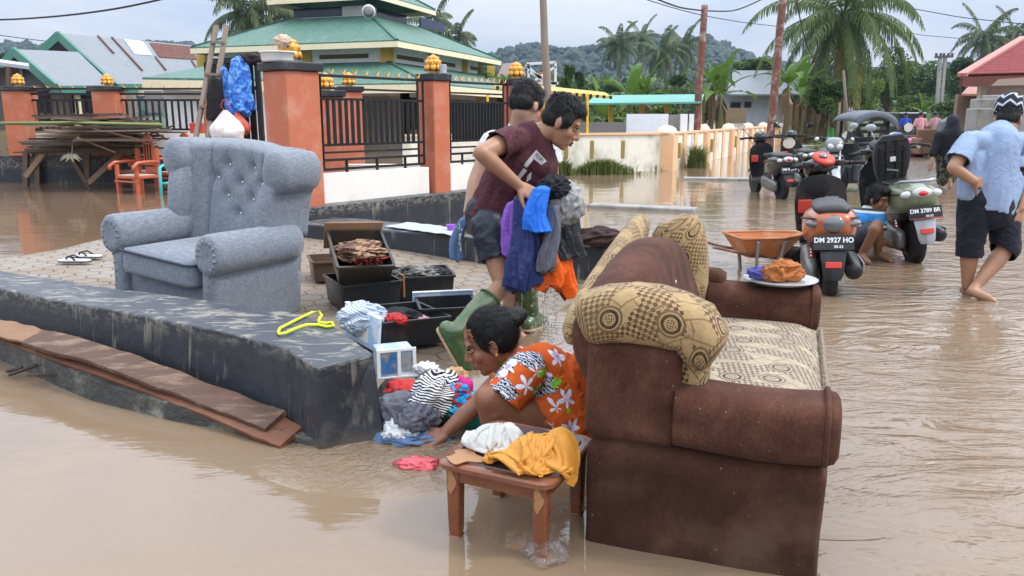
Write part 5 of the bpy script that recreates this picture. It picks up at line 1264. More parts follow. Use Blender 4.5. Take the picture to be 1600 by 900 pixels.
# rolled arms
def arm(sx):
 m = MB(); secs = []
 def sec(y, s_):
  q = []
  for k in range(26):                 # scroll outline: vertical panel with big roll on top, leaning outwards
   a = 2 * PI * k / 26; q.append((sx * (.43 + .108 * s_ * math.cos(a)), y, .478 + .124 * s_ * math.sin(a)))
  return q
 for y, s_ in ((.395, .2), (.405, .6), (.40, .86), (.385, .97), (.36, 1.0), (.1, .98), (-.2, .96), (-.27, .9)): secs.append(sec(y, s_))
 if sx > 0: secs = [q[::-1] for q in secs]
 m.loft(secs); o_ = m.build('arm', M_tweed, ch, smooth=True, world=False)
 m = MB(); secs = []                    # panel under the roll
 for z, xo, w in ((.0, .40, .105), (.03, .405, .115), (.30, .405, .115), (.46, .415, .13)): secs.append([(sx * xo + a, .035 + b, z) for a, b in rr(w, .70, .045)])
 m.loft(secs); m.build('arm_panel', M_tweed, ch, smooth=True, world=False)
 m = MB()                              # pleats and tacks on the scroll face
 for k in range(11):
  a = R(-60 + k * 24); m.ell((sx * (.43 + .07 * math.cos(a)), .402, .475 + .085 * math.sin(a)), (.017, .008, .010), Euler((0, -a if sx > 0 else a + PI, 0)).to_matrix(), 8, 6)
 m.build('pleats', M_tweed, o_, smooth=True, world=False)
 m = MB()
 for z in np.linspace(.06, .40, 8): m.ell((sx * .425 + sx * .015 * math.sin(z * 20), .388, z), (.006, .005, .006), None, 8, 6)
 m.build('tacks', mat('dull_brass_tack', (.22, .2, .17), .5, metal=.3), o_, smooth=True, world=False)
arm(-1); arm(1)
# back with tufts: a curved slab, rolled over backwards on top
BUT = [(0, .60), (-.115, .70), (.115, .70), (0, .79), (-.2, .80), (.2, .80), (-.115, .885), (.115, .885)]
def back_pt(u, v):
 x = (u - .5) * .84; z = .36 + .68 * v
 y = -.215 - .10 * (z - .36) ** 1.0 + .13 * (abs(x) / .42) ** 2.2
 h = .03 * math.cos(x * 3)
 for bx, bz in BUT:
  d2 = ((x - bx) ** 2 + (z - bz) ** 2); h -= .034 * math.exp(-d2 / .0016) + .010 * math.exp(-d2 / .008)
 for bx, bz in BUT:                   # pleats running up from each button
  if abs(x - bx) < .03 and z > bz: h -= .008 * math.exp(-((x - bx) / .008) ** 2) * max(0, 1 - (z - bz) / .14)
 for xs in (-.235, .235): h -= .026 * math.exp(-((x - xs) / .012) ** 2) * (1 if z < .92 else max(0, 1 - (z - .92) / .08))
 top = .055 * (1 - .45 * (x / .42) ** 2)
 if v > .86:
  q = (v - .86) / .14; y -= .11 * q * q; z = z + top - .03 * q * q
 return (x, y + h, z + (top * max(0, (v - .4)) if v <= .86 else 0))
m = MB(); m.grid(back_pt, 90, 80); front = m.build('back_cushion', M_tweed, ch, smooth=True, world=False, solid=.015)
m = MB(); secs = []                      # body of the back
for k in range(14):
 v_ = k / 13; z = 1.0 * v_; lean = -.30 - .10 * max(0, z - .36); th = .10 + .05 * max(0, z - .8) / .2
 secs.append([(a * (1 if z < .9 else 1 - .03 * (z - .9) / .1), lean - .03 + b, z) for a, b in rr(.80 + .11 * v_, th, .045)])
secs.append([(a * .9, -.30 - .064 - .03 + b * .5, 1.045) for a, b in rr(.88, .14, .045)])
m.loft(secs); m.build('back', M_tweed, ch, smooth=True, world=False)
# wings
def wing(sx):
 m = MB(); secs = []
 for k in range(12):
  v_ = k / 11; z = .50 + .48 * v_; yf = -.02 - .12 * v_ + .05 * math.sin(PI * v_) ; w = .10 + .05 * v_
  yb = -.40 - .04 * v_; q = []
  for a, b in rr(w, yf - yb, .045): q.append((sx * (.405 + .055 * v_ ** 2) + a - sx * .012 * math.sin(PI * v_), (yf + yb) / 2 + b, z))
  secs.append(q)
 m.loft(secs); o_ = m.build('wing', M_tweed, ch, smooth=True, world=False)
 m = MB(); secs = []                  # rolled top of the wing, scroll end facing forward
 for y, s_ in ((-.055, .35), (-.07, .75), (-.09, .95), (-.13, 1.0), (-.3, .98), (-.40, .9), (-.43, .6)):
  secs.append([(sx * (.455 + .10 * s_ * math.cos(a)), y, .92 + .135 * s_ * math.sin(a)) for a in [2 * PI * k / 26 for k in range(26)]])
 m.loft(secs); m.build('wing_roll', M_tweed, o_, smooth=True, world=False)
 m = MB()
 for k in range(12):
  a = R(-80 + k * 26); m.ell((sx * .455 + .058 * math.cos(a), -.075, .92 + .085 * math.sin(a)), (.019, .009, .011), Euler((0, -a, 0)).to_matrix(), 8, 6)
 m.build('pleats', M_tweed, o_, smooth=True, world=False)
wing(-1); wing(1)
for bx, bz in BUT:
 u, v = bx / .84 + .5, (bz - .36) / .68; p = back_pt(u, v); m = MB(); m.ell((p[0], p[1] + .014, p[2]), (.010, .007, .010), None, 10, 8); m.build('crystal_button', mat('crystal', (.5, .52, .55), .12, spec=.9, var=.05), ch, smooth=True, world=False)
# brown sofa with cream print
SY = R(-19.5); SO = V((.224, 2.256, 0))
sf = thing('sofa', 'wet brown velvet sofa with cream patterned cushions standing in the flood', 'sofa', SO, SY)
SL, SD = 1.66, .705; AH = .52
def sbox(name, lo, hi, m_, r=.03, par=sf, wob=.006, n=(10, 10), fn=None):
 """soft upholstered box"""
 m = MB(); secs = []; w, d = hi[0] - lo[0], hi[1] - lo[1]; cx, cy = (hi[0] + lo[0]) / 2, (hi[1] + lo[1]) / 2; N = 12
 zs = [lo[2]] + [lo[2] + (hi[2] - lo[2]) * k / N for k in range(1, N)] + [hi[2]]
 for k, z in enumerate(zs):
  e_ = min((z - lo[2]) / r, (hi[2] - z) / r, 1); ins = r * (1 - math.sqrt(max(0, 1 - (1 - e_) ** 2))) if e_ < 1 else 0
  pts = rr(w - 2 * ins, d - 2 * ins, max(.004, r - ins * .5), 5); q = []
  for j in range(len(pts)):
   a, b = pts[j], pts[(j + 1) % len(pts)]; L = math.hypot(b[0] - a[0], b[1] - a[1]); ns = max(1, int(L / .06))
   for s_ in range(ns): q.append((cx + a[0] + (b[0] - a[0]) * s_ / ns, cy + a[1] + (b[1] - a[1]) * s_ / ns))
  if k == 0: cnt = len(q); tmpl = [(x, y) for x, y in q]
  if len(q) != cnt: q = [(cx + (x - cx) * (w - 2 * ins) / (w - 2 * r + 1e-6) * (w - 2 * r + 1e-6) / w, cy + (y - cy) * (d - 2 * ins) / d) for x, y in tmpl]
  qq = []
  for x, y in q:
   v_ = V((x, y, z)); h = mn.noise(v_ * 4.5 + V((SL, 3, 1))) * wob; nx, ny = (x - cx) / w, (y - cy) / d
   v_ = v_ + V((nx * 2 * h, ny * 2 * h, 0)); qq.append(fn(v_) if fn else v_)
  secs.append(qq)
 m.loft(secs); return m.build(name, m_, par, smooth=True, world=False)
sbox('frame', (.0, .0, -.12), (.69, SL, .345), M_plush, .022, wob=.010)
# upper back part of the near side and far side
sbox('back_side', (-.005, .0, .335), (.275, .15, .665), M_plush, .03)
sbox('back_side', (-.005, SL - .15, .335), (.275, SL, .60), M_plush, .03)
def roll(name, y0, y1, zc, ry, rz, x0, x1, m_, par=sf, lip=True):
 """arm roll along x with a rounded, piped front"""
 m = MB(); secs = []; xs = [x0, x0 + .015] + [x0 + (x1 - x0) * k / 12 for k in range(1, 12)] + [x1 - .03, x1 - .01, x1]
 yc = (y0 + y1) / 2
 for x in xs:
  s_ = 1.0
  if x > x1 - .031: s_ = {0: 1.0, 1: .95, 2: .80}[xs.index(x) - (len(xs) - 3)]
  sag = -.012 * math.sin(PI * (x - x0) / (x1 - x0)); q = []
  for k in range(32):
   a = 2 * PI * k / 32; c_, s2 = math.cos(a), math.sin(a); ex = .62
   px_ = math.copysign(abs(c_) ** ex, c_); pz_ = math.copysign(abs(s2) ** ex, s2)
   h = 1 + .05 * mn.noise(V((x * 4, c_ * 1.3, s2 * 1.3 + y0)))
   q.append((x, yc + ry * s_ * px_ * h, zc + sag + rz * s_ * pz_ * h))
  secs.append(q)
 m.loft(secs); o_ = m.build(name, m_, par, smooth=True, world=False)
 m = MB(); m.tube([(x1 - .035, yc + ry * 1.01 * math.copysign(abs(math.cos(a)) ** .62, math.cos(a)), zc + rz * 1.01 * math.copysign(abs(math.sin(a)) ** .62, math.sin(a))) for a in [2 * PI * k / 40 for k in range(41)]], .008, 6); m.build('piping', M_plush, o_, smooth=True, world=False)
 return o_
roll('arm_roll', -.03, .19, .445, .115, .095, .265, .715, M_plush)
roll('arm_roll', SL - .21, SL + .02, .455, .115, .10, .20, .70, M_plush)
# seat cushion
m = MB(); secs = []; y0, y1, x0, x1 = .185, SL - .205, .16, .68
def seat_top(x, y): a, b = (x - x0) / (x1 - x0), (y - y0) / (y1 - y0); return .395 + .035 * max(0, math.sin(PI * a) * math.sin(PI * b)) ** .35 - .02 * max(0, a - .86) / .14
m.uv = {}
nx, ny = 26, 46; gv = [(x0 + (x1 - x0) * i / (nx - 1), y0 + (y1 - y0) * j / (ny - 1)) for j in range(ny) for i in range(nx)]
m.add([(x, y, seat_top(x, y)) for x, y in gv], [(j * nx + i, j * nx + i + 1, (j + 1) * nx + i + 1, (j + 1) * nx + i) for j in range(ny - 1) for i in range(nx - 1)])
for k, f_ in enumerate(m.f): m.uv[k] = [(gv[i][0], gv[i][1]) for i in f_]
k0 = len(m.f); b = len(m.v)
fv = [(x1 + .012 * math.sin(PI * q), y0 + (y1 - y0) * j / (ny - 1), None) for q in (0,) for j in range(ny)]
rows = [(0, 0), (.018, -.015), (.024, -.06), (.02, -.12)]
m.add([(x1 + dx, y0 + (y1 - y0) * j / (ny - 1), seat_top(x1, y0 + (y1 - y0) * j / (ny - 1)) + dz) for dx, dz in rows for j in range(ny)], [(i * ny + j, (i + 1) * ny + j, (i + 1) * ny + j + 1, i * ny + j + 1) for i in range(3) for j in range(ny - 1)])
for k in range(k0, len(m.f)): m.uv[k] = [(.7 - m.v[i][2], m.v[i][1]) for i in m.f[k]]
st_ = m.build('seat_cushion', M_print_seat, sf, smooth=True, world=False)
m = MB(); m.tube([(x1 + .028 + .003 * math.sin(j * 2), y0 + (y1 - y0) * j / 60, .375 + .004 * math.sin(j * 1.7)) for j in range(61)], .010, 6); m.build('fringe', M_print_seat, st_, smooth=True, world=False)
# back: brown centre panel with arched crest, leaning back
def crest(y): t = (y - .12) / (SL - .24); return .70 + .135 * max(0, math.sin(PI * t)) ** .8
m = MB(); secs = []
for j in range(31):
 y = .14 + (SL - .28) * j / 30; zt = crest(y); q = []
 prof = [(.20, .34), (.19, .45), (.165, .55), (.14, zt - .13), (.115, zt - .045), (.07, zt - .005), (.02, zt), (-.04, zt - .01), (-.085, zt - .045), (-.10, zt - .10), (-.085, zt - .18), (-.045, zt - .25), (-.02, .45), (-.01, .34)]
 for x, z in prof:
  h = mn.noise(V((x * 6, y * 4, z * 4))) * .012
  for (by, bz) in ((.62, .63), (.76, .65), (.92, .66), (1.08, .65)):
   if x > .05: h -= .05 * math.exp(-((y - by) ** 2 + (z - bz) ** 2) / .0022)
  q.append((x + h, y, z))
 secs.append(q)
m.loft(secs); bk_ = m.build('backrest', M_plush, sf, smooth=True, world=False, sub=1)
m = MB()
for by, bz in ((.62, .63), (.76, .65), (.92, .66), (1.08, .65)): m.ell((.125, by, bz), (.01, .012, .012), None, 8, 6)
m.build('buttons', mat('crystal', (.8, .82, .85), .08), bk_, smooth=True, world=False)
# near patterned wing: fat roll on the near end of the back, drooping over the seat side
def blob_loft(name, pts, radii, m_, par=sf, n=36, ex=.75, wob=.03):
 m = MB(); secs = []; P_ = [V(p) for p in pts]
 for i, (p, (ra, rb)) in enumerate(zip(P_, radii)):
  t = (P_[min(i + 1, len(P_) - 1)] - P_[max(i - 1, 0)]).normalized(); x = V((0, 1, 0)); x = (x - t * x.dot(t)).normalized(); y = t.cross(x); q = []
  for k in range(n):
   a = 2 * PI * k / n; c_, s_ = math.cos(a), math.sin(a); h = 1 + wob * mn.noise(V((p.x * 6 + c_, p.z * 6 + s_, i * .6))) - .05 * (1 - min(1, 5 * abs(mn.noise(V((p.x * 9 + c_ * 1.4, p.z * 9 + s_ * 1.4, i * .25))))))
   q.append(p + x * ra * h * math.copysign(abs(c_) ** ex, c_) + y * rb * h * math.copysign(abs(s_) ** ex, s_))
  secs.append(q)
 m.loft(secs); return m.build(name, m_, par, smooth=True, world=False)
pr = [(-.055, .05), (-.05, .62), (-.045, .80), (-.02, .95), (.03, 1.0), (.10, 1.02), (.17, 1.0), (.23, .98), (.28, .95), (.315, .9), (.34, .82), (.352, .6), (.356, .2)]
blob_loft('wing_cushion', [(x + .022, .075, .735 - .05 * ((x - .12) / .2) ** 2 - (.03 if x > .28 else 0)) for x, s_ in pr], [(.110 * s_, .088 * s_) for x, s_ in pr], M_print)
pr = [(.70, .3), (.69, .75), (.66, .98), (.58, 1.0), (.50, .95), (.44, .9), (.39, .8), (.37, .4)]
blob_loft('wing_cushion', [(.305 - .02 * k / 7, .105 + .045 * k / 7, z) for k, (z, s_) in enumerate(pr)], [(.085 * s_, .052 * s_) for z, s_ in pr], M_print)
m = MB(); m.tube([(.33, .175, .70), (.345, .185, .64), (.34, .19, .52), (.315, .19, .41)], .006, 6); m.build('lace_trim', mat('cream_lace', (.5, .42, .3), .8), sf, world=False)
# far patterned wing
pr = [(.35, .55), (.42, .85), (.52, .95), (.62, 1.0), (.72, 1.0), (.79, .92), (.835, .7), (.85, .3)]
blob_loft('wing_cushion', [(.10 - .06 * k / 7, SL - .16, z) for k, (z, s_) in enumerate(pr)], [(.12 * s_, .13 * s_) for z, s_ in pr], M_print)
# patterned outer back scroll seen over the crest on the left
pr = [(.22, .3), (.27, .7), (.36, .9), (.6, .95), (.9, 1.0), (1.15, 1.0), (1.38, .95), (1.5, .7), (1.56, .25)]
m = MB(); secs = []
for y, s_ in pr:
 zc = .565 + .215 * max(0, (y - .2) / 1.25) ** .8; secs.append([(-.115 + .055 * s_ * math.cos(a), y + .0, zc + .02 + .075 * s_ * math.sin(a)) for a in [2 * PI * k / 24 for k in range(24)]])
m.loft([q[::-1] for q in secs]); m.build('back_roll', M_print, sf, smooth=True, world=False)
# tray on the far arm
tp = WM[sf.name] @ V((.52, SL - .09, .562))
t = thing('tray', 'pale metal tray lying on the far sofa arm', 'tray', tp, SY)
MB().lathe([(0, 0), (.13, 0), (.165, .014), (.167, .018), (.13, .005), (0, .005)], (0, 0, 0), 36).build('dish', mat('dull_aluminium', (.45, .45, .46), .4, metal=.5), t, smooth=True, world=False)
oc_ = fabric('orange_headscarf', (.38, .13, .035)); tag(crumple('headscarf', tp + V((.0, 0, .04)), (.085, .06, .055), oc_, 21, .4, 2.4, 5, floor=tp.z + .012), 'orange brown scarf crumpled on the tray', 'scarf')
tag(crumple('blue_cloth', tp + V((-.01, .03, .03)), (.115, .06, .045), fabric('violet_blue_cloth', (.07, .07, .28)), 22, .3, 2.2, 5, floor=tp.z + .012), 'violet blue cloth under the orange scarf on the tray', 'cloth')
# small wooden table
LG = [at(842, 868), at(710, 834), at(783, 770), at(905, 806)]
tl0, tl1 = LG[0], LG[1]
tcen = (LG[0] + LG[1] + LG[2] + LG[3]) / 4
trz = math.atan2((LG[0] - LG[1]).y, (LG[0] - LG[1]).x)
TZ = .268
tb = thing('side_table', 'small varnished wooden table with carved legs standing in the water', 'table', (tcen.x, tcen.y, -.02), trz)
Mi = sh(tb).inverted(); tw = (LG[0] - LG[1]).length; td = ((LG[2] - LG[1]).length + (LG[3] - LG[0]).length) / 2
M_varn = mat('varnished_table_wood', (.17, .052, .022), .28, var=.35, vs=5, coat=.4, stretch=(1, 5, 5), stain=(.30, .17, .09), stain_amt=.4)
M_topwood = mat('worn_dark_tabletop', (.065, .028, .022), .35, var=.4, vs=6, coat=.3)
M_inlay = mat('carved_pale_wood', (.34, .17, .075), .45, var=.25, vs=20, bump=.6, bs=40)
hx, hy = tw / 2 + .05, td / 2 + .05
m = MB(); secs = []
for z, o_ in ((TZ - .012, -.012), (TZ - .006, 0), (TZ + .008, 0), (TZ + .014, -.006)): secs.append([(a, b, z) for a, b in rr(2 * hx + 2 * o_, 2 * hy + 2 * o_, .05)])
m.loft(secs, uv=False); top_ = m.build('table_top', M_varn, tb, smooth=False, world=False, angle=40)
m = MB(); secs = []
for z, o_ in ((TZ + .013, -.03), (TZ + .019, -.034), (TZ + .020, -.05)): secs.append([(a, b, z) for a, b in rr(2 * hx + 2 * o_, 2 * hy + 2 * o_, .05)])
m.loft(secs, uv=False); m.build('panel', M_topwood, top_, world=False, angle=40)
for (a, b) in ((-.6, -.72),):
 m = MB(); q = [(a * hx + .055 * math.cos(t_) * (1 + .35 * math.cos(3 * t_)), b * hy + .05 * math.sin(t_) * (1 + .25 * math.cos(4 * t_)), TZ + .0205) for t_ in np.linspace(0, 2 * PI, 40, endpoint=False)]; m.prism(q, (0, 0, .003)); m.build('inlay', M_inlay, top_, world=False)
for k, q in enumerate(((-hx + .05, -hy + .05), (hx - .05, -hy + .05), (hx - .05, hy - .05), (-hx + .05, hy - .05))):
 m = MB(); secs = []
 for z, w, o_ in ((-.07, .042, .006), (.0, .044, .004), (.018, .047, .0), (.024, .036, 0), (.05, .040, .0), (.18, .044, 0), (TZ - .012, .046, 0)):
  secs.append([(q[0] + o_ * (1 if q[0] > 0 else -1) + a, q[1] + o_ * (1 if q[1] > 0 else -1) + b, z) for a, b in rr(w, w, .007, 3)])
 m.loft(secs, uv=False); lg = m.build('leg', M_varn, tb, world=False, angle=40, bevel=.002)
 m = MB(); o2 = -.026 if q[1] < 0 else .026
 q2 = [(q[0] + .014 * math.cos(t_) * (1 + .2 * math.cos(5 * t_)), q[1] + (-.0225 if q[1] < 0 else .0225), TZ - .055 + .038 * math.sin(t_) * (1 + .25 * math.cos(3 * t_))) for t_ in np.linspace(0, 2 * PI, 30, endpoint=False)]; m.prism(q2, (0, -.004 if q[1] < 0 else .004, 0)); m.build('carving', M_inlay, lg, world=False)
m = MB()
for a, b, c_, d_ in ((-hx + .06, -hy + .045, hx - .06, -hy + .045), (-hx + .06, hy - .045, hx - .06, hy - .045), (-hx + .045, -hy + .06, -hx + .045, hy - .06), (hx - .045, -hy + .06, hx - .045, hy - .06)): m.bar((a, b, TZ - .035), (c_, d_, TZ - .035), .02, .045)
m.build('apron', M_varn, tb, world=False)
TT = TZ - .02 + .022                              # world height of the table top
# planks on the ledge
def plank(name, pts, w, th, m_, label, endm=None):
 m = MB(); secs = []; P_ = [V(p) for p in pts]; k = len(P_); N = 26; rn = random.Random(len(pts) * 7 + int(w * 1000))
 for i in range(N + 1):
  s_ = i / N * (k - 1); j = min(int(s_), k - 2); f_ = s_ - j; p = P_[j].lerp(P_[j + 1], f_); d = (P_[-1] - P_[0]).normalized()
  up = V((0, -.38, 1)).normalized(); side = d.cross(up).normalized(); up = side.cross(d); ww = w * (1 + .12 * mn.noise(V((i * .35, w * 9, 1)))); hz = th * (1 + .18 * mn.noise(V((i * .5, 3, w))))
  q = []
  for a, b in rr(ww, hz, min(.012, th * .3), 2): q.append(p + side * a + up * b + V((0, 0, .012 * mn.noise(V((i * .3, a * 8, 5))))))
  secs.append(q)
 m.loft(secs, uv=False); o_ = m.build(name, m_, angle=35); return tag(o_, label, 'plank')
plank('plank', [at(-20, 505, .15), at(120, 556, .145), at(280, 611, .10), at(420, 668, .04), at(458, 684, .022)], .15, .022, M_wood_edge, 'thin reddish plank lying lowest on the ledge, its end nearest the water')
plank('plank', [at(52, 528, .20), at(150, 553, .19), at(250, 590, .15), at(350, 628, .095), at(432, 660, .06)], .13, .030, M_wood, 'thick weathered plank with wavy edge on top of the reddish one')
plank('plank', [at(-60, 500, .20), at(30, 520, .19), at(110, 540, .175)], .13, .018, mat('dry_brown_board', (.25, .145, .09), .8, var=.3, vs=4, bump=.4, bs=20, stretch=(1, 5, 5)), 'short dry brown board at the left picture edge above the ledge')
rn = random.Random(2); m = MB()
for k in range(10): a = at(rn.uniform(-10, 120), rn.uniform(548, 590), .03); m.tube([a, a + V((rn.uniform(-.2, .2), rn.uniform(-.1, .1), rn.uniform(0, .04)))], .01, 5)
tag(m.build('debris_twigs', M_oldwood[0]), 'dark wet twigs caught under the ledge at left', 'debris')
# slippers, hanger, newspaper, purple pot
def flipflop(u, v, z, rz, label):
 p = at(u, v, z); t = thing('flip_flop', label, 'slipper', p, rz, 'flip flops left of the armchair')
 ol = [(x, (.047 if x > .03 else .036 + .011 * max(0, (x + .13) / .16)) * s_) for s_, xs in ((1, np.linspace(-.125, .12, 12)), (-1, np.linspace(.12, -.125, 12))) for x in xs]
 ol = [(x * 1.08 + (0), y * (1 - .55 * max(0, (abs(x) - .095) / .03) ** 2)) for x, y in ol]
 m = MB(); m.prism([(x, y, 0) for x, y in ol][::-1], (0, 0, .010)); m.build('sole', M_rubber, t, world=False)
 m = MB(); m.prism([(x * .985, y * .97, .0102) for x, y in ol][::-1], (0, 0, .009)); m.build('footbed', mat('white_footbed', (.68, .69, .68), .6, var=.06), t, world=False)
 m = MB()
 for s_ in (-1, 1): m.tube([(.075, 0, .018), (.06, s_ * .006, .04), (.02, s_ * .034, .052), (-.03, s_ * .042, .02)], .007, 6)
 m.build('strap', M_rubber, t, smooth=True, world=False)
flipflop(117, 409, .14, R(176), 'white footbed flip flop with black strap, nearer of the pair'); flipflop(136, 402, .14, R(172), 'white footbed flip flop with black strap, farther of the pair')
hp = [(435, 519), (437, 514), (462, 501), (488, 488), (498, 486), (503, 492), (499, 497), (498, 504), (510, 506), (519, 504), (521, 508), (512, 510), (498, 507), (478, 508), (462, 514), (446, 521), (437, 522), (435, 519)]
P_ = [at(u, v, .366) for u, v in hp]; m = MB(); m.tube([p + V((0, 0, .003 * math.sin(i))) for i, p in enumerate(P_)], .0065, 8); tag(m.build('clothes_hanger', mat('neon_yellow_plastic', (.70, .85, .02), .4, var=.05), smooth=True), 'neon yellow plastic clothes hanger lying on the black wall', 'hanger')
a = [at(600, 355, .285), at(690, 368, .288), at(720, 372, .29), at(730, 360, .292), at(640, 349, .29)]
m = MB(); nx = 24
def news(u, v): p = a[0].lerp(a[2], u) * (1 - v) + a[4].lerp(a[3], u) * v; return p + V((0, 0, .012 + .012 * mn.noise(V((u * 7, v * 3, 1)))))
m.grid(news, 30, 8); t_n = NT('newspaper'); t_n.p(col=t_n.mix(t_n.mrange(t_n.noise(t_n.map(t_n.tc(), (1, 4, 1)), 22, 4), .5, .6), (.44, .46, .50), (.20, .29, .42)), rough=.8)
tag(m.build('newspaper', t_n.m, smooth=True, solid=.002), 'wet newspaper sheets spread on the far black wall', 'newspaper')
p = at(704, 362, .29); t = thing('plastic_pot', 'small purple plastic pot on the far black wall', 'pot', p + V((0, .03, .0)))
MB().lathe([(0, 0), (.030, 0), (.033, .01), (.038, .055), (.042, .058), (.042, .062), (.036, .062), (.03, .008), (0, .006)], (0, 0, 0), 24).build('cup', mat('purple_plastic', (.30, .10, .55), .4, var=.05), t, smooth=True, world=False)
p = at(940, 383, .33); tag(crumple('dark_bag', p + V((.0, .1, .045)), (.19, .13, .085), fabric('dark_maroon_mesh', (.035, .016, .014)), 31, .28, 1.6, 5, floor=p.z - .01), 'dark maroon bundle on the right end of the far black wall', 'bag')
# plastic drawers full of clothes
M_bluefront = NT('pale_blue_front'); _z = M_bluefront.noise(M_bluefront.tc(), 6, 3); M_bluefront.p(col=M_bluefront.mix(M_bluefront.mrange(_z, .52, .56), (.33, .48, .68), (.55, .64, .74)), rough=.3); M_bluefront = M_bluefront.m
M_whiteplas = mat('white_plastic', (.72, .72, .72), .35, var=.06)
M_navyplas = mat('navy_plastic', (.015, .022, .06), .3)
def drawer(label, loc, yaw, w, l, h, rot=None, front=None, group='plastic drawers on the driveway', lip=True, m_=None):
 """open tapering drawer; local origin at bottom centre; front at -y"""
 t = thing('plastic_tub', label, 'drawer', loc, rot=rot or (0, 0, yaw), group=group); m = MB(); tk = .006; tp_ = .93
 o0, o1 = rr(w * tp_, l * tp_, .012, 3), rr(w, l, .015, 3); i1, i0 = rr(w - 2 * tk, l - 2 * tk, .012, 3), rr(w * tp_ - 2 * tk, l * tp_ - 2 * tk, .01, 3); lp_ = rr(w + .022, l + .022, .018, 3)
 m.loft([[(a, b, 0) for a, b in o0], [(a, b, h - .014) for a, b in o1], [(a, b, h - .014) for a, b in lp_], [(a, b, h) for a, b in lp_], [(a, b, h) for a, b in i1], [(a, b, .008) for a, b in i0]], uv=False)
 m.build('tub', m_ or M_plas_blk, t, angle=35, world=False)
 if front:
  m = MB(); m.bb((-w / 2 - .02, -l / 2 - .035, -.005), (w / 2 + .02, -l / 2 - .013, h + .02)); f_ = m.build('drawer_front', front, t, bevel=.006, world=False)
  m = MB(); m.bb((-w / 2 - .02, -l / 2 - .036, h + .021), (w / 2 + .02, -l / 2 - .006, h + .03)); m.build('front_rim', M_whiteplas, f_, bevel=.003, world=False)
  for sx, mm in ((-.5, M_navyplas), (.25, M_whiteplas)):
   for yy in (-l / 2 - .037, -l / 2 - .011): m = MB(); m.bb((sx * w * .5 - w * .13, yy - .002, h * .15), (sx * w * .5 + w * .13, yy + .002, h * .8)); m.build('picture_panel', mm, f_, world=False)
 return t
def into(t, name, c, r, m_, seed, label, amp=.3, freq=2.2, sub=5, grp=None, aniso=(1, 1, 1)):
 Mw = WM[t.name]; p = Mw @ V(c); o_ = crumple(name, p, r, m_, seed, amp, freq, sub, aniso=aniso, rot=t.rotation_euler.z); return tag(o_, label, 'clothes', grp)
F_brownmix = NT('brown_mixed_clothes'); _n1 = F_brownmix.noise(F_brownmix.tc(), 9, 3, .5, 1.0); F_brownmix.p(col=F_brownmix.ramp(_n1, [(.30, (.02, .018, .02)), (.40, (.10, .045, .035)), (.5, (.24, .13, .08)), (.57, (.42, .27, .14)), (.66, (.30, .16, .12))]), rough=.85); F_brownmix.bump(F_brownmix.noise(F_brownmix.tc(), 26, 5, .6, .8), .6, .012); F_brownmix = F_brownmix.m
F_black = fabric('black_cotton', (.014, .014, .018)); F_red = fabric('red_cotton', (.45, .03, .03)); F_grey = fabric('grey_cotton', (.14, .145, .15)); F_white = fabric('white_cotton', (.62, .63, .64)); F_offwhite = fabric('offwhite_cotton', (.55, .54, .50), fold=.7); F_navy = fabric('navy_nylon', (.022, .036, .13), rough=.55, wet=.3); F_blue = fabric('bright_blue_nylon', (.02, .17, .72), rough=.5, wet=.3); F_purple = fabric('purple_satin', (.22, .09, .45), rough=.5); F_orange = fabric('orange_nylon', (.80, .12, .012), rough=.5, wet=.3); F_slate = fabric('slate_jersey', (.13, .13, .16)); F_charcoal = fabric('charcoal_nylon', (.03, .032, .035), rough=.5, wet=.3); F_denim = fabric('washed_denim', (.10, .17, .30)); F_pink = fabric('magenta_cotton', (.55, .02, .22)); F_sky = fabric('sky_blue_cotton', (.02, .33, .62)); F_tan = fabric('tan_cotton', (.42, .27, .14))
F_grenmix = NT('grey_green_clothes'); _n1 = F_grenmix.noise(F_grenmix.tc(), 8, 4, .5, 1.0); F_grenmix.p(col=F_grenmix.ramp(_n1, [(.32, (.015, .016, .016)), (.45, (.10, .10, .085)), (.55, (.22, .21, .185)), (.66, (.08, .075, .07))]), rough=.8); F_grenmix.bump(F_grenmix.noise(F_grenmix.tc(), 26, 5, .6, .8), .6, .012); F_grenmix = F_grenmix.m
zc = lambda u, v: at(u, v, .1)
# C: black tub carrying the tilted one
p = at(560, 478, .10); C0 = V((p.x, p.y + .16, .085)); dC = drawer('black tub underneath the tilted drawer of brown clothes', C0, R(28), .40, .44, .175)
tag(MB().box((C0.x + .26, C0.y + .03, .20), (.012, .10, .15), (0, 0, R(28))).build('wood_strip', M_inlay), 'narrow brown wooden strip standing at the corner of the black tub', 'strip')
# B: tilted drawer on top
dB_ = drawer('tilted black drawer filled with brown and patterned clothes', C0 + V((-.03, .06, .235)), 0, .36, .48, .15, rot=(R(21), R(2), R(21)), m_=mat('brown_black_plastic', (.028, .024, .02), .35, var=.3, stain=(.12, .09, .06), stain_amt=.4))
into(dB_, 'clothes', (0, .02, .115), (.165, .22, .055), F_brownmix, 41, 'brown and tan clothes heaped in the tilted drawer', .38, 3.2)
into(dB_, 'clothes', (.02, -.13, .135), (.12, .07, .035), striped('red_black_white_print', (.02, .02, .022), (.55, .06, .04), 9, True, 'X', 6), 42, 'red and black printed shirt at the low end of the tilted drawer', .4, 3)
m = MB(); q = WM[dB_.name]; m.box(q @ V((0, .262, .10)), (.40, .012, .20), q.to_3x3()); tag(m.build('board', mat('brown_hardboard', (.30, .16, .085), .7, var=.2), bevel=.003), 'brown board leaning behind the tilted drawer', 'board')
# A
p = at(500, 440, .11); drawer('small brownish tub half hidden behind the stacked drawers', V((p.x + .05, p.y + .2, .11)), R(20), .32, .36, .15, m_=mat('brown_tub_plastic', (.10, .062, .042), .4, var=.3))
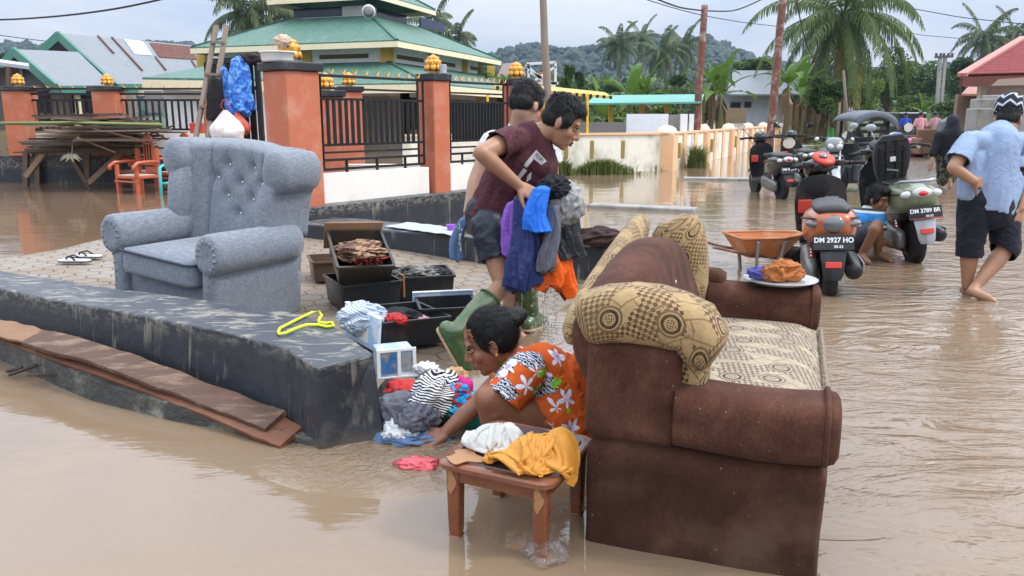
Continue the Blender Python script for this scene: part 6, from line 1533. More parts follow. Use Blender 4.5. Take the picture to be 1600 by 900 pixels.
# D
p = at(650, 470, .075); dD = drawer('black drawer of grey clothes right behind the stack', V((p.x, p.y + .22, .07)), R(14), .44, .40, .17)
into(dD, 'clothes', (0, 0, .145), (.19, .17, .055), F_grenmix, 43, 'grey and olive clothes in the drawer behind the stack', .4, 3.0)
into(dD, 'clothes', (.13, -.05, .16), (.08, .08, .035), F_black, 44, 'black shirt at the right end of the grey clothes drawer', .35, 2.5)
# E: with light blue front
p = at(690, 525, .05); dE = drawer('black drawer with pale blue printed front beside the green boot', V((p.x + .02, p.y + .16, .05)), R(192), .34, .32, .17, front=M_bluefront)
# F: nearest, striped cloth spilling out
p = at(622, 548, .045); dF = drawer('black drawer nearest the woman, clothes spilling over its blue front', V((p.x - .02, p.y + .20, .06)), R(-52), .36, .44, .16, rot=(R(-4), R(3), R(-52)), front=M_bluefront)
M_fine = striped('pale_blue_white_stripe', (.66, .69, .72), (.25, .36, .50), 13, True, 'Y', .8)
into(dF, 'clothes', (-.05, -.22, .13), (.15, .13, .085), M_fine, 45, 'pale blue and white striped shirt bulging over the drawer front', .22, 1.6)
into(dF, 'clothes', (.0, .0, .11), (.13, .13, .06), F_black, 46, 'black shirt in the middle of the nearest drawer', .3, 2)
into(dF, 'clothes', (.12, -.10, .155), (.08, .05, .03), F_red, 47, 'red cloth strip hanging on the nearest drawer edge', .4, 2.4, 4)
into(dF, 'clothes', (.1, .08, .12), (.07, .05, .03), fabric('pink_cloth', (.60, .32, .30)), 48, 'small pink cloth in the nearest drawer', .3, 2, 4)
# cabinet frame standing at the end of the black wall
p = at(612, 590, .01); t = thing('drawer_cabinet', 'white framed plastic cabinet with blue picture panels at the end of the black wall', 'cabinet', (p.x, p.y + .06, .0), R(20))
m = MB(); m.bb((-.085, -.05, 0), (.10, .1, .15)); m.build('case', M_bluefront, t, world=False, bevel=.006)
m = MB()
for x in (-.085, .02, .10): m.bb((x - .009, -.062, 0), (x + .009, -.052, .16))
for z in (.008, .152): m.bb((-.085, -.061, z - .008), (.10, -.0535, z + .008))
m.build('frame', M_whiteplas, t, world=False, bevel=.002)
m = MB(); m.bb((-.07, -.056, .03), (.005, -.051, .135)); m.build('picture_panel', mat('blue_picture', (.05, .14, .34), .3, var=.6, vs=25, stain=(.5, .35, .05), sts=20, stain_amt=.8), t, world=False)
m = MB(); m.bb((.035, -.056, .04), (.085, -.051, .13)); m.build('picture_panel', mat('grey_picture', (.25, .26, .26), .3, var=.6, vs=25), t, world=False)
# laundry heap at the water's edge
lz = lambda u, v, z=.05: at(u, v, z)
def heap(u, v, z, r, m_, seed, lab, amp=.3, freq=2, sub=5, rot=0, name='laundry', fl=-.03, **k):
 p = at(u, v, z); return tag(crumple(name, p, r, m_, seed, amp, freq, sub, floor=fl, rot=rot, **k), lab, 'clothes')
M_bwstripe = striped('black_white_stripe', (.012, .012, .014), (.66, .66, .66), 11, True, 'Y', 1.0, (.47, .53))
heap(650, 640, .02, (.22, .17, .09), F_black, 51, 'dark clothes at the bottom of the laundry heap', .3, 2)
heap(632, 648, .07, (.13, .10, .085), F_slate, 52, 'slate grey shirt on the left of the laundry heap', .32, 2)
heap(630, 672, .03, (.075, .075, .055), F_white, 53, 'white cloth dipping into the water in front of the heap', .4, 2.2)
heap(650, 650, .085, (.075, .09, .06), F_slate, 56, 'grey jersey slumped over the front of the heap', .3, 2.4)
heap(676, 622, .10, (.085, .22, .10), M_bwstripe, 54, 'black and white striped cloth running over the laundry heap', .22, 1.6, rot=-.25)
heap(632, 612, .09, (.09, .07, .05), F_red, 55, 'red cloth at the back left of the laundry heap', .35, 2, 4)
heap(706, 618, .09, (.075, .07, .06), striped('blue_red_print', (.02, .28, .62), (.45, .04, .05), 7, True, 'X', 5), 57, 'blue and red printed shirt on the right of the laundry heap', .38, 2.4)
heap(712, 588, .10, (.055, .05, .045), F_tan, 58, 'orange tan cloth behind the printed shirt', .35, 2.2, 4)
heap(722, 606, .08, (.05, .05, .05), F_pink, 59, 'magenta cloth at the right edge of the laundry heap', .35, 2.2, 4)
heap(702, 640, .045, (.06, .06, .03), F_sky, 60, 'sky blue garment lying low on the laundry heap', .3, 2.2, 4)
heap(640, 682, .005, (.15, .08, .035), F_denim, 61, 'blue denim edge soaking in the water', .35, 2.2, 4)
heap(668, 580, .11, (.06, .05, .04), F_white, 62, 'white and black ruffle on top of the striped cloth', .5, 3, 4)
heap(612, 612, .05, (.06, .09, .05), F_black, 63, 'black cloth at the far left of the laundry heap', .35, 2.2, 4)
heap(652, 726, .0, (.085, .05, .026), fabric('pink_floral_cloth', (.62, .10, .12), rough=.4, wet=.4), 64, 'pink cloth being rinsed in the water under the hand', .4, 2.2, 4, fl=-.05)
p = at(748, 668, .0); t = thing('plastic_basin', 'turquoise plastic basin half hidden behind the table', 'basin', (p.x, p.y + .10, -.05)); MB().lathe([(.10, 0), (.15, .12), (.16, .125), (.145, .12), (.1, .01)], (0, 0, 0), 26).build('bowl', mat('turquoise_plastic', (.05, .45, .47), .35, var=.08), t, smooth=True, world=False)
# cloth on the table: real folds made by draping a sheet over padded lumps
def drape(name, mat_, cx, cy, size, rz, lumps, floor_fn, seed, n=64, iters=260, label='', pinch=.0, thick=.005, hold=(.15, .1)):
 """position based cloth: a square sheet falling over round lumps, pinched so that it buckles"""
 rg = np.random.default_rng(seed); L = size / (n - 1); g = np.stack(np.meshgrid(np.arange(n), np.arange(n), indexing='xy'), -1).astype(float) * L - size / 2
 c_, s_ = math.cos(rz), math.sin(rz); X = np.stack([cx + (g[..., 0] * c_ - g[..., 1] * s_) * (1 - pinch), cy + (g[..., 0] * s_ + g[..., 1] * c_) * (1 - pinch), np.full((n, n), max(l[0][2] + l[1][2] for l in lumps) + .03)], -1)
 zn = rg.normal(0, 1, (17, 17)); xi = np.linspace(0, 14.99, n); i0 = xi.astype(int); fx = xi - i0
 zz = (zn[i0][:, i0] * (1 - fx)[:, None] * (1 - fx)[None] + zn[i0 + 1][:, i0] * fx[:, None] * (1 - fx)[None] + zn[i0][:, i0 + 1] * (1 - fx)[:, None] * fx[None] + zn[i0 + 1][:, i0 + 1] * fx[:, None] * fx[None])
 X[..., 2] += zz * .022; X[..., 0] += zz[::-1] * .01; X[..., 1] += zz[:, ::-1] * .01; P = X.copy()
 def con(a, b, rest, k):
  d = b - a; l = np.linalg.norm(d, axis=-1, keepdims=True) + 1e-9; q = d * ((l - rest) / l) * .5 * k; return q
 for it in range(iters):
  v_ = (X - P) * .94; P = X.copy(); X = X + v_; X[..., 2] -= .00035
  for _ in range(5):
   for off in (0, 1):
    q = con(X[off:-1:2], X[off + 1::2], L, 1); m_ = q.shape[0]; X[off:off + 2 * m_:2][:m_] += q; X[off + 1:off + 1 + 2 * m_:2][:m_] -= q
    q = con(X[:, off:-1:2], X[:, off + 1::2], L, 1); m_ = q.shape[1]; X[:, off:off + 2 * m_:2][:, :m_] += q; X[:, off + 1:off + 1 + 2 * m_:2][:, :m_] -= q
   for (sa, sb) in (((slice(0, -1), slice(0, -1)), (slice(1, None), slice(1, None))), ((slice(1, None), slice(0, -1)), (slice(0, -1), slice(1, None)))):
    q = con(X[sa], X[sb], L * 1.414, .25); X[sa] += q; X[sb] -= q
   q = con(X[:-3], X[3:], L * 3, .06); X[:-3] += q; X[3:] -= q
   q = con(X[:, :-3], X[:, 3:], L * 3, .06); X[:, :-3] += q; X[:, 3:] -= q
   for c3, r3 in lumps:
    d = (X - np.array(c3)) / np.array(r3); l = np.linalg.norm(d, axis=-1, keepdims=True); X = np.where(l < 1, np.array(c3) + d / np.maximum(l, 1e-6) * np.array(r3), X); P = np.where(l < 1.01, P + (X - P) * .9, P)
   dxy = X[..., :2] - np.array((cx, cy)); ex = (dxy[..., 0] * c_ + dxy[..., 1] * s_) / hold[0]; ey = (-dxy[..., 0] * s_ + dxy[..., 1] * c_) / hold[1]; rr_ = np.sqrt(ex * ex + ey * ey)[..., None]
   X[..., :2] = np.where(rr_ > 1, np.array((cx, cy)) + dxy * (1 + (1 / np.maximum(rr_, 1) - 1) * .12), X[..., :2])
   fz = floor_fn(X[..., 0], X[..., 1]); hit = X[..., 2] < fz
   X[..., 2] = np.where(hit, fz, X[..., 2]); P = np.where(hit[..., None], X, P)
 m = MB(); m.uv = {}
 m.add(X.reshape(-1, 3), [(j * n + i, j * n + i + 1, (j + 1) * n + i + 1, (j + 1) * n + i) for j in range(n - 1) for i in range(n - 1)])
 gg = g.reshape(-1, 2)
 for k, f_ in enumerate(m.f): m.uv[k] = [tuple(gg[i]) for i in f_]
 o_ = m.build(name, mat_, smooth=True, solid=thick, sub=1); return tag(o_, label, 'cloth')
t = NT('ochre_velvet'); nz_ = t.noise(t.tc(), 6, 5); lw = t.n('ShaderNodeLayerWeight', {'Blend': .45}).outputs['Facing']
t.p(col=t.mix(nz_, (.46, .175, .012), (.60, .26, .028)), rough=.55, sheen=.9); t.set(t.b.inputs['Sheen Tint'], (1, .62, .18)); t.set(t.b.inputs['Sheen Roughness'], .35); t.bump(t.noise(t.tc(), 34, 5, .6, .9), .35, .008); M_ochre = t.m
oc0 = at(838, 705, TT + .02)
ax = V((math.cos(trz), math.sin(trz), 0)); ay = V((-math.sin(trz), math.cos(trz), 0))
def table_floor(x, y):
 dx, dy = x - tcen.x, y - tcen.y; a = np.abs(dx * ax.x + dy * ax.y); b = np.abs(dx * ay.x + dy * ay.y)
 inside = (a < hx + .004) & (b < hy + .004); return np.where(inside, TT + .006, np.where((a < hx + .05) & (b < hy + .05), TT - .10, -.05))
OC = at(838, 708, TT + .04)
lum = [((OC.x - .01, OC.y, TT + .02), (.085, .05, .075)), ((OC.x + .07, OC.y + .02, TT + .04), (.05, .05, .07)), ((OC.x - .085, OC.y - .02, TT + .01), (.05, .045, .045))]
drape('velvet_cloth', M_ochre, OC.x, OC.y, .62, trz + .15, lum, table_floor, 3, 80, 150, 'ochre yellow velvet cloth heaped on the right half of the table', pinch=.55, hold=(.165, .10))
WC = at(776, 684, TT + .03)
lum = [((WC.x - .02, WC.y, TT + .01), (.07, .05, .05)), ((WC.x + .06, WC.y + .02, TT + .02), (.06, .05, .055))]
drape('white_cloth', F_offwhite, WC.x, WC.y, .52, trz - .2, lum, table_floor, 5, 72, 140, 'crumpled offwhite shirt on the left half of the table', pinch=.55, hold=(.145, .08))
# scooters
M_orangepaint = mat('copper_orange_paint', (.38, .09, .028), .28, var=.12, coat=.6, stain=(.30, .15, .08), sts=4, stain_amt=.35)
M_blkpaint = mat('glossy_black_paint', (.012, .012, .014), .2, var=.2, coat=.5, stain=(.10, .085, .07), sts=4, stain_amt=.3)
M_greenpaint = mat('pale_green_paint', (.14, .165, .095), .3, var=.12, coat=.4, stain=(.2, .18, .12), stain_amt=.4)
M_redplas = mat('red_plastic', (.45, .05, .03), .4); M_seat = mat('dark_vinyl_seat', (.035, .033, .034), .5, var=.2, bump=.2, bs=90); M_lens = mat('smoked_lens', (.10, .10, .11), .1, spec=.7, coat=.5); M_redlens = mat('red_lens', (.60, .03, .02), .2, coat=.5); M_clearlens = mat('clear_lens', (.55, .56, .58), .12, spec=.7, coat=.5); M_plate = mat('plate_black', (.012, .012, .014), .4, var=.1); M_platew = mat('plate_white', (.75, .75, .75), .5, var=.03); M_mirror = mat('mirror_glass', (.85, .87, .9), .03, metal=1., var=.02, rvar=.01); M_silver = mat('silver_plastic', (.34, .35, .37), .35, metal=.3, var=.2)
def wheel(t, name, x, r, w, st=0.0, z=None):
 z = r if z is None else z; m = MB(); prof = []
 for k in range(13): a = R(-105 + 210 * k / 12); prof.append((r - w * .46 + w * .46 * math.cos(a), w * .5 * math.sin(a)))
 m.lathe(prof, (x, 0, z), 36, 'Y'); o_ = m.build('tyre', M_rubber, t, smooth=True, world=False)
 m = MB(); m.lathe([(r - w * .55, -w * .36), (r - w * .72, -w * .3), (.06, -w * .2), (.05, -w * .45), (.05, w * .45), (.06, w * .2), (r - w * .72, w * .3), (r - w * .55, w * .36)], (x, 0, z), 24, 'Y'); m.build('rim', M_plas_blk, o_, smooth=True, world=False)
 return o_
def esec(x, zc, w, h, n=24, ex=.8, zt=0):      # superellipse section across x
 q = []
 for k in range(n):
  a = 2 * PI * k / n; c_, s_ = math.cos(a), math.sin(a); q.append((x, w / 2 * math.copysign(abs(c_) ** ex, c_), zc + h / 2 * math.copysign(abs(s_) ** ex, s_)))
 return q
def plate(t, x, z, text, sub_, tilt=0.0, yaw=PI, w=.275, h=.11, red=False, y=0):
 """licence plate facing -x by default"""
 M_ = Matrix.Translation(V((x, y, z))) @ Euler((0, 0, yaw - PI / 2 + PI)).to_matrix().to_4x4() @ Euler((PI / 2 - tilt, 0, 0)).to_matrix().to_4x4()
 m = MB(); m.box((0, 0, 0), (w, h, .006)); me = m.mesh('licence_plate', M_plate); me.transform(M_); o_ = link_mesh('licence_plate', me, t, world=False)
 put_text('plate_number', text, h * .47, M_platew, M_ @ Matrix.Translation(V((0, h * .13, .0035))), o_, .92, .0012)
 if sub_: put_text('plate_date', sub_, h * .24, M_platew, M_ @ Matrix.Translation(V((w * .12, -h * .3, .0035))), o_, 1, .0006)
 if red: m = MB(); m.box((0, -h * .47, .0036), (w * .98, h * .05, .001)); me = m.mesh('plate_edge', M_redplas); me.transform(M_); link_mesh('plate_edge', me, o_, world=False)
 return o_
def scooter(label, loc, rz, paint, pl, date, steer=0.0, lean=0.0, red_pocket=True, dash=None, silver_guard=False, seat_up=False, tail='dome', mirrors=(1, 1), detail=True, group='scooters parked in the flood', shield=None, plate_red=False):
 t = thing('motor_scooter', label, 'scooter', loc, rot=(lean, 0, rz), group=group); WR = .255
 wheel(t, 'w', 0, WR, .10); wheel(t, 'w', 1.235, WR, .09)
 B = lambda m, n, mt, par=t, **k: m.build(n, mt, par, world=False, **k)
 m = MB(); st = [(-.30, .655, .06, .05), (-.29, .65, .19, .13), (-.25, .645, .27, .19), (-.14, .63, .345, .25), (.0, .615, .385, .29), (.15, .60, .385, .31), (.32, .58, .33, .33), (.46, .555, .29, .33), (.56, .53, .23, .30), (.60, .52, .18, .24)]
 m.loft([esec(*s_, 28, .62) for s_ in st][::-1], uv=False); bd = B(m, 'tail_body', paint, smooth=True)
 for s_ in (-1, 1): m = MB(); m.tube([(-.27, s_ * .125, .70), (-.1, s_ * .19, .69), (.15, s_ * .198, .66), (.42, s_ * .15, .60)], .006, 6); B(m, 'body_seam', M_plas_blk, bd, smooth=True)
 m = MB(); st2 = [(-.20, .56, .20, .08), (-.05, .50, .27, .16), (.2, .44, .29, .22), (.45, .42, .26, .22)]; m.loft([esec(*s_) for s_ in st2][::-1], uv=False); B(m, 'underbody', M_plas_blk, smooth=True)
 def seat_mesh():
  m = MB(); st = [(-.25, .752, .16, .04), (-.23, .755, .23, .07), (-.12, .758, .26, .085), (.05, .755, .26, .085), (.2, .765, .255, .09), (.40, .745, .22, .09), (.58, .735, .15, .08), (.61, .73, .08, .05)]; m.loft([esec(*s_) for s_ in st][::-1], uv=False); return m
 if not seat_up: B(seat_mesh(), 'seat', M_seat, smooth=True)
 else:                                # seat tipped up: ribbed underside faces the rear
  hg = V((.60, 0, .63)); sp = Euler((0, R(-10), 0)).to_matrix()
  def sp_(y, h): return hg + sp @ V((0, y, h * .84))
  ol = [(-.07, .0), (-.115, .12), (-.16, .28), (-.175, .46), (-.15, .60), (-.09, .68), (.09, .68), (.15, .60), (.175, .46), (.16, .28), (.115, .12), (.07, .0)]
  m = MB(); m.prism([sp_(y, h) for y, h in ol], sp @ V((.05, 0, 0))); so = B(m, 'seat', M_seat, bevel=.01)
  m = MB()
  for y in (-.11, -.045, .045, .11): m.box(sp_(y, .36) + V((-.010, 0, 0)), (.022, .035, .44 if abs(y) < .1 else .30), sp)
  for h in (.08, .22, .36, .5, .62): m.box(sp_(0, h) + V((-.008, 0, 0)), (.016, .27 if h > .1 else .16, .02), sp)
  m.build('ribs', M_plas_blk, so, world=False, bevel=.004)
  m = MB(); m.box(sp_(0, .40) + V((-.02, 0, 0)), (.012, .05, .045), sp); m.build('sticker', M_platew, so, world=False)
  m = MB(); m.box(sp_(0, .27) + V((-.022, 0, 0)), (.01, .11, .016), sp @ Euler((R(12), 0, 0)).to_matrix()); m.build('latch', M_chrome, so, world=False)
  m = MB(); m.bb((.05, -.11, .735), (.55, .11, .76)); B(m, 'storage_rim', M_plas_blk, bevel=.02)
 if seat_up: m = MB(); m.tube([(.02, .13, .77), (-.12, .135, .80), (-.26, .11, .81), (-.32, .05, .812), (-.32, -.05, .812), (-.26, -.11, .81), (-.12, -.135, .80), (.02, -.13, .77)], .014, 8); B(m, 'grab_rail', M_silver, smooth=True)
 if tail == 'dome':
  m = MB(); m.ell((-.265, 0, .655), (.055, .09, .072), None, 18, 12); B(m, 'tail_lamp', M_lens, smooth=True)
  for s_ in (-1, 1): m = MB(); m.ell((-.238, s_ * .125, .655), (.036, .07, .028), Euler((R(s_ * 8), 0, 0)).to_matrix(), 14, 8); B(m, 'indicator', M_clearlens if tail != 'dome' else M_lens, smooth=True)
 else:
  m = MB(); m.ell((-.262, 0, .70), (.05, .09, .05), None, 16, 10); B(m, 'tail_lamp', M_clearlens, smooth=True)
  m = MB(); m.ell((-.295, 0, .70), (.03, .045, .026), None, 12, 8); B(m, 'brake_lens', M_redlens, smooth=True)
  for s_ in (-1, 1): m = MB(); m.ell((-.24, s_ * .12, .69), (.04, .055, .035), None, 12, 8); B(m, 'indicator', M_clearlens, smooth=True)
 m = MB(); pr = [(-.25, .60, .20), (-.30, .50, .19), (-.345, .40, .165), (-.37, .30, .14), (-.375, .26, .10)]
 m.loft([[(x, -w / 2, z), (x - .012, -w * .3, z + .004), (x - .016, 0, z + .006), (x - .012, w * .3, z + .004), (x, w / 2, z), (x + .03, w * .35, z), (x + .03, -w * .35, z)] for x, z, w in pr], uv=False); B(m, 'rear_mudguard', M_silver if silver_guard else M_plas_blk, angle=40)
 m = MB(); m.box((-.378, 0, .375), (.016, .11, .045), (0, R(12), 0)); B(m, 'reflector', M_redlens, bevel=.004)
 plate(t, -.335, .535, pl, date, tilt=R(18), yaw=PI, red=plate_red)
 m = MB(); m.bar((-.22, 0, .58), (-.33, 0, .53), .05, .03); B(m, 'plate_bracket', M_plas_blk)
 m = MB(); m.loft([esec(x, z, w, h, 18, .7) for x, z, w, h in ((-.10, .255, .06, .12), (-.06, .255, .10, .19), (.1, .27, .12, .2), (.3, .30, .13, .2), (.46, .31, .12, .19), (.5, .31, .07, .12))][::-1], uv=False)
 me = m.mesh('transmission_case', M_engine, True); me.transform(Matrix.Translation(V((0, .125, 0)))); link_mesh('transmission_case', me, t, world=False)
 m = MB(); m.box((.36, 0, .33), (.30, .20, .20)); m.lathe([(.075, -.13), (.085, -.1), (.085, .1), (.05, .13)], (.28, -.02, .30), 16, 'Y'); B(m, 'engine', M_engine, bevel=.02)
 m = MB(); m.lathe([(.02, -.03), (.052, -.02), (.062, 0), (.066, .12), (.066, .34), (.045, .42), (.02, .5)], (0, 0, 0), 20, 'X'); me = m.mesh('exhaust_muffler', M_plas_blk, True); me.transform(Matrix.Translation(V((-.22, -.155, .30))) @ Euler((0, R(-6), 0)).to_matrix().to_4x4()); mf = link_mesh('exhaust_muffler', me, t, world=False)
 m = MB(); m.bar((-.18, -.225, .325), (.16, -.222, .33), .012, .07); m.build('heat_shield', M_silver, mf, world=False, bevel=.004)
 m = MB(); m.tube([(.02, .12, .27), (.1, .125, .52)], .016, 8); B(m, 'shock_absorber', M_chrome)
 m = MB(); m.tube([(.03 + .06 * k / 60 + .028 * math.cos(k * .75) * .6, .12 + .028 * math.sin(k * .75), .31 + .17 * k / 60) for k in range(61)], .006, 6); B(m, 'spring', M_redplas, smooth=True)
 m = MB(); m.loft([esec(x, z, w, h, 20, .5) for x, z, w, h in ((.54, .36, .24, .20), (.62, .31, .32, .11), (.8, .30, .33, .08), (.93, .31, .33, .10))][::-1], uv=False); B(m, 'footboard', M_plas_blk, smooth=True)
 sh_o = [(0, .30), (.15, .31), (.185, .40), (.205, .55), (.215, .70), (.20, .83), (.15, .90), (.07, .935)]
 ol = [(y, z) for y, z in sh_o] + [(-y, z) for y, z in sh_o[::-1][:-1]]
 fx = lambda z: .955 + (z - .3) * -.02 + .0
 m = MB(); n_ = len(ol)
 m.loft([[(fx(z), y, z) for y, z in ol], [(fx(z) + .035, y * 1.0, z) for y, z in ol], [(fx(z) + .11, y * .82, z) for y, z in ol], [(fx(z) + .14, y * .45, .36 + (z - .36) * .9) for y, z in ol]], uv=False); ls = B(m, 'leg_shield', shield or M_blkpaint, angle=50)
 if red_pocket: m = MB(); m.box((fx(.66) - .012, .125, .665), (.03, .12, .12)); m.build('glove_pocket', M_redplas, ls, world=False, bevel=.012)
 m = MB(); m.box((fx(.72) - .006, -.09, .72), (.02, .12, .06)); m.build('key_panel', M_lens, ls, world=False, bevel=.012)
 m = MB()
 fa = [R(a) for a in range(-35, 100, 9)]
 m.loft([[(1.235 - (WR + .03) * math.sin(a - R(20)), y, WR + (WR + .03) * math.cos(a - R(20)) - abs(y) * .25) for y in (-.065, -.03, 0, .03, .065)] + [(1.235 - (WR + .01) * math.sin(a - R(20)), y, WR + (WR + .01) * math.cos(a - R(20)) - abs(y) * .25) for y in (.06, 0, -.06)] for a in fa], uv=False); B(m, 'front_fender', paint, smooth=True)
 m = MB()
 for s_ in (-1, 1): m.tube([(1.235, s_ * .07, WR), (1.10, s_ * .07, .62)], .018, 8)
 B(m, 'fork', M_chrome, smooth=True)
 HM = Matrix.Translation(V((1.02, 0, .92))) @ Euler((0, 0, steer)).to_matrix().to_4x4()
 def H(m, n, mt, par=t, **k): m.v = [tuple(HM @ V(p_)) for p_ in m.v]; return m.build(n, mt, par, world=False, **k)
 m = MB(); m.loft([esec(x, z, w, h, 20, .75) for x, z, w, h in ((-.085, .09, .10, .06), (-.07, .09, .18, .10), (0, .085, .23, .15), (.09, .06, .22, .17), (.14, .045, .15, .12), (.16, .04, .08, .06))][::-1], uv=False); H(m, 'headlamp_cowl', M_blkpaint if dash is None else M_blkpaint, smooth=True)
 m = MB(); m.ell((.14, 0, .045), (.035, .075, .06), None, 16, 10); H(m, 'headlamp', M_clearlens, smooth=True)
 m = MB(); m.lathe([(0, .015), (.075, .012), (.095, 0), (.1, -.02)], (0, 0, 0), 24); me = m.mesh('dashboard', dash or M_plas_blk, True); me.transform(HM @ Matrix.Translation(V((-.045, 0, .16))) @ Euler((0, R(-32), 0)).to_matrix().to_4x4()); dd = link_mesh('dashboard', me, t, world=False)
 m = MB(); m.ell((-.060, .018, .178), (.03, .038, .012), Euler((0, R(-32), 0)).to_matrix(), 14, 8); H(m, 'dial', M_lens, dd, smooth=True)
 m = MB(); m.tube([(0, 0, -.25), (0, 0, .05)], .03, 10); H(m, 'steering_column', M_plas_blk)
 for s_ in (-1, 1):
  m = MB(); m.tube([(0, s_ * .08, .09), (-.03, s_ * .20, .105), (-.075, s_ * .26, .105)], .016, 8); H(m, 'handlebar_tube', M_plas_blk, smooth=True)
  m = MB(); m.tube([(-.055, s_ * .235, .105), (-.11, s_ * .355, .10)], [.020, .019], 10); H(m, 'grip', M_rubber, smooth=True)
  m = MB(); m.tube([(.0, s_ * .19, .10), (-.03, s_ * .28, .085), (-.085, s_ * .35, .08)], .006, 6); H(m, 'brake_lever', M_chrome if s_ < 0 else M_plas_blk, smooth=True)
  m = MB(); m.tube([(.02, s_ * .2, .10), (.10, s_ * .17, .06), (.10, s_ * .08, -.06), (.04, s_ * .03, -.2)], .005, 5); H(m, 'brake_cable', M_plas_blk, smooth=True)
  m = MB(); m.box((-.02, s_ * .17, .105), (.07, .07, .055)); H(m, 'switch_box', M_plas_blk, bevel=.012)
  mk = mirrors[0 if s_ > 0 else 1]
  if mk:
   m = MB(); m.tube([(0, s_ * .19, .12), (.01, s_ * .23, .20), (.0, s_ * .29, .26)], .006, 6); ms = H(m, 'mirror_stalk', M_plas_blk, smooth=True)
   rot = Euler((0, R(-8), R(s_ * -10))).to_matrix(); c_ = V((-.005, s_ * .325, .30))
   m = MB(); m.ell(c_, (.02, .062, .05), rot, 18, 10); mo = H(m, 'mirror', M_plas_blk, smooth=True)
   m = MB(); q = [c_ + rot @ V((-.0185, .054 * math.cos(a), .043 * math.sin(a))) for a in np.linspace(0, 2 * PI, 24, endpoint=False)]; m.prism(q, rot @ V((-.004, 0, 0))); H(m, 'mirror_glass', M_mirror, mo)
 return t
# orange one: plate reads DM 2927 HO
p = at(1295, 462, -.02); hd = V((.355, .935, 0))
sc = scooter('copper orange scooter seen from behind with dark seat and rear plate DM 2927 HO', p + hd * .1 + V((0, 0, -.09)), math.atan2(hd.y, hd.x) + R(4), M_orangepaint, 'DM 2927 HO', '05-23', steer=R(30), lean=R(-3), dash=M_redplas, mirrors=(1, 0))
p = at(1437, 413, 0); hd = V((.20, .98, 0))
sg = scooter('pale green scooter with its ribbed seat tipped up and red edged plate', p + hd * .18 + V((0, 0, -.04)), math.atan2(hd.y, hd.x) + R(3), M_greenpaint, 'DM 3789 BR', '06-22', steer=R(14), lean=R(-7), seat_up=True, silver_guard=True, red_pocket=False, tail='clear', mirrors=(1, 1), plate_red=True)
p = at(1226, 312, 0); hd = V((.06, 1, 0))
s3 = scooter('black scooter with red glove pocket, nearer of the two by the peach wall', p + hd * .2 + V((0, 0, -.05)), math.atan2(hd.y, hd.x) + R(6), M_blkpaint, 'DM 4823 M', '', steer=R(-12), lean=R(-3), tail='clear', mirrors=(1, 1))
p = at(1258, 297, 0)
s4 = dup(s3, p + V((0, 0, -.05)), math.atan2(hd.y, hd.x) + R(2), 'black scooter half hidden behind the nearer black one by the peach wall')
# underbone bike facing the camera
p = at(1330, 318, 0)
ub = thing('motorcycle', 'dark grey motorcycle facing the camera behind the orange scooter', 'motorcycle', p + V((0, 1.2, -.05)), R(-104))
wheel(ub, 'w', 0, .28, .085); wheel(ub, 'w', 1.22, .28, .08)
def B(m, n, mt, par=ub, **k): return m.build(n, mt, par, world=False, **k)
m = MB(); m.loft([esec(x, z, w, h, 20, .8) for x, z, w, h in ((-.35, .78, .06, .06), (-.2, .75, .20, .16), (.1, .68, .26, .22), (.4, .62, .24, .26), (.62, .55, .18, .24), (.72, .5, .1, .16))][::-1], uv=False); B(m, 'tail_body', M_blkpaint, smooth=True)
m = MB(); m.loft([esec(x, z, w, h, 18, .8) for x, z, w, h in ((-.3, .83, .12, .05), (-.1, .82, .22, .09), (.2, .78, .24, .09), (.5, .75, .16, .08), (.56, .74, .06, .04))][::-1], uv=False); B(m, 'seat', M_seat, smooth=True)
m = MB(); m.loft([[(.84 + dx, s_ * w, z) for s_, w, z in ((-1, .10, .34), (-1, .19, .55), (-1, .17, .76), (-1, .07, .86), (1, .07, .86), (1, .17, .76), (1, .19, .55), (1, .10, .34))] for dx in (0, .10)], uv=False); B(m, 'leg_shield', mat('dark_grey_fairing', (.05, .052, .058), .3, coat=.4), bevel=.02)
m = MB(); m.loft([esec(x, z, w, h, 20, .8) for x, z, w, h in ((.84, .98, .16, .10), (.92, .97, .28, .18), (1.0, .93, .26, .2), (1.06, .9, .16, .12))][::-1], uv=False); fr = B(m, 'headlamp_cowl', mat('grey_fairing', (.17, .18, .20), .3, coat=.4), smooth=True)
for s_ in (-1, 1): m = MB(); m.ell((1.035, s_ * .06, .92), (.04, .055, .045), Euler((R(s_ * 20), 0, 0)).to_matrix(), 14, 8); m.build('headlamp', M_clearlens, fr, world=False, smooth=True)
plate(ub, 1.03, .76, 'DM 2228 JH', '', yaw=0)
m = MB(); m.loft([[(1.22 - .31 * math.sin(a), y, .28 + .31 * math.cos(a)) for y in (-.06, 0, .06)] + [(1.22 - .29 * math.sin(a), y, .28 + .29 * math.cos(a)) for y in (.06, 0, -.06)] for a in [R(q) for q in range(-70, 60, 12)]], uv=False); B(m, 'front_fender', M_silver, smooth=True)
m = MB()
for s_ in (-1, 1): m.tube([(1.22, s_ * .075, .28), (1.02, s_ * .075, .85)], .022, 8)
B(m, 'fork', M_chrome, smooth=True)
for s_ in (-1, 1):
 m = MB(); m.tube([(.9, s_ * .05, 1.02), (.86, s_ * .22, 1.06), (.78, s_ * .36, 1.04)], .014, 8); B(m, 'handlebar', M_plas_blk, smooth=True)
 m = MB(); m.tube([(.83, s_ * .27, 1.055), (.77, s_ * .385, 1.04)], .021, 8); B(m, 'grip', M_rubber, smooth=True)
 m = MB(); m.ell((.9, s_ * .26, 1.03), (.03, .035, .03), None, 10, 8); B(m, 'indicator', M_clearlens, smooth=True)
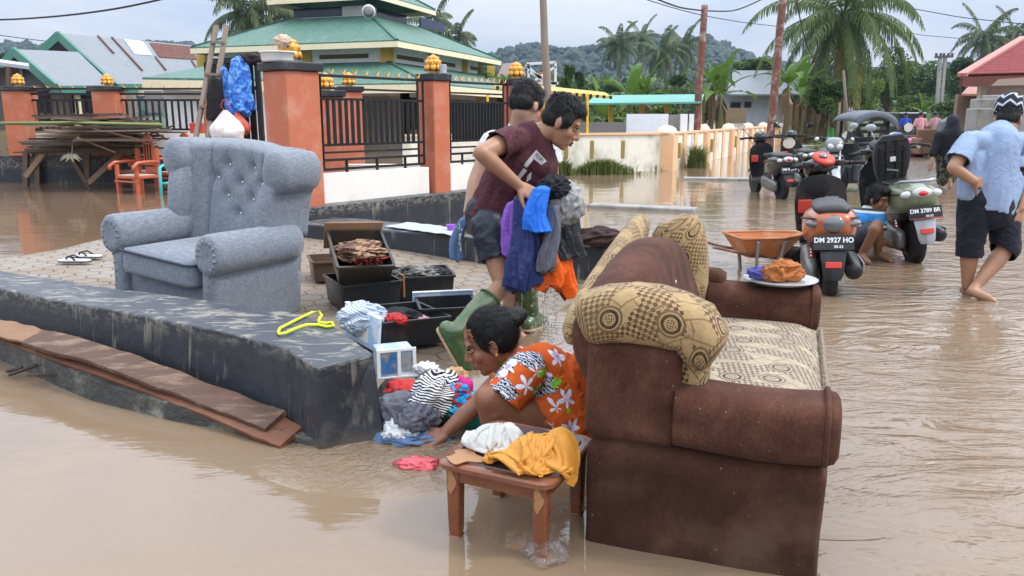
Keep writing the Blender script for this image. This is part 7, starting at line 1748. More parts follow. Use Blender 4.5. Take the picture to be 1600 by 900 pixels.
m = MB(); m.tube([(.87, .2, 1.06), (.88, .26, 1.2)], .006, 6); m.ell((.88, .27, 1.24), (.02, .065, .045), None, 14, 8); B(m, 'mirror', M_silver, smooth=True)
m = MB(); m.box((.5, 0, .36), (.36, .2, .24)); B(m, 'engine', M_engine, bevel=.04)
m = MB(); m.tube([(.5, .12, .3), (.0, .15, .3), (-.35, .15, .36)], [.03, .05, .05], 10); B(m, 'exhaust_muffler', M_plas_blk, smooth=True)
# second bike behind with a round blue dial
p = V((4.26, 8.80, -.05)); s5 = dup(ub, p, R(68), 'motorcycle with chrome bars parked beside the tricycle, seen from behind')
t = thing('dial_meter', 'round blue faced speedometer on the motorcycle beside the tricycle', 'speedometer', p + V((.34, .80, 1.13)))
m = MB(); m.ell((0, 0, 0), (.10, .05, .065), Euler((R(-35), 0, 0)).to_matrix(), 20, 12); m.build('case', M_chrome, t, smooth=True, world=False)
m = MB(); m.ell((0, -.026, .018), (.072, .035, .045), Euler((R(-35), 0, 0)).to_matrix(), 20, 12); m.build('face', mat('blue_dial', (.05, .16, .45), .3), t, smooth=True, world=False)
# grey canopied motor tricycle
YB = 14.2
t = thing('motor_tricycle', 'motor tricycle with grey fabric canopy and dark passenger box facing the camera', 'tricycle', J(1362, 250, YB) - V((0, 0, 0)))
XL, XR = J(1334, 200, YB).x, J(1392, 200, YB).x; zr = J(1350, 190, YB).z
XM = (XL + XR) / 2; HWd = (XR - XL) / 2
m = MB()
def cnp(u, v):
 x = XL - .05 + (XR - XL + .10) * u; y = YB - .15 + 1.0 * v; return (x, y, zr + .02 + .17 * math.sin(PI * min(1, max(0, u))) ** .5 - .05 * (1 - math.sin(PI * v) ** .3) + .01 * mn.noise(V((u * 5, v * 5, 0))))
M_canvas = mat('grey_canvas', (.10, .115, .14), .6, var=.15, bump=.3, bs=30)
m.grid(cnp, 28, 20); m.build('canopy', M_canvas, t, smooth=True, solid=.02)
m = MB(); m.grid(lambda u, v: (cnp(u, 0)[0], cnp(u, 0)[1] - .005, cnp(u, 0)[2] - (.07 + .09 * abs(2 * u - 1) ** 2) * v), 24, 4); m.build('canopy_valance', M_canvas, t, smooth=True, solid=.015)
m = MB()
for x in (XL + .06, XR - .06):
 for y in (YB, YB + .7): m.bar((x, y, .25), (x, y, zr), .05)
 m.bar((x, YB, .95), (x, YB + .7, .95), .05)
for z in (.95, zr - .06, zr - .17): m.bar((XL + .06, YB, z), (XR - .06, YB, z), .055)
m.build('frame', mat('black_steel', (.012, .012, .014), .35), t, bevel=.006)
m = MB(); m.bb((XL + .08, YB + .02, .2), (XR - .05, YB + .08, .92)); m.build('front_panel', mat('slate_panel', (.045, .055, .07), .4, var=.2), t, bevel=.02)
m = MB(); m.bb((XL + .05, YB + .1, .15), (XR - .05, YB + .8, .45)); m.build('floor_box', mat('slate_panel', (.045, .055, .07), .4), t, bevel=.02)
for x in (XL + .02, XR - .02):
 m = MB(); m.lathe([(.14, -.04), (.23, -.045), (.26, 0), (.23, .045), (.14, .04)], (x, YB + .4, .2), 24, 'X'); m.build('wheel', M_rubber, t, smooth=True)
m = MB(); m.ell((XM - .05, YB + .5, .98), (.13, .1, .12), None, 14, 10); m.build('headrest', M_seat, t, smooth=True)
m = MB(); m.bb((XM - .4, YB + .75, .4), (XM + .4, YB + .85, .85)); m.build('seat_back', M_seat, t, bevel=.04)
# wheelbarrow
p0 = at(1190, 428, 0)
t = thing('wheelbarrow', 'orange wheelbarrow standing in the flood behind the sofa', 'wheelbarrow', (p0.x + .03, p0.y + .12, 0), R(8)); t.scale = (.82, .82, .86); zt = .37
M_barrow = mat('worn_orange_steel', (.48, .17, .06), .55, var=.2, stain=(.55, .36, .24), sts=4, stain_amt=.7)
def ring(hw0, hw1, y0, y1, z): return [(-hw0, y0, z), (0, y0 - .03, z), (hw0, y0, z), (hw1, (y0 + y1) / 2, z), (hw1 * .96, y1, z), (0, y1 + .02, z), (-hw1 * .96, y1, z), (-hw1, (y0 + y1) / 2, z)]
m = MB(); o_ = [(-.34, -.24, zt), (.10, -.26, zt), (.40, -.10, zt + .015), (.42, .08, zt + .015), (.10, .27, zt), (-.34, .25, zt)]; i_ = [(-.22, -.15, zt - .20), (.08, -.16, zt - .20), (.22, -.07, zt - .19), (.23, .05, zt - .19), (.08, .17, zt - .20), (-.22, .15, zt - .20)]
m.loft([i_, o_], uv=False, cap=False); m.f.append(tuple(range(5, -1, -1))); m.m.append(0); m.build('tray', M_barrow, t, world=False, solid=.006, bevel=.004)
m = MB(); m.tube([V(q) for q in o_] + [V(o_[0])], .012, 8); m.build('rim', M_barrow, t, world=False, smooth=True)
m = MB(); m.bar((-.17, -.255, zt - .03), (-.14, -.17, -.1), .03); m.bar((.12, -.26, zt - .03), (.08, -.17, -.1), .03); m.bar((-.17, .25, zt - .03), (-.14, .17, -.1), .03); m.build('legs', mat('worn_steel', (.25, .23, .21), .6), t, world=False)
m = MB(); m.lathe([(.06, -.03), (.13, -.035), (.15, 0), (.13, .035), (.06, .03)], (.36, 0, .10), 20, 'Y'); m.build('wheel', M_rubber, t, world=False, smooth=True)
m = MB()
for s_ in (-1, 1): m.tube([(.3, s_ * .1, .12), (-.3, s_ * .2, .22), (-.65, s_ * .26, .30)], .014, 8)
m.build('handle', M_rustpole, t, world=False, smooth=True)
# people
def hframe(fwd, up=(0, 0, 1), roll=0):
 f = V(fwd).normalized(); l = V(up).cross(f).normalized(); u = f.cross(l); m = Matrix((f, l, u)).transposed()
 return m @ Euler((roll, 0, 0)).to_matrix()
def head_caps(c, Rm, s=1.0, neck=None, neck_r=.052, female=False):
 c = V(c); P_ = lambda x, y, z: c + Rm @ V((x, y, z)) * s; k = lambda p, r: (P_(*p), tuple(a * s for a in r), Rm)
 caps = [k((-.012, 0, .035), (.098, .076, .090)), k((.030, 0, -.025), (.060, .061, .085)), k((.034, 0, -.072), (.050, .048, .044)), k((.066, 0, -.098), (.022, .024, .020)),
   (P_(.082, 0, .020), P_(.106, 0, -.026), .010 * s, .0155 * s), k((.096, .013, -.032), (.012, .010, .010)), k((.096, -.013, -.032), (.012, .010, .010)),
   (P_(.076, -.032, .032), P_(.076, .032, .032), .015 * s, .015 * s), k((.058, .040, -.022), (.026, .022, .026)), k((.058, -.040, -.022), (.026, .022, .026)),
   (P_(.088, -.017, -.056), P_(.088, .017, -.056), .0095 * s, .0095 * s), (P_(.085, -.016, -.068), P_(.085, .016, -.068), .011 * s, .011 * s),
   k((-.004, .078, -.004), (.019, .010, .031)), k((-.004, -.078, -.004), (.019, .010, .031)), k((-.002, .076, -.026), (.012, .010, .012)), k((-.002, -.076, -.026), (.012, .010, .012))]
 if neck is not None: caps += [(P_(-.022, 0, -.045), V(neck), neck_r * s, neck_r * 1.12 * s)]
 return caps
def face_parts(par, c, Rm, s=1.0, sides=(1, -1)):
 c = V(c); P_ = lambda x, y, z: c + Rm @ V((x, y, z)) * s
 for sd in sides:
  m = MB(); m.ell(P_(.0775, sd * .032, .010), (.011 * s, .0135 * s, .0062 * s), Rm, 12, 8); e_ = m.build('eye', M_eye, par, smooth=True)
  m = MB(); m.ell(P_(.0845, sd * .031, .009), (.006 * s, .007 * s, .0066 * s), Rm, 10, 6); m.build('iris', M_iris, e_, smooth=True)
  m = MB(); m.tube([P_(.082, sd * .014, .030), P_(.086, sd * .030, .038), P_(.072, sd * .052, .031)], [.0045 * s, .005 * s, .003 * s], 6); m.build('eyebrow', M_brow, par, smooth=True)
  m = MB(); m.tube([P_(.083, sd * .018, .0165), P_(.088, sd * .032, .0195), P_(.076, sd * .048, .013)], [.003 * s, .0035 * s, .002 * s], 6); m.build('eyelid', M_brow, par, smooth=True)
 m = MB(); m.tube([P_(.094, -.020, -.060), P_(.0985, 0, -.058), P_(.094, .020, -.060)], [.004 * s, .0075 * s, .004 * s], 8); m.tube([P_(.091, -.018, -.068), P_(.096, 0, -.071), P_(.091, .018, -.068)], [.004 * s, .0085 * s, .004 * s], 8); m.build('lips', M_lip, par, smooth=True)
def hair(par, c, Rm, s=1.0, kind='short', seed=1, amp=.010):
 c = V(c); P_ = lambda x, y, z: c + Rm @ V((x, y, z)) * s
 k = lambda p, r: (P_(*p), tuple(a * s for a in r), Rm)
 if kind == 'short': caps = [k((-.022, 0, .058), (.100, .080, .082)), k((-.050, 0, .012), (.064, .076, .066)), k((.036, 0, .098), (.048, .062, .032)), k((.02, .066, .035), (.035, .016, .04)), k((.02, -.066, .035), (.035, .016, .04))]
 else: caps = [k((-.026, 0, .046), (.101, .082, .086)), k((-.045, 0, .005), (.072, .080, .072)), k((.008, .062, .03), (.036, .020, .048)), k((.008, -.062, .03), (.036, .020, .048))]
 Ri = Rm.transposed()
 def fn(co, nrm):
  q = Ri @ (co - c); n_ = .35 * mn.noise(V((q.x * 18 + seed, q.y * 30, q.z * 18))) + .25 * mn.noise(V((q.x * 45, q.y * 190 + seed, q.z * 45)))
  return co + nrm * amp * s * (n_ + .35)
 o_ = organic('hair', caps, M_hair, par, vox=.0065, smooth=4, fn=fn); me = o_.data; off = WM[o_.name].translation; rn = random.Random(seed)
 vs = [v.co.copy() for v in me.vertices]; fs = [tuple(p.vertices) for p in me.polygons]; pol = list(me.polygons)
 for p in rn.choices(pol, k=5200 if s > 1.0 else 1500):
  q = Ri @ (p.center + off - c); n_ = p.normal
  if kind == 'short': d = V((.55 if q.z > .05 else -.15, q.y * 4, -.35 if q.z > .07 else -1.0)); L = rn.uniform(.016, .036) * s * (.55 if q.x > .05 else 1); lift = .22 if q.z < .09 else .5
  else: d = V((-.10, -.0, .035)) - q; L = rn.uniform(.03, .06) * s; lift = .02
  d = Rm @ (d + V((rn.gauss(0, .2), rn.gauss(0, .2), rn.gauss(0, .2))) * (1 if kind == 'short' else .02)); d = d - n_ * d.dot(n_)
  if d.length < 1e-5: continue
  d.normalize(); w = n_.cross(d) * rn.uniform(.0009, .0019) * s; a = p.center - n_ * .002; m_ = a + d * L * .5 + n_ * L * lift * .8; t_ = a + d * L + n_ * L * lift * rn.uniform(.2, 1.1); b = len(vs)
  vs += [a - w, a + w, m_ + w, m_ - w, t_ + w * .2, t_ - w * .2]; fs += [(b, b + 1, b + 2, b + 3), (b + 3, b + 2, b + 4, b + 5)]
 m2 = bpy.data.meshes.new('hair'); m2.from_pydata(vs, [], fs); m2.materials.append(M_hair); m2.polygons.foreach_set('use_smooth', [True] * len(fs)); o_.data = m2; bpy.data.meshes.remove(me)
 return o_
def hand_caps(wrist, d, n, s=1.0, curl=.35, spread=.14, thumb=1):
 """palm + five bent fingers. d: towards finger tips, n: out of the back of the hand, thumb: side"""
 w = V(wrist); d = V(d).normalized(); n = V(n); n = (n - d * n.dot(d)).normalized(); t = d.cross(n) * thumb
 caps = []
 for k in range(4):
  o_ = (1.5 - k) * .019; caps.append((w + d * .012 + t * o_ * .7, w + d * .088 + t * o_, .0155, .0120))
 for k, (L, b_) in enumerate(((.070, .090), (.079, .093), (.073, .090), (.056, .082))):
  o_ = (1.5 - k) * .0205; p = w + d * b_ * 1.0 + t * o_; a = spread * (1.5 - k); dd = (d + t * a).normalized(); ang = curl * .6
  ax_ = dd.cross(n).normalized()
  cur = dd
  for seg, (f_, r0, r1) in enumerate(((.45, .0105, .0098), (.31, .0098, .0088), (.24, .0088, .0075))):
   cur = (Matrix.Rotation(-ang, 3, ax_) @ cur); q = p + cur * L * f_; caps.append((p, q, r0, r1)); p = q; ang = curl
 p = w + d * .022 + t * .028; cur = (d * .62 + t * .72 - n * .25).normalized()
 for L, r0, r1 in ((.040, .0155, .0125), (.032, .0120, .0105), (.026, .0105, .0085)): q = p + cur * L; caps.append((p, q, r0, r1)); p = q; cur = (cur + d * .35 - n * .12 * curl).normalized()
 return [((a - w) * s + w, (b - w) * s + w, ra * s, rb * s) for a, b, ra, rb in caps]
def limb(*pts): return [(pts[i][0], pts[i + 1][0], pts[i][1], pts[i + 1][1]) for i in range(len(pts) - 1)]
def boot(par, knee_side, ankle, toe_dir, up_dir, label=None, L=.265):
 a, k_ = V(ankle), V(knee_side); td = V(toe_dir).normalized(); ud = V(up_dir).normalized(); heel = a - ud * .065 - td * .055; ball = heel + td * (L * .66); toe = heel + td * (L * .88)
 caps = limb((k_, .068), (k_.lerp(a, .35), .066), (a + ud * .03, .053), (a, .054)) + [(a, heel + ud * .036, .054, .042), (heel + ud * .036, ball + ud * .036, .043, .046), (ball + ud * .034, toe + ud * .030, .046, .036), (a + ud * .0, ball + ud * .045, .05, .042)]
 M_boot = mat('green_rubber_boot', (.048, .095, .032), .28, var=.25, vs=7, coat=.35, stain=(.20, .20, .13), sts=6, stain_amt=.5)
 o_ = organic('boot', caps, M_boot, par, vox=.007, smooth=6, wr=.003, wscale=11)
 rim = MB(); ax_ = (k_ - a).normalized(); u = ax_.cross(V((0, 1, .2))).normalized(); w_ = ax_.cross(u); rim.tube([k_ + ax_ * .03 + (u * math.cos(q) + w_ * math.sin(q)) * .067 for q in np.linspace(0, 2 * PI, 25)], .006, 6); rim.build('boot_rim', M_boot, o_, smooth=True)
 sd = td.cross(ud); m = MB(); q = []
 for f_, hw in ((-.035, .02), (-.02, .037), (.06, .04), (.13, .046), (.2, .046), (.235, .034), (.252, .012)): q.append((f_, hw))
 pts_ = [heel + td * (f_ - .005) + sd * hw for f_, hw in q] + [heel + td * (f_ - .005) - sd * hw for f_, hw in q[::-1]]
 m.prism([p - ud * .013 for p in pts_], ud * .016); m.build('sole', mat('tan_boot_sole', (.42, .29, .17), .6, var=.25), o_, bevel=.004)
 return o_
# man in the maroon shirt, bent over the wet clothes
m1 = thing('person', 'man in maroon T-shirt bending with an armful of wet clothes, one green boot lifted', 'person', at(790, 535, .0))
hc, HR = J(878, 192, 4.33), hframe((.80, -.16, -.50))
nk = J(838, 212, 4.37)
rs, re, rw = J(800, 218, 4.20), J(752, 239, 4.02), J(812, 291, 4.10)
lsh, le, lw_ = J(838, 222, 4.54), J(842, 285, 4.62), J(842, 296, 4.38)
hpR, knR, anR = J(764, 352, 4.34), J(787, 446, 4.24), J(712, 522, 4.02)
hpL, knL, anL = J(775, 355, 4.52), J(820, 438, 4.72), J(829, 497, 4.77)
tor = [(J(764, 342, 4.43), .105), (J(788, 286, 4.41), .108), (J(812, 240, 4.38), .125), (J(832, 214, 4.37), .085)]
caps = head_caps(hc, HR, 1.06, nk, .055) + limb(*tor) + [(rs, lsh, .058, .058)] + limb((rs, .060), (rs.lerp(re, .45), .054), (re, .041)) + limb((re, .042), (re.lerp(rw, .3), .043), (rw, .028)) + limb((lsh, .058), (le, .042), (lw_, .028))
caps += hand_caps(rw, J(833, 303, 4.08) - rw, V((.1, -.8, .5)), 1.0, curl=.95, spread=.05, thumb=1) + hand_caps(lw_, V((.05, -.6, -.4)), V((.6, 0, .6)), 1.0, curl=.8, spread=.05, thumb=-1)
caps += limb((hpR, .088), (hpR.lerp(knR, .6), .070), (knR, .052)) + limb((knR, .052), (knR.lerp(anR, .3), .054), (anR, .034)) + limb((hpL, .088), (hpL.lerp(knL, .6), .070), (knL, .052)) + limb((knL, .052), (knL.lerp(anL, .3), .054), (anL, .034))
body_ = organic('body', caps, S_man, m1, vox=.0065, smooth=3)
face_parts(m1, hc, HR, 1.06); hair(m1, hc, HR, 1.045, 'short', 3, .006)
M_maroon = fabric('maroon_jersey', (.072, .018, .026), var=.25, fold=.9)
caps = limb((J(752, 364, 4.43), .122), (J(786, 290, 4.41), .120), (J(810, 243, 4.38), .132), (J(828, 216, 4.37), .092)) + [(rs + V((0, 0, -.005)), lsh, .064, .064), (J(786, 345, 4.42), J(845, 262, 4.36), .07, .085), (J(845, 262, 4.36), J(838, 225, 4.36), .09, .08)] + limb((rs, .066), (rs.lerp(re, .66), .074)) + limb((lsh, .066), (lsh.lerp(le, .68), .07))
organic('t_shirt', caps, M_maroon, m1, vox=.009, smooth=4, wr=.012, wscale=6.5, wdir=(1.3, 1, .8), seed=2, cuts=[(rs.lerp(re, .52), re - rs, .14), (lsh.lerp(le, .55), le - lsh, .13), (J(758, 344, 4.43), J(752, 364, 4.43) - J(786, 290, 4.41), .3)])
caps = limb((J(762, 335, 4.43), .124), (J(768, 352, 4.43), .122)) + limb((hpR, .104), (hpR.lerp(knR, .68), .090)) + limb((hpL, .104), (hpL.lerp(knL, .7), .090))
organic('shorts', caps, fabric('wet_dark_shorts', (.018, .022, .034), rough=.5, wet=.4, var=.4), m1, vox=.010, smooth=4, wr=.009, wscale=10, seed=4, cuts=[(hpR.lerp(knR, .56), knR - hpR, .16), (hpL.lerp(knL, .6), knL - hpL, .16)])
boot(m1, knR.lerp(anR, .36), anR, J(716, 560, 3.99) - J(688, 512, 4.02), J(720, 505, 4.0) - J(690, 535, 4.02), L=.26)
boot(m1, knL.lerp(anL, .10), anL + V((0, 0, .0)), V((.42, .9, -.12)), V((0, 0, 1)), L=.26)
# print on the shirt front
pt_ = mat('pale_grey_print', (.45, .44, .45), .7, var=.1)
def proj_print(name, quads, mt, par, dy):
 """thin print pieces pressed onto the shirt: cast along the sight line from the picture plane to the cloth"""
 sh_ = [o_ for o_ in m1.children if o_.name.startswith('t_shirt')][0]; me = sh_.data
 from mathutils.bvhtree import BVHTree
 M_ = WM[sh_.name]; bvh = BVHTree.FromPolygons([M_ @ v_.co for v_ in me.vertices], [p.vertices[:] for p in me.polygons])
 m = MB(); cam_p = V((0, 0, CAMZ)); n = 6
 for q in quads:
  base = len(m.v); vs = []
  for j in range(n + 1):
   for i in range(n + 1):
    a, b = i / n, j / n; u = (q[0][0] * (1 - a) + q[1][0] * a) * (1 - b) + (q[3][0] * (1 - a) + q[2][0] * a) * b; v = (q[0][1] * (1 - a) + q[1][1] * a) * (1 - b) + (q[3][1] * (1 - a) + q[2][1] * a) * b
    d = V(ray(u, v)).normalized(); h = bvh.ray_cast(cam_p, d)
    vs.append((h[0] + h[1] * dy) if h[0] is not None and h[0].y < 4.6 else None)
  idx = {};
  for i, p in enumerate(vs):
   if p is not None: idx[i] = len(m.v); m.v.append(tuple(p))
  for j in range(n):
   for i in range(n):
    c4 = [j * (n + 1) + i, j * (n + 1) + i + 1, (j + 1) * (n + 1) + i + 1, (j + 1) * (n + 1) + i]
    if all(c in idx for c in c4): m.f.append(tuple(idx[c] for c in c4)); m.m.append(0)
 return m.build(name, mt, par, solid=.001) if m.f else None
proj_print('shirt_print', [((838, 234), (854, 252), (846, 258), (829, 244)), ((829, 244), (834, 248), (822, 262), (818, 258)), ((818, 262), (823, 266), (812, 280), (808, 276)), ((825, 272), (831, 268), (829, 280), (823, 284))], pt_, m1, .004)
bk = mat('black_print', (.012, .011, .012), .7)
def strokes(segs, w):
 q = []
 for (a, b) in segs:
  d = V((b[0] - a[0], b[1] - a[1])); n_ = V((-d.y, d.x)).normalized() * w; q.append(((a[0] + n_.x, a[1] + n_.y), (b[0] + n_.x, b[1] + n_.y), (b[0] - n_.x, b[1] - n_.y), (a[0] - n_.x, a[1] - n_.y)))
 return q
def ltr(x, y):                            # letter frame along the patch
 ex, ey = V((.66, .75)), V((.75, -.62)) ; return lambda a, b: (x + ex.x * a - ey.x * b * -1 * .0 + (-.6) * 0 + ex.y * 0 + a * 0 + b * .62, y + ex.y * a - b * .62)
S_ = []
for k, ch_ in enumerate(('H', 'U', 'R', 'L')):
 f_ = ltr(836 + k * 3.2, 243 + k * 3.6); a, b, c_, d = f_(0, 0), f_(0, 6.5), f_(2.3, 6.5), f_(2.3, 0); mid0, mid1 = f_(0, 3.2), f_(2.3, 3.2)
 S_ += {'H': [(a, b), (c_, d), (mid0, mid1)], 'U': [(b, a), (a, d), (d, c_)], 'R': [(a, b), (b, c_), (c_, mid1), (mid1, mid0), (mid0, d)], 'L': [(b, a), (a, d)]}[ch_]
proj_print('shirt_lettering', strokes(S_, .36), bk, m1, .0075)
# clothes he carries
G = J(842, 300, 4.16)
def carry(u, v, d, L, wt, wb, dt, db, mt, seed, lab, folds=4, amp=.5, **k): o_ = hang('wet_garment', J(u, v, d), L, wt, wb, dt, db, mt, seed, folds, amp, **k); tag(o_, lab, 'clothes'); return o_
carry(818, 300, 4.12, .52, .08, .15, .06, .09, F_navy, 71, 'long navy trousers hanging from his fist at the left front', 4)
carry(843, 290, 4.06, .24, .08, .12, .06, .09, F_blue, 72, 'bright blue garment bunched at his knuckles', 4, .4)
carry(806, 312, 4.18, .30, .07, .13, .06, .08, F_purple, 73, 'purple satin cloth hanging left of the navy trousers', 4, .4)
carry(861, 318, 4.10, .36, .05, .08, .04, .06, F_slate, 74, 'slate grey sleeve hanging in front of the orange cloth', 3)
carry(857, 326, 4.17, .44, .10, .20, .07, .09, F_orange, 75, 'orange nylon jersey hanging lowest from the bundle', 5, .4, rag=.3, sway=(.0, 0))
carry(878, 290, 4.20, .40, .12, .17, .10, .13, F_charcoal, 76, 'black raincoat at the right side of the bundle', 4, .35, sway=(.05, 0))
carry(836, 312, 4.26, .36, .12, .14, .06, .08, fabric('dark_navy_cotton', (.015, .018, .035)), 78, 'dark trousers in the middle of the bundle behind the navy ones', 4)
tag(crumple('wet_garment', J(884, 318, 4.15), (.085, .06, .12), fabric('pale_grey_nylon', (.30, .30, .29), rough=.5), 77, .32, 2.0, 5), 'pale grey jacket lining on the right of the bundle', 'clothes')
tag(crumple('wet_garment', J(866, 292, 4.13), (.085, .06, .06), F_black, 79, .3, 2.0, 5), 'black garment balled on top of the bundle', 'clothes')
rnd = random.Random(4); m = MB()
for (u0, v0, u1, v1, n) in ((850, 440, 872, 560, 70), (872, 400, 895, 470, 26), (828, 420, 842, 520, 22), (716, 330, 722, 390, 12), (845, 430, 868, 520, 34)):
 for k in range(n):
  p = J(rnd.uniform(u0, u1), rnd.uniform(v0, v1), rnd.uniform(4.1, 4.35)); r_ = rnd.uniform(.0025, .0058); m.ell(p, (r_, r_, r_ * rnd.uniform(1.2, 3.2)), None, 6, 5)
for (u, v, L) in ((856, 500, .13), (862, 506, .2), (868, 498, .1), (848, 470, .12), (815, 452, .10)):
 p = J(u, v, 4.22); m.tube([p, p + V((.004, 0, -L * .5)), p + V((0, 0, -L))], [.003, .0024, .0012], 6)
gl = NT('dripping_water'); gl.p(col=(.85, .88, .9), rough=.05, trans=.85, spec=.6); gl.set(gl.b.inputs['IOR'], 1.33)
tag(m.build('water_drops', gl.m, smooth=True), kind='stuff')
# man in white behind him
m2 = thing('person', 'man in white T-shirt standing behind the maroon one, holding a wet blue cloth', 'person', at(795, 505, .0))
hc, HR = J(822, 166, 4.82), hframe((.55, .62, -.42)); nk = J(812, 200, 4.85)
ls2, le2, lw2 = J(768, 222, 4.80), J(741, 285, 4.72), J(731, 330, 4.66); rs2, re2, rw2 = J(858, 222, 4.98), J(863, 275, 4.98), J(860, 318, 4.85)
hp1, hp2, kn1, kn2, an1, an2 = J(785, 365, 4.8), J(820, 365, 4.95), J(800, 440, 4.72), J(812, 440, 4.92), J(792, 506, 4.78), J(806, 500, 4.98)
caps = head_caps(hc, HR, 1.05, nk, .055) + limb((J(800, 350, 4.87), .11), (J(805, 290, 4.87), .105), (J(808, 235, 4.87), .12), (nk, .07)) + [(ls2, rs2, .06, .06)] + limb((ls2, .055), (le2, .041), (lw2, .028)) + limb((rs2, .055), (re2, .041), (rw2, .028)) + limb((hp1, .085), (kn1, .052), (an1, .036)) + limb((hp2, .085), (kn2, .052), (an2, .036)) + [(an1, an1 + V((.1, -.12, -.06)), .036, .03), (an2, an2 + V((.1, -.1, -.06)), .036, .03)]
caps += hand_caps(lw2, V((-.1, -.1, -1)), V((-.8, -.3, 0)), 1.0, .7, .05, 1) + hand_caps(rw2, V((-.2, -.2, -1)), V((.8, 0, 0)), 1.0, .7, .05, -1)
organic('body', caps, S_pale, m2, vox=.008, smooth=3); hair(m2, hc, HR, 1.05, 'short', 8, .006)
caps = limb((J(802, 352, 4.87), .125), (J(806, 290, 4.87), .125), (J(808, 240, 4.87), .14), (J(810, 212, 4.87), .09)) + [(ls2, rs2, .066, .066)] + limb((ls2, .066), (ls2.lerp(le2, .6), .072)) + limb((rs2, .066), (rs2.lerp(re2, .75), .074))
organic('t_shirt', caps, F_white, m2, vox=.011, smooth=5, wr=.009, wscale=8, seed=7, cuts=[(ls2.lerp(le2, .44), le2 - ls2, .14), (rs2.lerp(re2, .6), re2 - rs2, .14)])
organic('shorts', limb((J(800, 348, 4.87), .12), (J(802, 362, 4.87), .12)) + limb((hp1, .105), (hp1.lerp(kn1, .7), .085)) + limb((hp2, .105), (hp2.lerp(kn2, .7), .085)), fabric('dark_brown_shorts', (.03, .024, .02)), m2, vox=.011, smooth=5, wr=.006, seed=8)
carry(724, 338, 4.62, .26, .05, .075, .035, .05, F_denim, 81, 'wet blue cloth dangling from the hand of the man in white', 3, .35, sway=(-.05, 0))
# woman in the orange floral dress
def floral():
 t = NT('orange_floral_print'); P_ = t.n('ShaderNodeNewGeometry').outputs['Position']
 base = t.mix(t.noise(P_, 5, 4), (.56, .085, .012), (.70, .13, .02))
 def cells(scale, off, rnd_=.9):
  v = t.n('ShaderNodeTexVoronoi', {'Vector': t.map(P_, loc=off), 'Scale': scale, 'Randomness': rnd_}); q = t.n('ShaderNodeVectorMath', {0: t.map(P_, loc=off), 1: v.outputs['Position']}, operation='SUBTRACT').outputs[0]
  s_ = t.sep(q); r_ = v.outputs['Distance']; th_ = t.math('ARCTAN2', s_[2], t.math('ADD', s_[0], t.math('MULTIPLY', s_[1], .6))); return r_, th_, t.sep(v.outputs['Color'])
 r_, th_, cc = cells(7.5, (4, 1, 2)); wob = t.math('ADD', .42, t.math('MULTIPLY', t.math('COSINE', t.math('MULTIPLY', th_, 2)), .12))
 msk = t.math('MULTIPLY', t.math('LESS_THAN', r_, wob), t.math('GREATER_THAN', cc[0], .36)); wv = t.wave(P_, 30, 7, 2.5, 'DIAGONAL')
 base = t.mix(msk, base, t.ramp(wv, [(.42, (.012, .011, .02)), (.52, (.55, .55, .62))]))
 r_, th_, cc = cells(13, (.4, 7, 3)); lf = t.math('ADD', .12, t.math('MULTIPLY', t.math('ABSOLUTE', t.math('COSINE', t.math('ADD', th_, t.math('MULTIPLY', cc[1], 6)))), .24))
 base = t.mix(t.math('MULTIPLY', t.math('LESS_THAN', r_, t.math('MULTIPLY', lf, lf)), 1), base, (.22, .50, .03)); base = t.mix(t.math('MULTIPLY', t.math('LESS_THAN', r_, t.math('MULTIPLY', lf, 1.0)), t.math('GREATER_THAN', cc[2], .55)), base, (.22, .50, .03))
 r_, th_, cc = cells(10.5, (2, 3, 9)); pe = t.math('ADD', .33, t.math('MULTIPLY', t.math('COSINE', t.math('ADD', t.math('MULTIPLY', th_, 5), t.math('MULTIPLY', cc[1], 6))), .13))
 fl = t.math('MULTIPLY', t.math('LESS_THAN', r_, pe), t.math('GREATER_THAN', cc[0], .12)); petal = t.ramp(r_, [(0, (.30, .06, .22)), (.10, (.42, .25, .52)), (.24, (.80, .76, .84)), (.45, (.78, .75, .85))])
 base = t.mix(fl, base, petal)
 t.p(col=base, rough=.8, spec=.25); t.bump(t.noise(t.tc(), 20, 5, .6, .7), .5, .012); return t.m
M_floral = floral()
w = thing('person', 'woman in orange floral dress squatting in the water and rinsing laundry by hand', 'person', at(850, 700, .0))
hc, HR = J(765, 534, 3.02), hframe((-.86, -.10, -.42))
nk = J(806, 566, 3.06)
fs, fe, fw_ = J(795, 582, 3.17), J(741, 636, 3.13), J(694, 677, 3.06)
ns, ne_, nw = J(822, 580, 2.93), J(775, 640, 2.86), J(806, 678, 2.92)
chst, bel, hip_ = J(822, 592, 3.06), J(856, 622, 3.06), J(880, 664, 3.06)
knee, foot = J(764, 622, 2.86), J(784, 708, 2.98); knee2, foot2 = J(790, 640, 3.2), J(800, 700, 3.2); hipn = J(868, 668, 2.98)
caps = head_caps(hc, HR, 1.03, nk, .05) + limb((nk, .06), (chst, .11), (bel, .12), (hip_, .13)) + [(ns, fs, .055, .055)] + limb((fs, .05), (fs.lerp(fe, .5), .046), (fe, .038)) + limb((fe, .039), (fe.lerp(fw_, .3), .040), (fw_, .025)) + limb((ns, .058), (ne_, .043), (nw, .03))
caps += limb((hipn, .09), (hipn.lerp(knee, .5), .080), (knee, .056)) + limb((knee, .056), (knee.lerp(foot, .35), .056), (foot, .035)) + limb((hip_, .09), (knee2, .056), (foot2, .035)) + [(foot, foot + V((-.15, -.03, -.03)), .035, .03), (foot2, foot2 + V((-.15, 0, -.03)), .035, .03)]
caps += hand_caps(fw_, J(660, 694, 3.0) - fw_, V((.1, -.45, .9)), 1.02, curl=.24, spread=.17, thumb=1)
organic('body', caps, S_wom, w, vox=.0055, smooth=3)
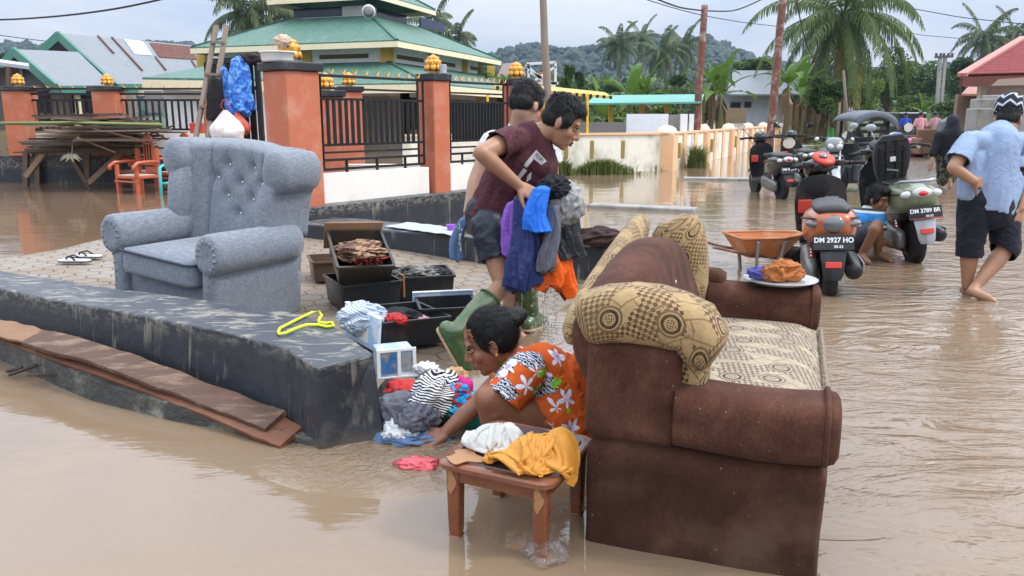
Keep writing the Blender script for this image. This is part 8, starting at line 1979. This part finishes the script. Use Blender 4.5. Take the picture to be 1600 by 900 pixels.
face_parts(w, hc, HR, 1.03); hair(w, hc, HR, 1.032, 'long', 5, .004)
bc = J(800, 497, 3.03); o_ = organic('hair_bun', [(bc, (.046, .046, .040)), (bc + V((.024, .016, .010)), (.034, .034, .030)), (bc.lerp(hc, .35), (.05, .05, .045))], M_hair, w, vox=.006, smooth=3, wr=.008, wscale=30)
m = MB(); q = bc.lerp(hc, .22); ax_ = (bc - hc).normalized(); u_ = ax_.cross(V((0, 1, 0))).normalized(); v_ = ax_.cross(u_); m.tube([q + (u_ * math.cos(a) + v_ * math.sin(a)) * .043 for a in np.linspace(0, 2 * PI, 22)], .008, 6); m.build('hair_tie', mat('pink_hair_tie', (.62, .26, .24), .7), w, smooth=True)
ep = hc + HR @ V((-.004, .084, -.036)); m = MB(); m.ell(ep, (.005, .005, .008), None, 8, 6); m.build('earring', M_gold, w, smooth=True)
caps = limb((J(812, 572, 3.05), .085), (chst, .132), (bel, .150), (hip_, .165)) + [(ns, fs, .076, .07)] + limb((ns, .078), (ns.lerp(ne_, .9), .080)) + limb((fs, .066), (fs.lerp(fe, .45), .062)) + [(J(880, 590, 3.08), J(895, 640, 3.08), .10, .12), (hip_, J(880, 720, 3.06), .16, .15), (J(862, 652, 2.98), J(826, 640, 2.96), .10, .085), (J(845, 575, 3.06), J(880, 600, 3.08), .10, .11), (J(870, 690, 3.02), J(842, 690, 2.99), .10, .08)]
organic('dress', caps, M_floral, w, vox=.009, smooth=5, wr=.011, wscale=7, seed=11, cuts=[(ns.lerp(ne_, .74), ne_ - ns, .15), (fs.lerp(fe, .32), fe - fs, .11)])
# man in blue shirt seen from behind
b = thing('person', 'man in light blue shirt and patterned cap walking away barefoot through the water', 'person', at(1530, 460, 0))
YB_ = 5.75
hc, HR = J(1574, 188, YB_ + .12), hframe((.42, .86, -.30)); nk = J(1562, 213, YB_ + .04)
l1, l2, l3 = J(1514, 222, YB_ - .02), J(1490, 262, YB_ - .12), J(1522, 283, YB_ - .17); r1, r2, r3 = J(1604, 224, YB_ + .12), J(1606, 282, YB_ + .06), J(1594, 326, YB_ - .02)
hA, kA, aA = J(1524, 312, YB_ + .0), J(1516, 385, YB_ + .03), J(1511, 446, YB_ + .06); hB, kB, aB = J(1566, 312, YB_ + .08), J(1572, 388, YB_ + .02), J(1526, 446, YB_ - .06)
caps = head_caps(hc, HR, 1.04, nk, .062) + limb((J(1546, 310, YB_ + .03), .13), (J(1552, 262, YB_ + .03), .12), (J(1557, 228, YB_ + .04), .13), (nk, .07)) + [(l1, r1, .06, .06)] + limb((l1, .06), (l2, .045)) + limb((l2, .045), (l3, .032)) + limb((r1, .06), (r2, .044)) + limb((r2, .045), (r3, .030))
caps += hand_caps(l3, V((.5, .3, -.1)), V((0, -1, .2)), 1.0, .5, .06, 1) + hand_caps(r3, V((-.2, -.15, -1)), V((.3, -.9, 0)), 1.02, .42, .10, 1)
caps += limb((hA, .095), (kA, .06), (kA.lerp(aA, .35), .062), (aA, .036)) + limb((hB, .095), (kB, .06), (kB.lerp(aB, .35), .064), (aB, .036))
caps += [(aA, aA + V((.02, .03, -.05)), .038, .03), (aA + V((.02, -.02, -.05)), aA + V((.06, .15, -.06)), .034, .025)]
ft = (J(1557, 470, YB_ - .16) - J(1517, 452, YB_ - .08)); f0 = J(1519, 455, YB_ - .09); caps += [(aB, f0, .037, .036), (f0, f0 + ft * .55, .036, .036), (f0 + ft * .55, f0 + ft * .85, .034, .022)] + [(f0 + ft * .8 + V((0, .02 * k - .03, 0)), f0 + ft * (1.02 - .03 * abs(k - 1)) + V((0, .02 * k - .03, -.012)), .012, .010) for k in range(5)]
organic('body', caps, S_man, b, vox=.0075, smooth=3); hair(b, hc, HR, .99, 'short', 9, .004)
M_shirtblue = fabric('light_blue_chambray', (.25, .33, .49), var=.12, fold=.4)
caps = limb((J(1543, 345, YB_ + .02), .150), (J(1542, 318, YB_ + .02), .155), (J(1545, 292, YB_ + .02), .155), (J(1552, 255, YB_ + .03), .150), (J(1558, 226, YB_ + .04), .150), (J(1562, 208, YB_ + .05), .085)) + [(l1 + V((.03, 0, 0)), r1, .072, .072), (J(1515, 300, YB_ - .02), J(1518, 245, YB_), .075, .085), (J(1556, 345, YB_ - .02), J(1588, 262, YB_ + .08), .09, .09)] + limb((l1, .070), (l1.lerp(l2, .85), .080)) + limb((r1, .070), (r1.lerp(r2, .85), .080))
organic('shirt', caps, M_shirtblue, b, vox=.012, smooth=7, wr=.012, wscale=5, wdir=(1.2, 1, .6), seed=5, cuts=[(l1.lerp(l2, .74), l2 - l1, .15), (r1.lerp(r2, .68), r2 - r1, .15), (J(1545, 328, YB_), V((-.18, 0, -1)), .6)])
caps = limb((J(1545, 302, YB_ + .03), .156), (J(1545, 326, YB_ + .03), .156)) + limb((hA, .114), (kA, .088), (kA.lerp(aA, .32), .086)) + limb((hB, .114), (kB, .092), (kB.lerp(aB, .24), .090))
organic('trousers', caps, fabric('black_cotton_trousers', (.010, .012, .020)), b, vox=.012, smooth=4, wr=.010, wscale=7, seed=6, cuts=[(kA.lerp(aA, .22), aA - kA, .15), (kB.lerp(aB, .12), aB - kB, .15)])
t = NT('zigzag_cap'); uv = t.tc('UV'); s_ = t.sep(uv); zg = t.math('ABSOLUTE', t.math('SUBTRACT', t.math('FRACT', t.math('MULTIPLY', s_[1], 11)), .5)); ln = t.math('FRACT', t.math('MULTIPLY', t.math('ADD', t.math('MULTIPLY', zg, .07), s_[0]), 17))
lm_ = t.math('MULTIPLY', t.math('GREATER_THAN', ln, .70), 1.0); t.p(col=t.mix(lm_, (.008, .010, .022), (.50, .52, .58)), rough=.8)
m = MB(); secs = []
for z, s2 in ((-.01, 1.0), (.02, 1.01), (.05, 1.0), (.075, .98), (.092, .93), (.102, .78), (.106, .5), (.108, .2)): secs.append([hc + HR @ V((-.012 + .112 * s2 * math.cos(a), .092 * s2 * math.sin(a), .055 + z - .02 * math.cos(a))) for a in [2 * PI * k / 32 for k in range(32)]])
m.loft(secs); m.build('cap', t.m, b, smooth=True)
# woman in hijab walking away
h = thing('person', 'woman in dark hijab and camouflage trousers walking away down the flooded road', 'person', at(1478, 290, 0))
YH = 15.2
hd_ = J(1488, 190, YH)
M_hij = fabric('slate_navy_hijab', (.022, .024, .036))
organic('body', [(hd_, (.085, .085, .11))] + limb((hd_, .06), (J(1486, 215, YH), .10), (J(1480, 245, YH), .12)) + limb((J(1468, 215, YH), .05), (J(1458, 240, YH - .05), .042), (J(1456, 255, YH - .08), .03)) + hand_caps(J(1456, 255, YH - .08), V((-.1, 0, -1)), V((0, -1, 0)), 1, .4, .05, 1) + limb((J(1475, 250, YH), .09), (J(1472, 272, YH), .06), (J(1470, 286, YH), .04)) + limb((J(1490, 250, YH), .09), (J(1487, 270, YH - .05), .06), (J(1484, 288, YH - .12), .04)) + [(J(1470, 287, YH), J(1469, 290, YH - .02), .045, .04), (J(1485, 280, YH - .14), J(1484, 291, YH - .14), .045, .04)], S_pale, h, vox=.014, smooth=3)
organic('hijab', [(hd_ + V((0, -.005, .01)), (.115, .115, .13))] + limb((hd_, .10), (J(1488, 205, YH), .14), (J(1487, 222, YH), .20), (J(1486, 232, YH), .20)), M_hij, h, vox=.02, smooth=6, wr=.012, wscale=6)
organic('tunic', limb((J(1484, 215, YH), .19), (J(1482, 240, YH), .20), (J(1482, 252, YH), .21)) + limb((J(1467, 212, YH), .08), (J(1458, 242, YH - .05), .065)) + limb((J(1503, 212, YH), .08), (J(1510, 240, YH - .05), .065)), fabric('black_tunic', (.010, .010, .013)), h, vox=.02, smooth=5, wr=.012, wscale=5)
t = NT('camouflage'); cn = t.noise(t.tc(), 13, 3, .5); t.p(col=t.ramp(cn, [(.36, (.010, .010, .008)), (.42, (.045, .050, .025)), (.5, (.12, .105, .075)), (.56, (.02, .025, .014)), (.64, (.18, .155, .12))], 'CONSTANT'), rough=.85)
organic('trousers', limb((J(1475, 246, YH), .14), (J(1473, 270, YH), .105), (J(1471, 284, YH), .085)) + limb((J(1491, 246, YH), .14), (J(1489, 268, YH - .04), .105), (J(1486, 280, YH - .1), .085)), t.m, h, vox=.02, smooth=4, wr=.01, wscale=6)
# young man crouching by the green scooter
c = thing('person', 'young man in striped shirt crouching between the two scooters and looking back', 'person', at(1352, 402, 0))
YC = 7.35
hc, HR = J(1371, 313, YC), hframe((.55, -.80, -.18)); nk = J(1360, 328, YC + .05)
s1, e1_, w1_ = J(1372, 338, YC - .05), J(1374, 376, YC - .12), J(1402, 386, YC - .05); s2_, e2_, w2_ = J(1334, 336, YC + .12), J(1336, 370, YC + .1), J(1352, 384, YC)
hp_, k1_, a1_ = J(1334, 378, YC + .1), J(1371, 352, YC - .18), J(1372, 397, YC - .05); k2_, a2_ = J(1362, 356, YC - .05), J(1346, 399, YC - .16)
k2_ = J(1368, 358, YC - .25)
caps = head_caps(hc, HR, 1.02, nk, .05) + limb((nk, .06), (J(1350, 344, YC + .06), .11), (J(1338, 372, YC + .1), .11)) + [(s1, s2_, .05, .05)] + limb((s1, .05), (e1_, .036), (w1_, .026)) + limb((s2_, .05), (e2_, .036), (w2_, .026)) + hand_caps(w1_, V((1, .2, -.2)), V((0, -.4, .9)), .95, .4, .08, 1) + limb((hp_, .08), (k1_, .052), (a1_, .034)) + limb((hp_, .08), (k2_, .052), (a2_, .034)) + [(a1_, a1_ + V((.06, -.14, -.04)), .034, .028), (a2_, a2_ + V((.0, -.15, -.04)), .034, .028)]
organic('body', caps, S_dark, c, vox=.009, smooth=3); face_parts(c, hc, HR, 1.02); hair(c, hc, HR, 1.03, 'short', 12, .012)
t = NT('blue_striped_shirt'); P_ = t.sep(t.n('ShaderNodeNewGeometry').outputs['Position']); sw = t.math('FRACT', t.math('MULTIPLY', P_[2], 24)); z0_ = J(1360, 338, YC).z
cst = t.mix(t.math('GREATER_THAN', sw, .52), (.030, .045, .07), (.55, .58, .56)); cst = t.mix(t.math('MULTIPLY', t.math('GREATER_THAN', P_[2], z0_ - .055), t.math('LESS_THAN', P_[2], z0_ + .035)), cst, (.03, .24, .58)); t.p(col=cst, rough=.85)
organic('t_shirt', limb((J(1359, 332, YC + .05), .085), (J(1350, 346, YC + .06), .128), (J(1337, 374, YC + .1), .125)) + [(s1, s2_, .066, .066)] + limb((s1, .062), (s1.lerp(e1_, .75), .064)) + limb((s2_, .062), (s2_.lerp(e2_, .7), .062)), t.m, c, vox=.011, smooth=4, wr=.008, wscale=9, seed=9, cuts=[(s1.lerp(e1_, .58), e1_ - s1, .12), (s2_.lerp(e2_, .55), e2_ - s2_, .12)])
organic('shorts', limb((J(1336, 374, YC + .1), .12), (hp_, .115)) + limb((hp_, .10), (hp_.lerp(k1_, .75), .08)) + limb((hp_, .10), (hp_.lerp(k2_, .75), .08)), fabric('grey_blue_shorts', (.045, .052, .065)), c, vox=.012, smooth=4, wr=.006, seed=10)
# far people and things down the road
def far_person(u, v, d, hpx, shirt, pants, lab, arm=0):
 t = thing('person', lab, 'person', J(u, v, d)); s_ = d / F; f_ = J(u, v, d); H_ = hpx * s_
 f_.z = 0; H_ = 1.55; q = lambda x, z: f_ + V((x * H_, 0, z * H_))
 organic('body', [(q(0, .93), (H_ * .055, H_ * .06, H_ * .075))] + limb((q(0, .88), .05), (q(0, .7), .11), (q(0, .5), .11)) + limb((q(-.04, .5), .08), (q(-.05, .02), .045)) + limb((q(.04, .5), .08), (q(.055, .02), .045)) + limb((q(-.12, .8), .05), (q(-.17, .62), .04), (q(-.10 if arm else -.17, .48), .035)) + limb((q(.12, .8), .05), (q(.17, .62), .04), (q(.15, .48), .035)), S_dark, t, vox=.022, smooth=3)
 organic('shirt', limb((q(0, .82), .10), (q(0, .68), .15), (q(0, .48), .15)) + limb((q(-.11, .8), .075), (q(-.16, .65), .07)) + limb((q(.11, .8), .075), (q(.16, .65), .07)), shirt, t, vox=.025, smooth=3)
 organic('trousers', limb((q(-.04, .5), .12), (q(-.05, .22), .085)) + limb((q(.04, .5), .12), (q(.05, .22), .085)), pants, t, vox=.025, smooth=3)
 organic('hair', [(q(-.005, .96), (H_ * .06, H_ * .065, H_ * .06))], M_hair, t, vox=.02, smooth=2)
far_person(1434, 231, 34, 54, fabric('pink_shirt', (.55, .26, .30)), F_black, 'far person in pink shirt standing in the road')
far_person(1411, 226, 38, 46, fabric('royal_blue_shirt', (.02, .06, .34)), fabric('grey_trousers', (.08, .08, .085)), 'far person in royal blue shirt beside the pink one')
far_person(1457, 228, 36, 42, fabric('rose_shirt', (.42, .22, .24)), F_charcoal, 'far person seated among the furniture near the utility pole', 1)
p = J(1430, 219, 44); t = thing('jeep', 'small dark jeep with grey roof far down the road', 'jeep', p)
zz = p.z; m = MB(); m.bb((p.x - .9, p.y, zz + .0), (p.x + .9, p.y + 2.5, zz + .8)); m.build('body', mat('dark_olive_paint', (.04, .045, .045), .35), t, bevel=.08)
m = MB(); m.bb((p.x - .75, p.y + .5, zz + 1.4), (p.x + .75, p.y + 2.4, zz + 1.5)); m.build('roof', M_silver, t, bevel=.04)
m = MB()
for sx in (-.72, .72): m.bar((p.x + sx, p.y + .5, zz + .8), (p.x + sx, p.y + .6, zz + 1.4), .07); m.bar((p.x + sx, p.y + 2.3, zz + .8), (p.x + sx, p.y + 2.3, zz + 1.4), .07)
m.build('pillars', M_plas_blk, t); m = MB(); m.bb((p.x - .7, p.y + .52, zz + .8), (p.x + .7, p.y + .56, zz + 1.4)); m.build('windscreen', M_winblk, t)
for sx in (-.65, .65): m = MB(); m.lathe([(.2, -.1), (.3, -.1), (.3, .1), (.2, .1)], (p.x + sx, p.y + .3, zz - .05), 18, 'X'); m.build('wheel', M_rubber, t)
for k, (u, v, d, w_, h_, mt, nm, lab) in enumerate(((1432, 230, 28, .75, .30, fabric('bright_pink_cloth', (.62, .12, .30)), 'mattress', 'bright pink mattress roll lying by the far roadside'), (1462, 230, 28, .5, .28, fabric('bright_pink_cloth', (.62, .12, .30)), 'pink_bundle', 'pink bundle half behind the brown furniture'))):
 p = J(u, v, d); tag(crumple(nm, p, (w_, .3, h_), mt, 90 + k, .2, 1.6, 4), lab, 'bedding')
p = J(1450, 241, 27.5); t = thing('armchair', 'small brown armchair set out by the far roadside', 'armchair', p); M_br = mat('tan_brown_sofa', (.20, .12, .075), .8, var=.2)
for nm, lo, hi in (('seat', (-.35, -.3, .0), (.35, .3, .32)), ('backrest', (-.35, .18, .32), (.35, .32, .85)), ('arm', (-.48, -.3, 0), (-.35, .32, .55)), ('arm', (.35, -.3, 0), (.48, .32, .55))):
 m = MB(); m.bb(lo, hi); m.build(nm, M_br, t, bevel=.05, world=False)
p = J(1418, 226, 33); t = thing('wooden_table', 'low brown wooden table beside the far people', 'table', p); m = MB(); m.bb((-.6, -.3, .3), (.6, .3, .36)); m.build('top', M_oldwood[1], t, world=False)
for sx in (-.52, .52):
 for sy in (-.24, .24): m = MB(); m.bar((sx, sy, -.2), (sx, sy, .3), .06); m.build('leg', M_oldwood[1], t, world=False)
# orange truck with slanting windscreen
p = J(1520, 215, 30.5); t = thing('truck', 'truck with orange cargo box and slanted grey windscreen behind the hijab woman', 'truck', p); zg_ = -.1
a, b_ = J(1502, 205, 30), J(1562, 166, 30)
m = MB(); m.hexa([(a.x, 30, zg_ + .5), (b_.x + .6, 30, zg_ + .5), (b_.x + .6, 30.9, zg_ + .5), (a.x, 30.9, zg_ + .5), (a.x + .12, 30, J(1508, 172, 30).z), (b_.x + .6, 30, b_.z), (b_.x + .6, 30.9, b_.z), (a.x + .12, 30.9, J(1508, 172, 30).z)]); m.build('cargo_box', mat('orange_red_paint', (.55, .085, .022), .5, var=.15), t, bevel=.03)
c0, c1 = J(1472, 190, 30), J(1500, 172, 30)
m = MB(); m.hexa([(c0.x - .1, 30.1, .1), (a.x, 30.1, .1), (a.x, 30.6, .1), (c0.x - .1, 30.6, .1), (c0.x + .15, 30.1, c0.z), (a.x, 30.1, c1.z - .1), (a.x, 30.6, c1.z - .1), (c0.x + .15, 30.6, c0.z)]); m.build('cab', mat('slate_cab', (.10, .11, .12), .4), t, bevel=.05)
m = MB(); m.hexa([(c0.x + .2, 30.06, c0.z - .25), (a.x - .08, 30.06, c0.z - .25), (a.x - .08, 30.1, c0.z - .25), (c0.x + .2, 30.1, c0.z - .25), (c0.x + .35, 30.06, c0.z - .04), (a.x - .08, 30.06, c1.z - .2), (a.x - .08, 30.1, c1.z - .2), (c0.x + .35, 30.1, c0.z - .04)]); m.build('side_window', M_winblk, t)
for x in (c0.x + .2, b_.x): m = MB(); m.lathe([(.18, -.1), (.32, -.1), (.34, 0), (.32, .1), (.18, .1)], (x, 30.0, .18), 20, 'Y'); m.build('wheel', M_rubber, t, smooth=True)
# plank pile, wooden chairs, plastic chair on the left
YT = 15.0
t = thing('trestle_table', 'rough wooden trestle table standing in the flood under the pile of planks', 'table', J(90, 285, YT))
def tb_(a, b, w_=.09): m = MB(); m.bar(a, b, w_); return m
for u0, d in ((41, YT), (137, YT), (60, YT + 1.0), (210, YT + .9)): tb_(J(u0, 236, d), J(u0, 292, d)).build('leg', M_oldwood[1], t)
tb_(J(41, 276, YT - .02), J(70, 238, YT)).build('brace', M_oldwood[2], t); tb_(J(108, 240, YT), J(137, 286, YT - .02)).build('brace', M_oldwood[1], t); tb_(J(138, 286, YT - .02), J(192, 236, YT + .2)).build('brace', M_oldwood[2], t); tb_(J(41, 236, YT), J(215, 236, YT), .10).build('beam', M_oldwood[1], t)
tb_(J(60, 236, YT + 1), J(230, 236, YT + 1), .10).build('beam', M_oldwood[1], t)
rnd = random.Random(12); n_p = 0
LABN = ('dark', 'brown', 'tan', 'greyish')
tone = [0, 1, 1, 2, 3, 2, 2]
for k in range(64):
 row = k // 8; v = 232 - row * 6.6 + rnd.uniform(-2, 2); d = YT - .45 + (k % 8) * .26 + rnd.uniform(-.06, .06)
 hw = rnd.uniform(60, 105) * (1 - .045 * row); uc = 138 + rnd.uniform(-35, 45) + (row * 1.0)
 tn = rnd.choice(tone); a = J(uc - hw, v + rnd.uniform(-5, 6), d + rnd.uniform(-.5, .5)); b_ = J(uc + hw, v + rnd.uniform(-6, 5), d + rnd.uniform(-.5, .5))
 m = MB(); L = b_ - a; sag = rnd.uniform(-.02, .035)
 w_, th_ = rnd.uniform(.12, .24), rnd.uniform(.022, .045); m.bar(a, b_, w_, th_)
 o_ = m.build('plank', M_oldwood[tn]); tag(o_, 'rough sawn boards in the big plank pile on the trestle table', 'plank', 'boards stacked on the trestle table')
for (u0, v0, u1, v1, d, tn, lab) in ((118, 196, 218, 218, YT - .75, 2, 'pale tan board slanting across the front of the plank pile'), (70, 203, 172, 211, YT - .7, 2, 'long light board lying across the middle of the plank pile front'), (52, 181, 190, 178, YT - .3, 0, 'dark curved board on the very top of the plank pile'), (190, 176, 268, 222, YT - .3, 1, 'brown board sloping off the right side of the plank pile'), (120, 215, 180, 238, YT - .8, 2, 'short pale board sticking out low from the plank pile'), (175, 205, 292, 207, YT - .2, 1, 'thin board jutting out furthest right from the pile'), (200, 222, 272, 196, YT - .4, 0, 'dark board leaning on the right end of the pile')):
 m = MB(); m.bar(J(u0, v0, d), J(u1, v1, d + .3), .16, .03); tag(m.build('plank', M_oldwood[tn]), lab, 'plank')
m = MB(); m.tube([J(-20, 193, YT - .5), J(120, 192, YT - .45), J(252, 195, YT - .4)], .06, 8, flat=.5); tag(m.build('banana_stalk', mat('green_stalk', (.15, .20, .06), .6), smooth=True), 'long green banana stalk lying through the plank pile', 'stalk')
q = J(112, 244, YT - .55); m = MB()
for k in range(9): a = k * .7; m.tube([q, q + V((math.cos(a) * .1, -.02, math.sin(a) * .04)), q + V((math.cos(a) * .2, -.04, -.06 + math.sin(a) * .05))], [.03, .025, .008], 6)
m.tube([q, q + V((.05, 0, .25)), q + V((.2, 0, .38))], .012, 6); tag(m.build('palm_flower', mat('pale_flower', (.45, .45, .33), .7), smooth=True), 'pale wilted palm flower hanging below the plank pile', 'flower')
rnd = random.Random(3)
for k in range(4): p = at(8 + k * 9, 246 + (k % 2) * 4, .12); tag(crumple('rubble_stone', p, (.22, .2, .14), M_conc, 120 + k, .2, 1.5, 3), 'rubble stones piled at the left edge beside the plinth', 'stone', 'rubble stones at the left edge')
def carved_chair(loc, rz, lab, w_=.58):
 t = thing('wooden_armchair', lab, 'chair', loc, rz, 'orange wooden armchairs in the flood'); M_o = mat('orange_varnish', (.46, .105, .042), .4, var=.15, coat=.3)
 m = MB(); m.box((0, 0, .40), (w_, .5, .045)); m.build('seat', M_o, t, bevel=.008, world=False)
 m = MB(); m.box((0, -.02, .432), (w_ - .12, .42, .02)); m.build('seat_pad', mat('pale_pad', (.55, .45, .38), .8), t, bevel=.008, world=False)
 for sx in (-1, 1):
  for sy in (-.22, .22): m = MB(); m.bar((sx * (w_ / 2 - .03), sy, -.2), (sx * (w_ / 2 - .03), sy, .62 if sy < 0 else .9), .06, .06); m.build('leg', M_o, t, bevel=.008, world=False)
  m = MB(); m.tube([(sx * (w_ / 2 - .02), .24, .66), (sx * (w_ / 2), .0, .67), (sx * (w_ / 2 + .02), -.22, .66), (sx * (w_ / 2 + .03), -.31, .60), (sx * (w_ / 2 + .03), -.32, .53)], .042, 8, flat=.7); m.build('armrest', M_o, t, smooth=True, world=False)
 m = MB(); m.prism([(x, .25, z) for x, z in ((-.12, .46), (.12, .46), (.13, 1.0), (.09, 1.1), (0, 1.15), (-.09, 1.1), (-.13, 1.0))][::-1], (0, .035, 0)); m.build('back_panel', M_o, t, bevel=.006, world=False)
 m = MB()
 for x in (-.07, 0, .07): m.box((x, .247, .76), (.025, .012, .4))
 m.prism([(.07 * math.cos(a), .246, 1.0 + .05 * math.sin(a)) for a in np.linspace(0, PI, 10)][::-1], (0, .004, 0)); m.build('back_slots', mat('dark_slot', (.06, .02, .012), .7), t, world=False)
 m = MB(); m.bar((-w_ / 2 + .03, .24, .62), (w_ / 2 - .03, .24, .62), .07, .04); m.bar((-w_ / 2, -.22, .33), (w_ / 2, -.22, .33), .1, .03); m.build('rail', M_o, t, world=False)
 return t
p = at(206, 303, 0); carved_chair(V((p.x, p.y + .3, -.12)), R(-28), 'orange carved wooden armchair with arched back nearest the plank pile')
p = at(244, 300, 0); carved_chair(V((p.x + .2, p.y + .5, -.1)), R(-20), 'orange carved wooden armchair partly hidden behind the grey armchair')
p = at(190, 300, 0); carved_chair(V((p.x - .25, p.y + 1.2, -.12)), R(-35), 'orange wooden armchair at the back of the group under the planks')
p = at(262, 300, .0); t = thing('plastic_chair', 'turquoise plastic chair behind the back of the grey armchair', 'chair', V((p.x + .42, p.y - .4, -.16)), R(-10)); M_tq = mat('turquoise_plastic', (.05, .45, .47), .35)
m = MB(); m.box((0, 0, .36), (.48, .44, .03)); m.build('seat', M_tq, t, bevel=.01, world=False)
for sx in (-.24, .24):
 m = MB(); m.tube([(sx, .2, .66), (sx, -.14, .66), (sx, -.21, .62), (sx * .98, -.23, .36), (sx, -.24, -.1)], .026, 8); m.build('armrest', M_tq, t, smooth=True, world=False)
 m = MB(); m.tube([(sx * .95, .22, .8), (sx, .24, -.1)], .028, 8); m.build('leg', M_tq, t, smooth=True, world=False)
m = MB(); m.box((0, .22, .72), (.44, .03, .3)); m.build('backrest', M_tq, t, bevel=.02, world=False)
p = J(310, 200, 12.5); tag(MB().box((p.x, p.y, p.z), (.20, .2, .16)).build('crate', M_redplas, bevel=.01), 'small red crate hanging behind the ladder foot', 'crate')
# clear plastic bag caught at the table foot
p = LG[0]; cb = NT('clear_plastic'); cb.p(col=(.9, .92, .93), rough=.12, trans=.85, alpha=.3, spec=.8); cb.bump(cb.noise(cb.tc(), 40, 4, .6, .8), .8, .01)
tag(crumple('plastic_film', p + V((.02, -.02, .02)), (.055, .05, .032), cb.m, 130, .5, 2.6, 5, floor=-.01), 'clear plastic film wrapped around the nearest table foot', 'plastic film')
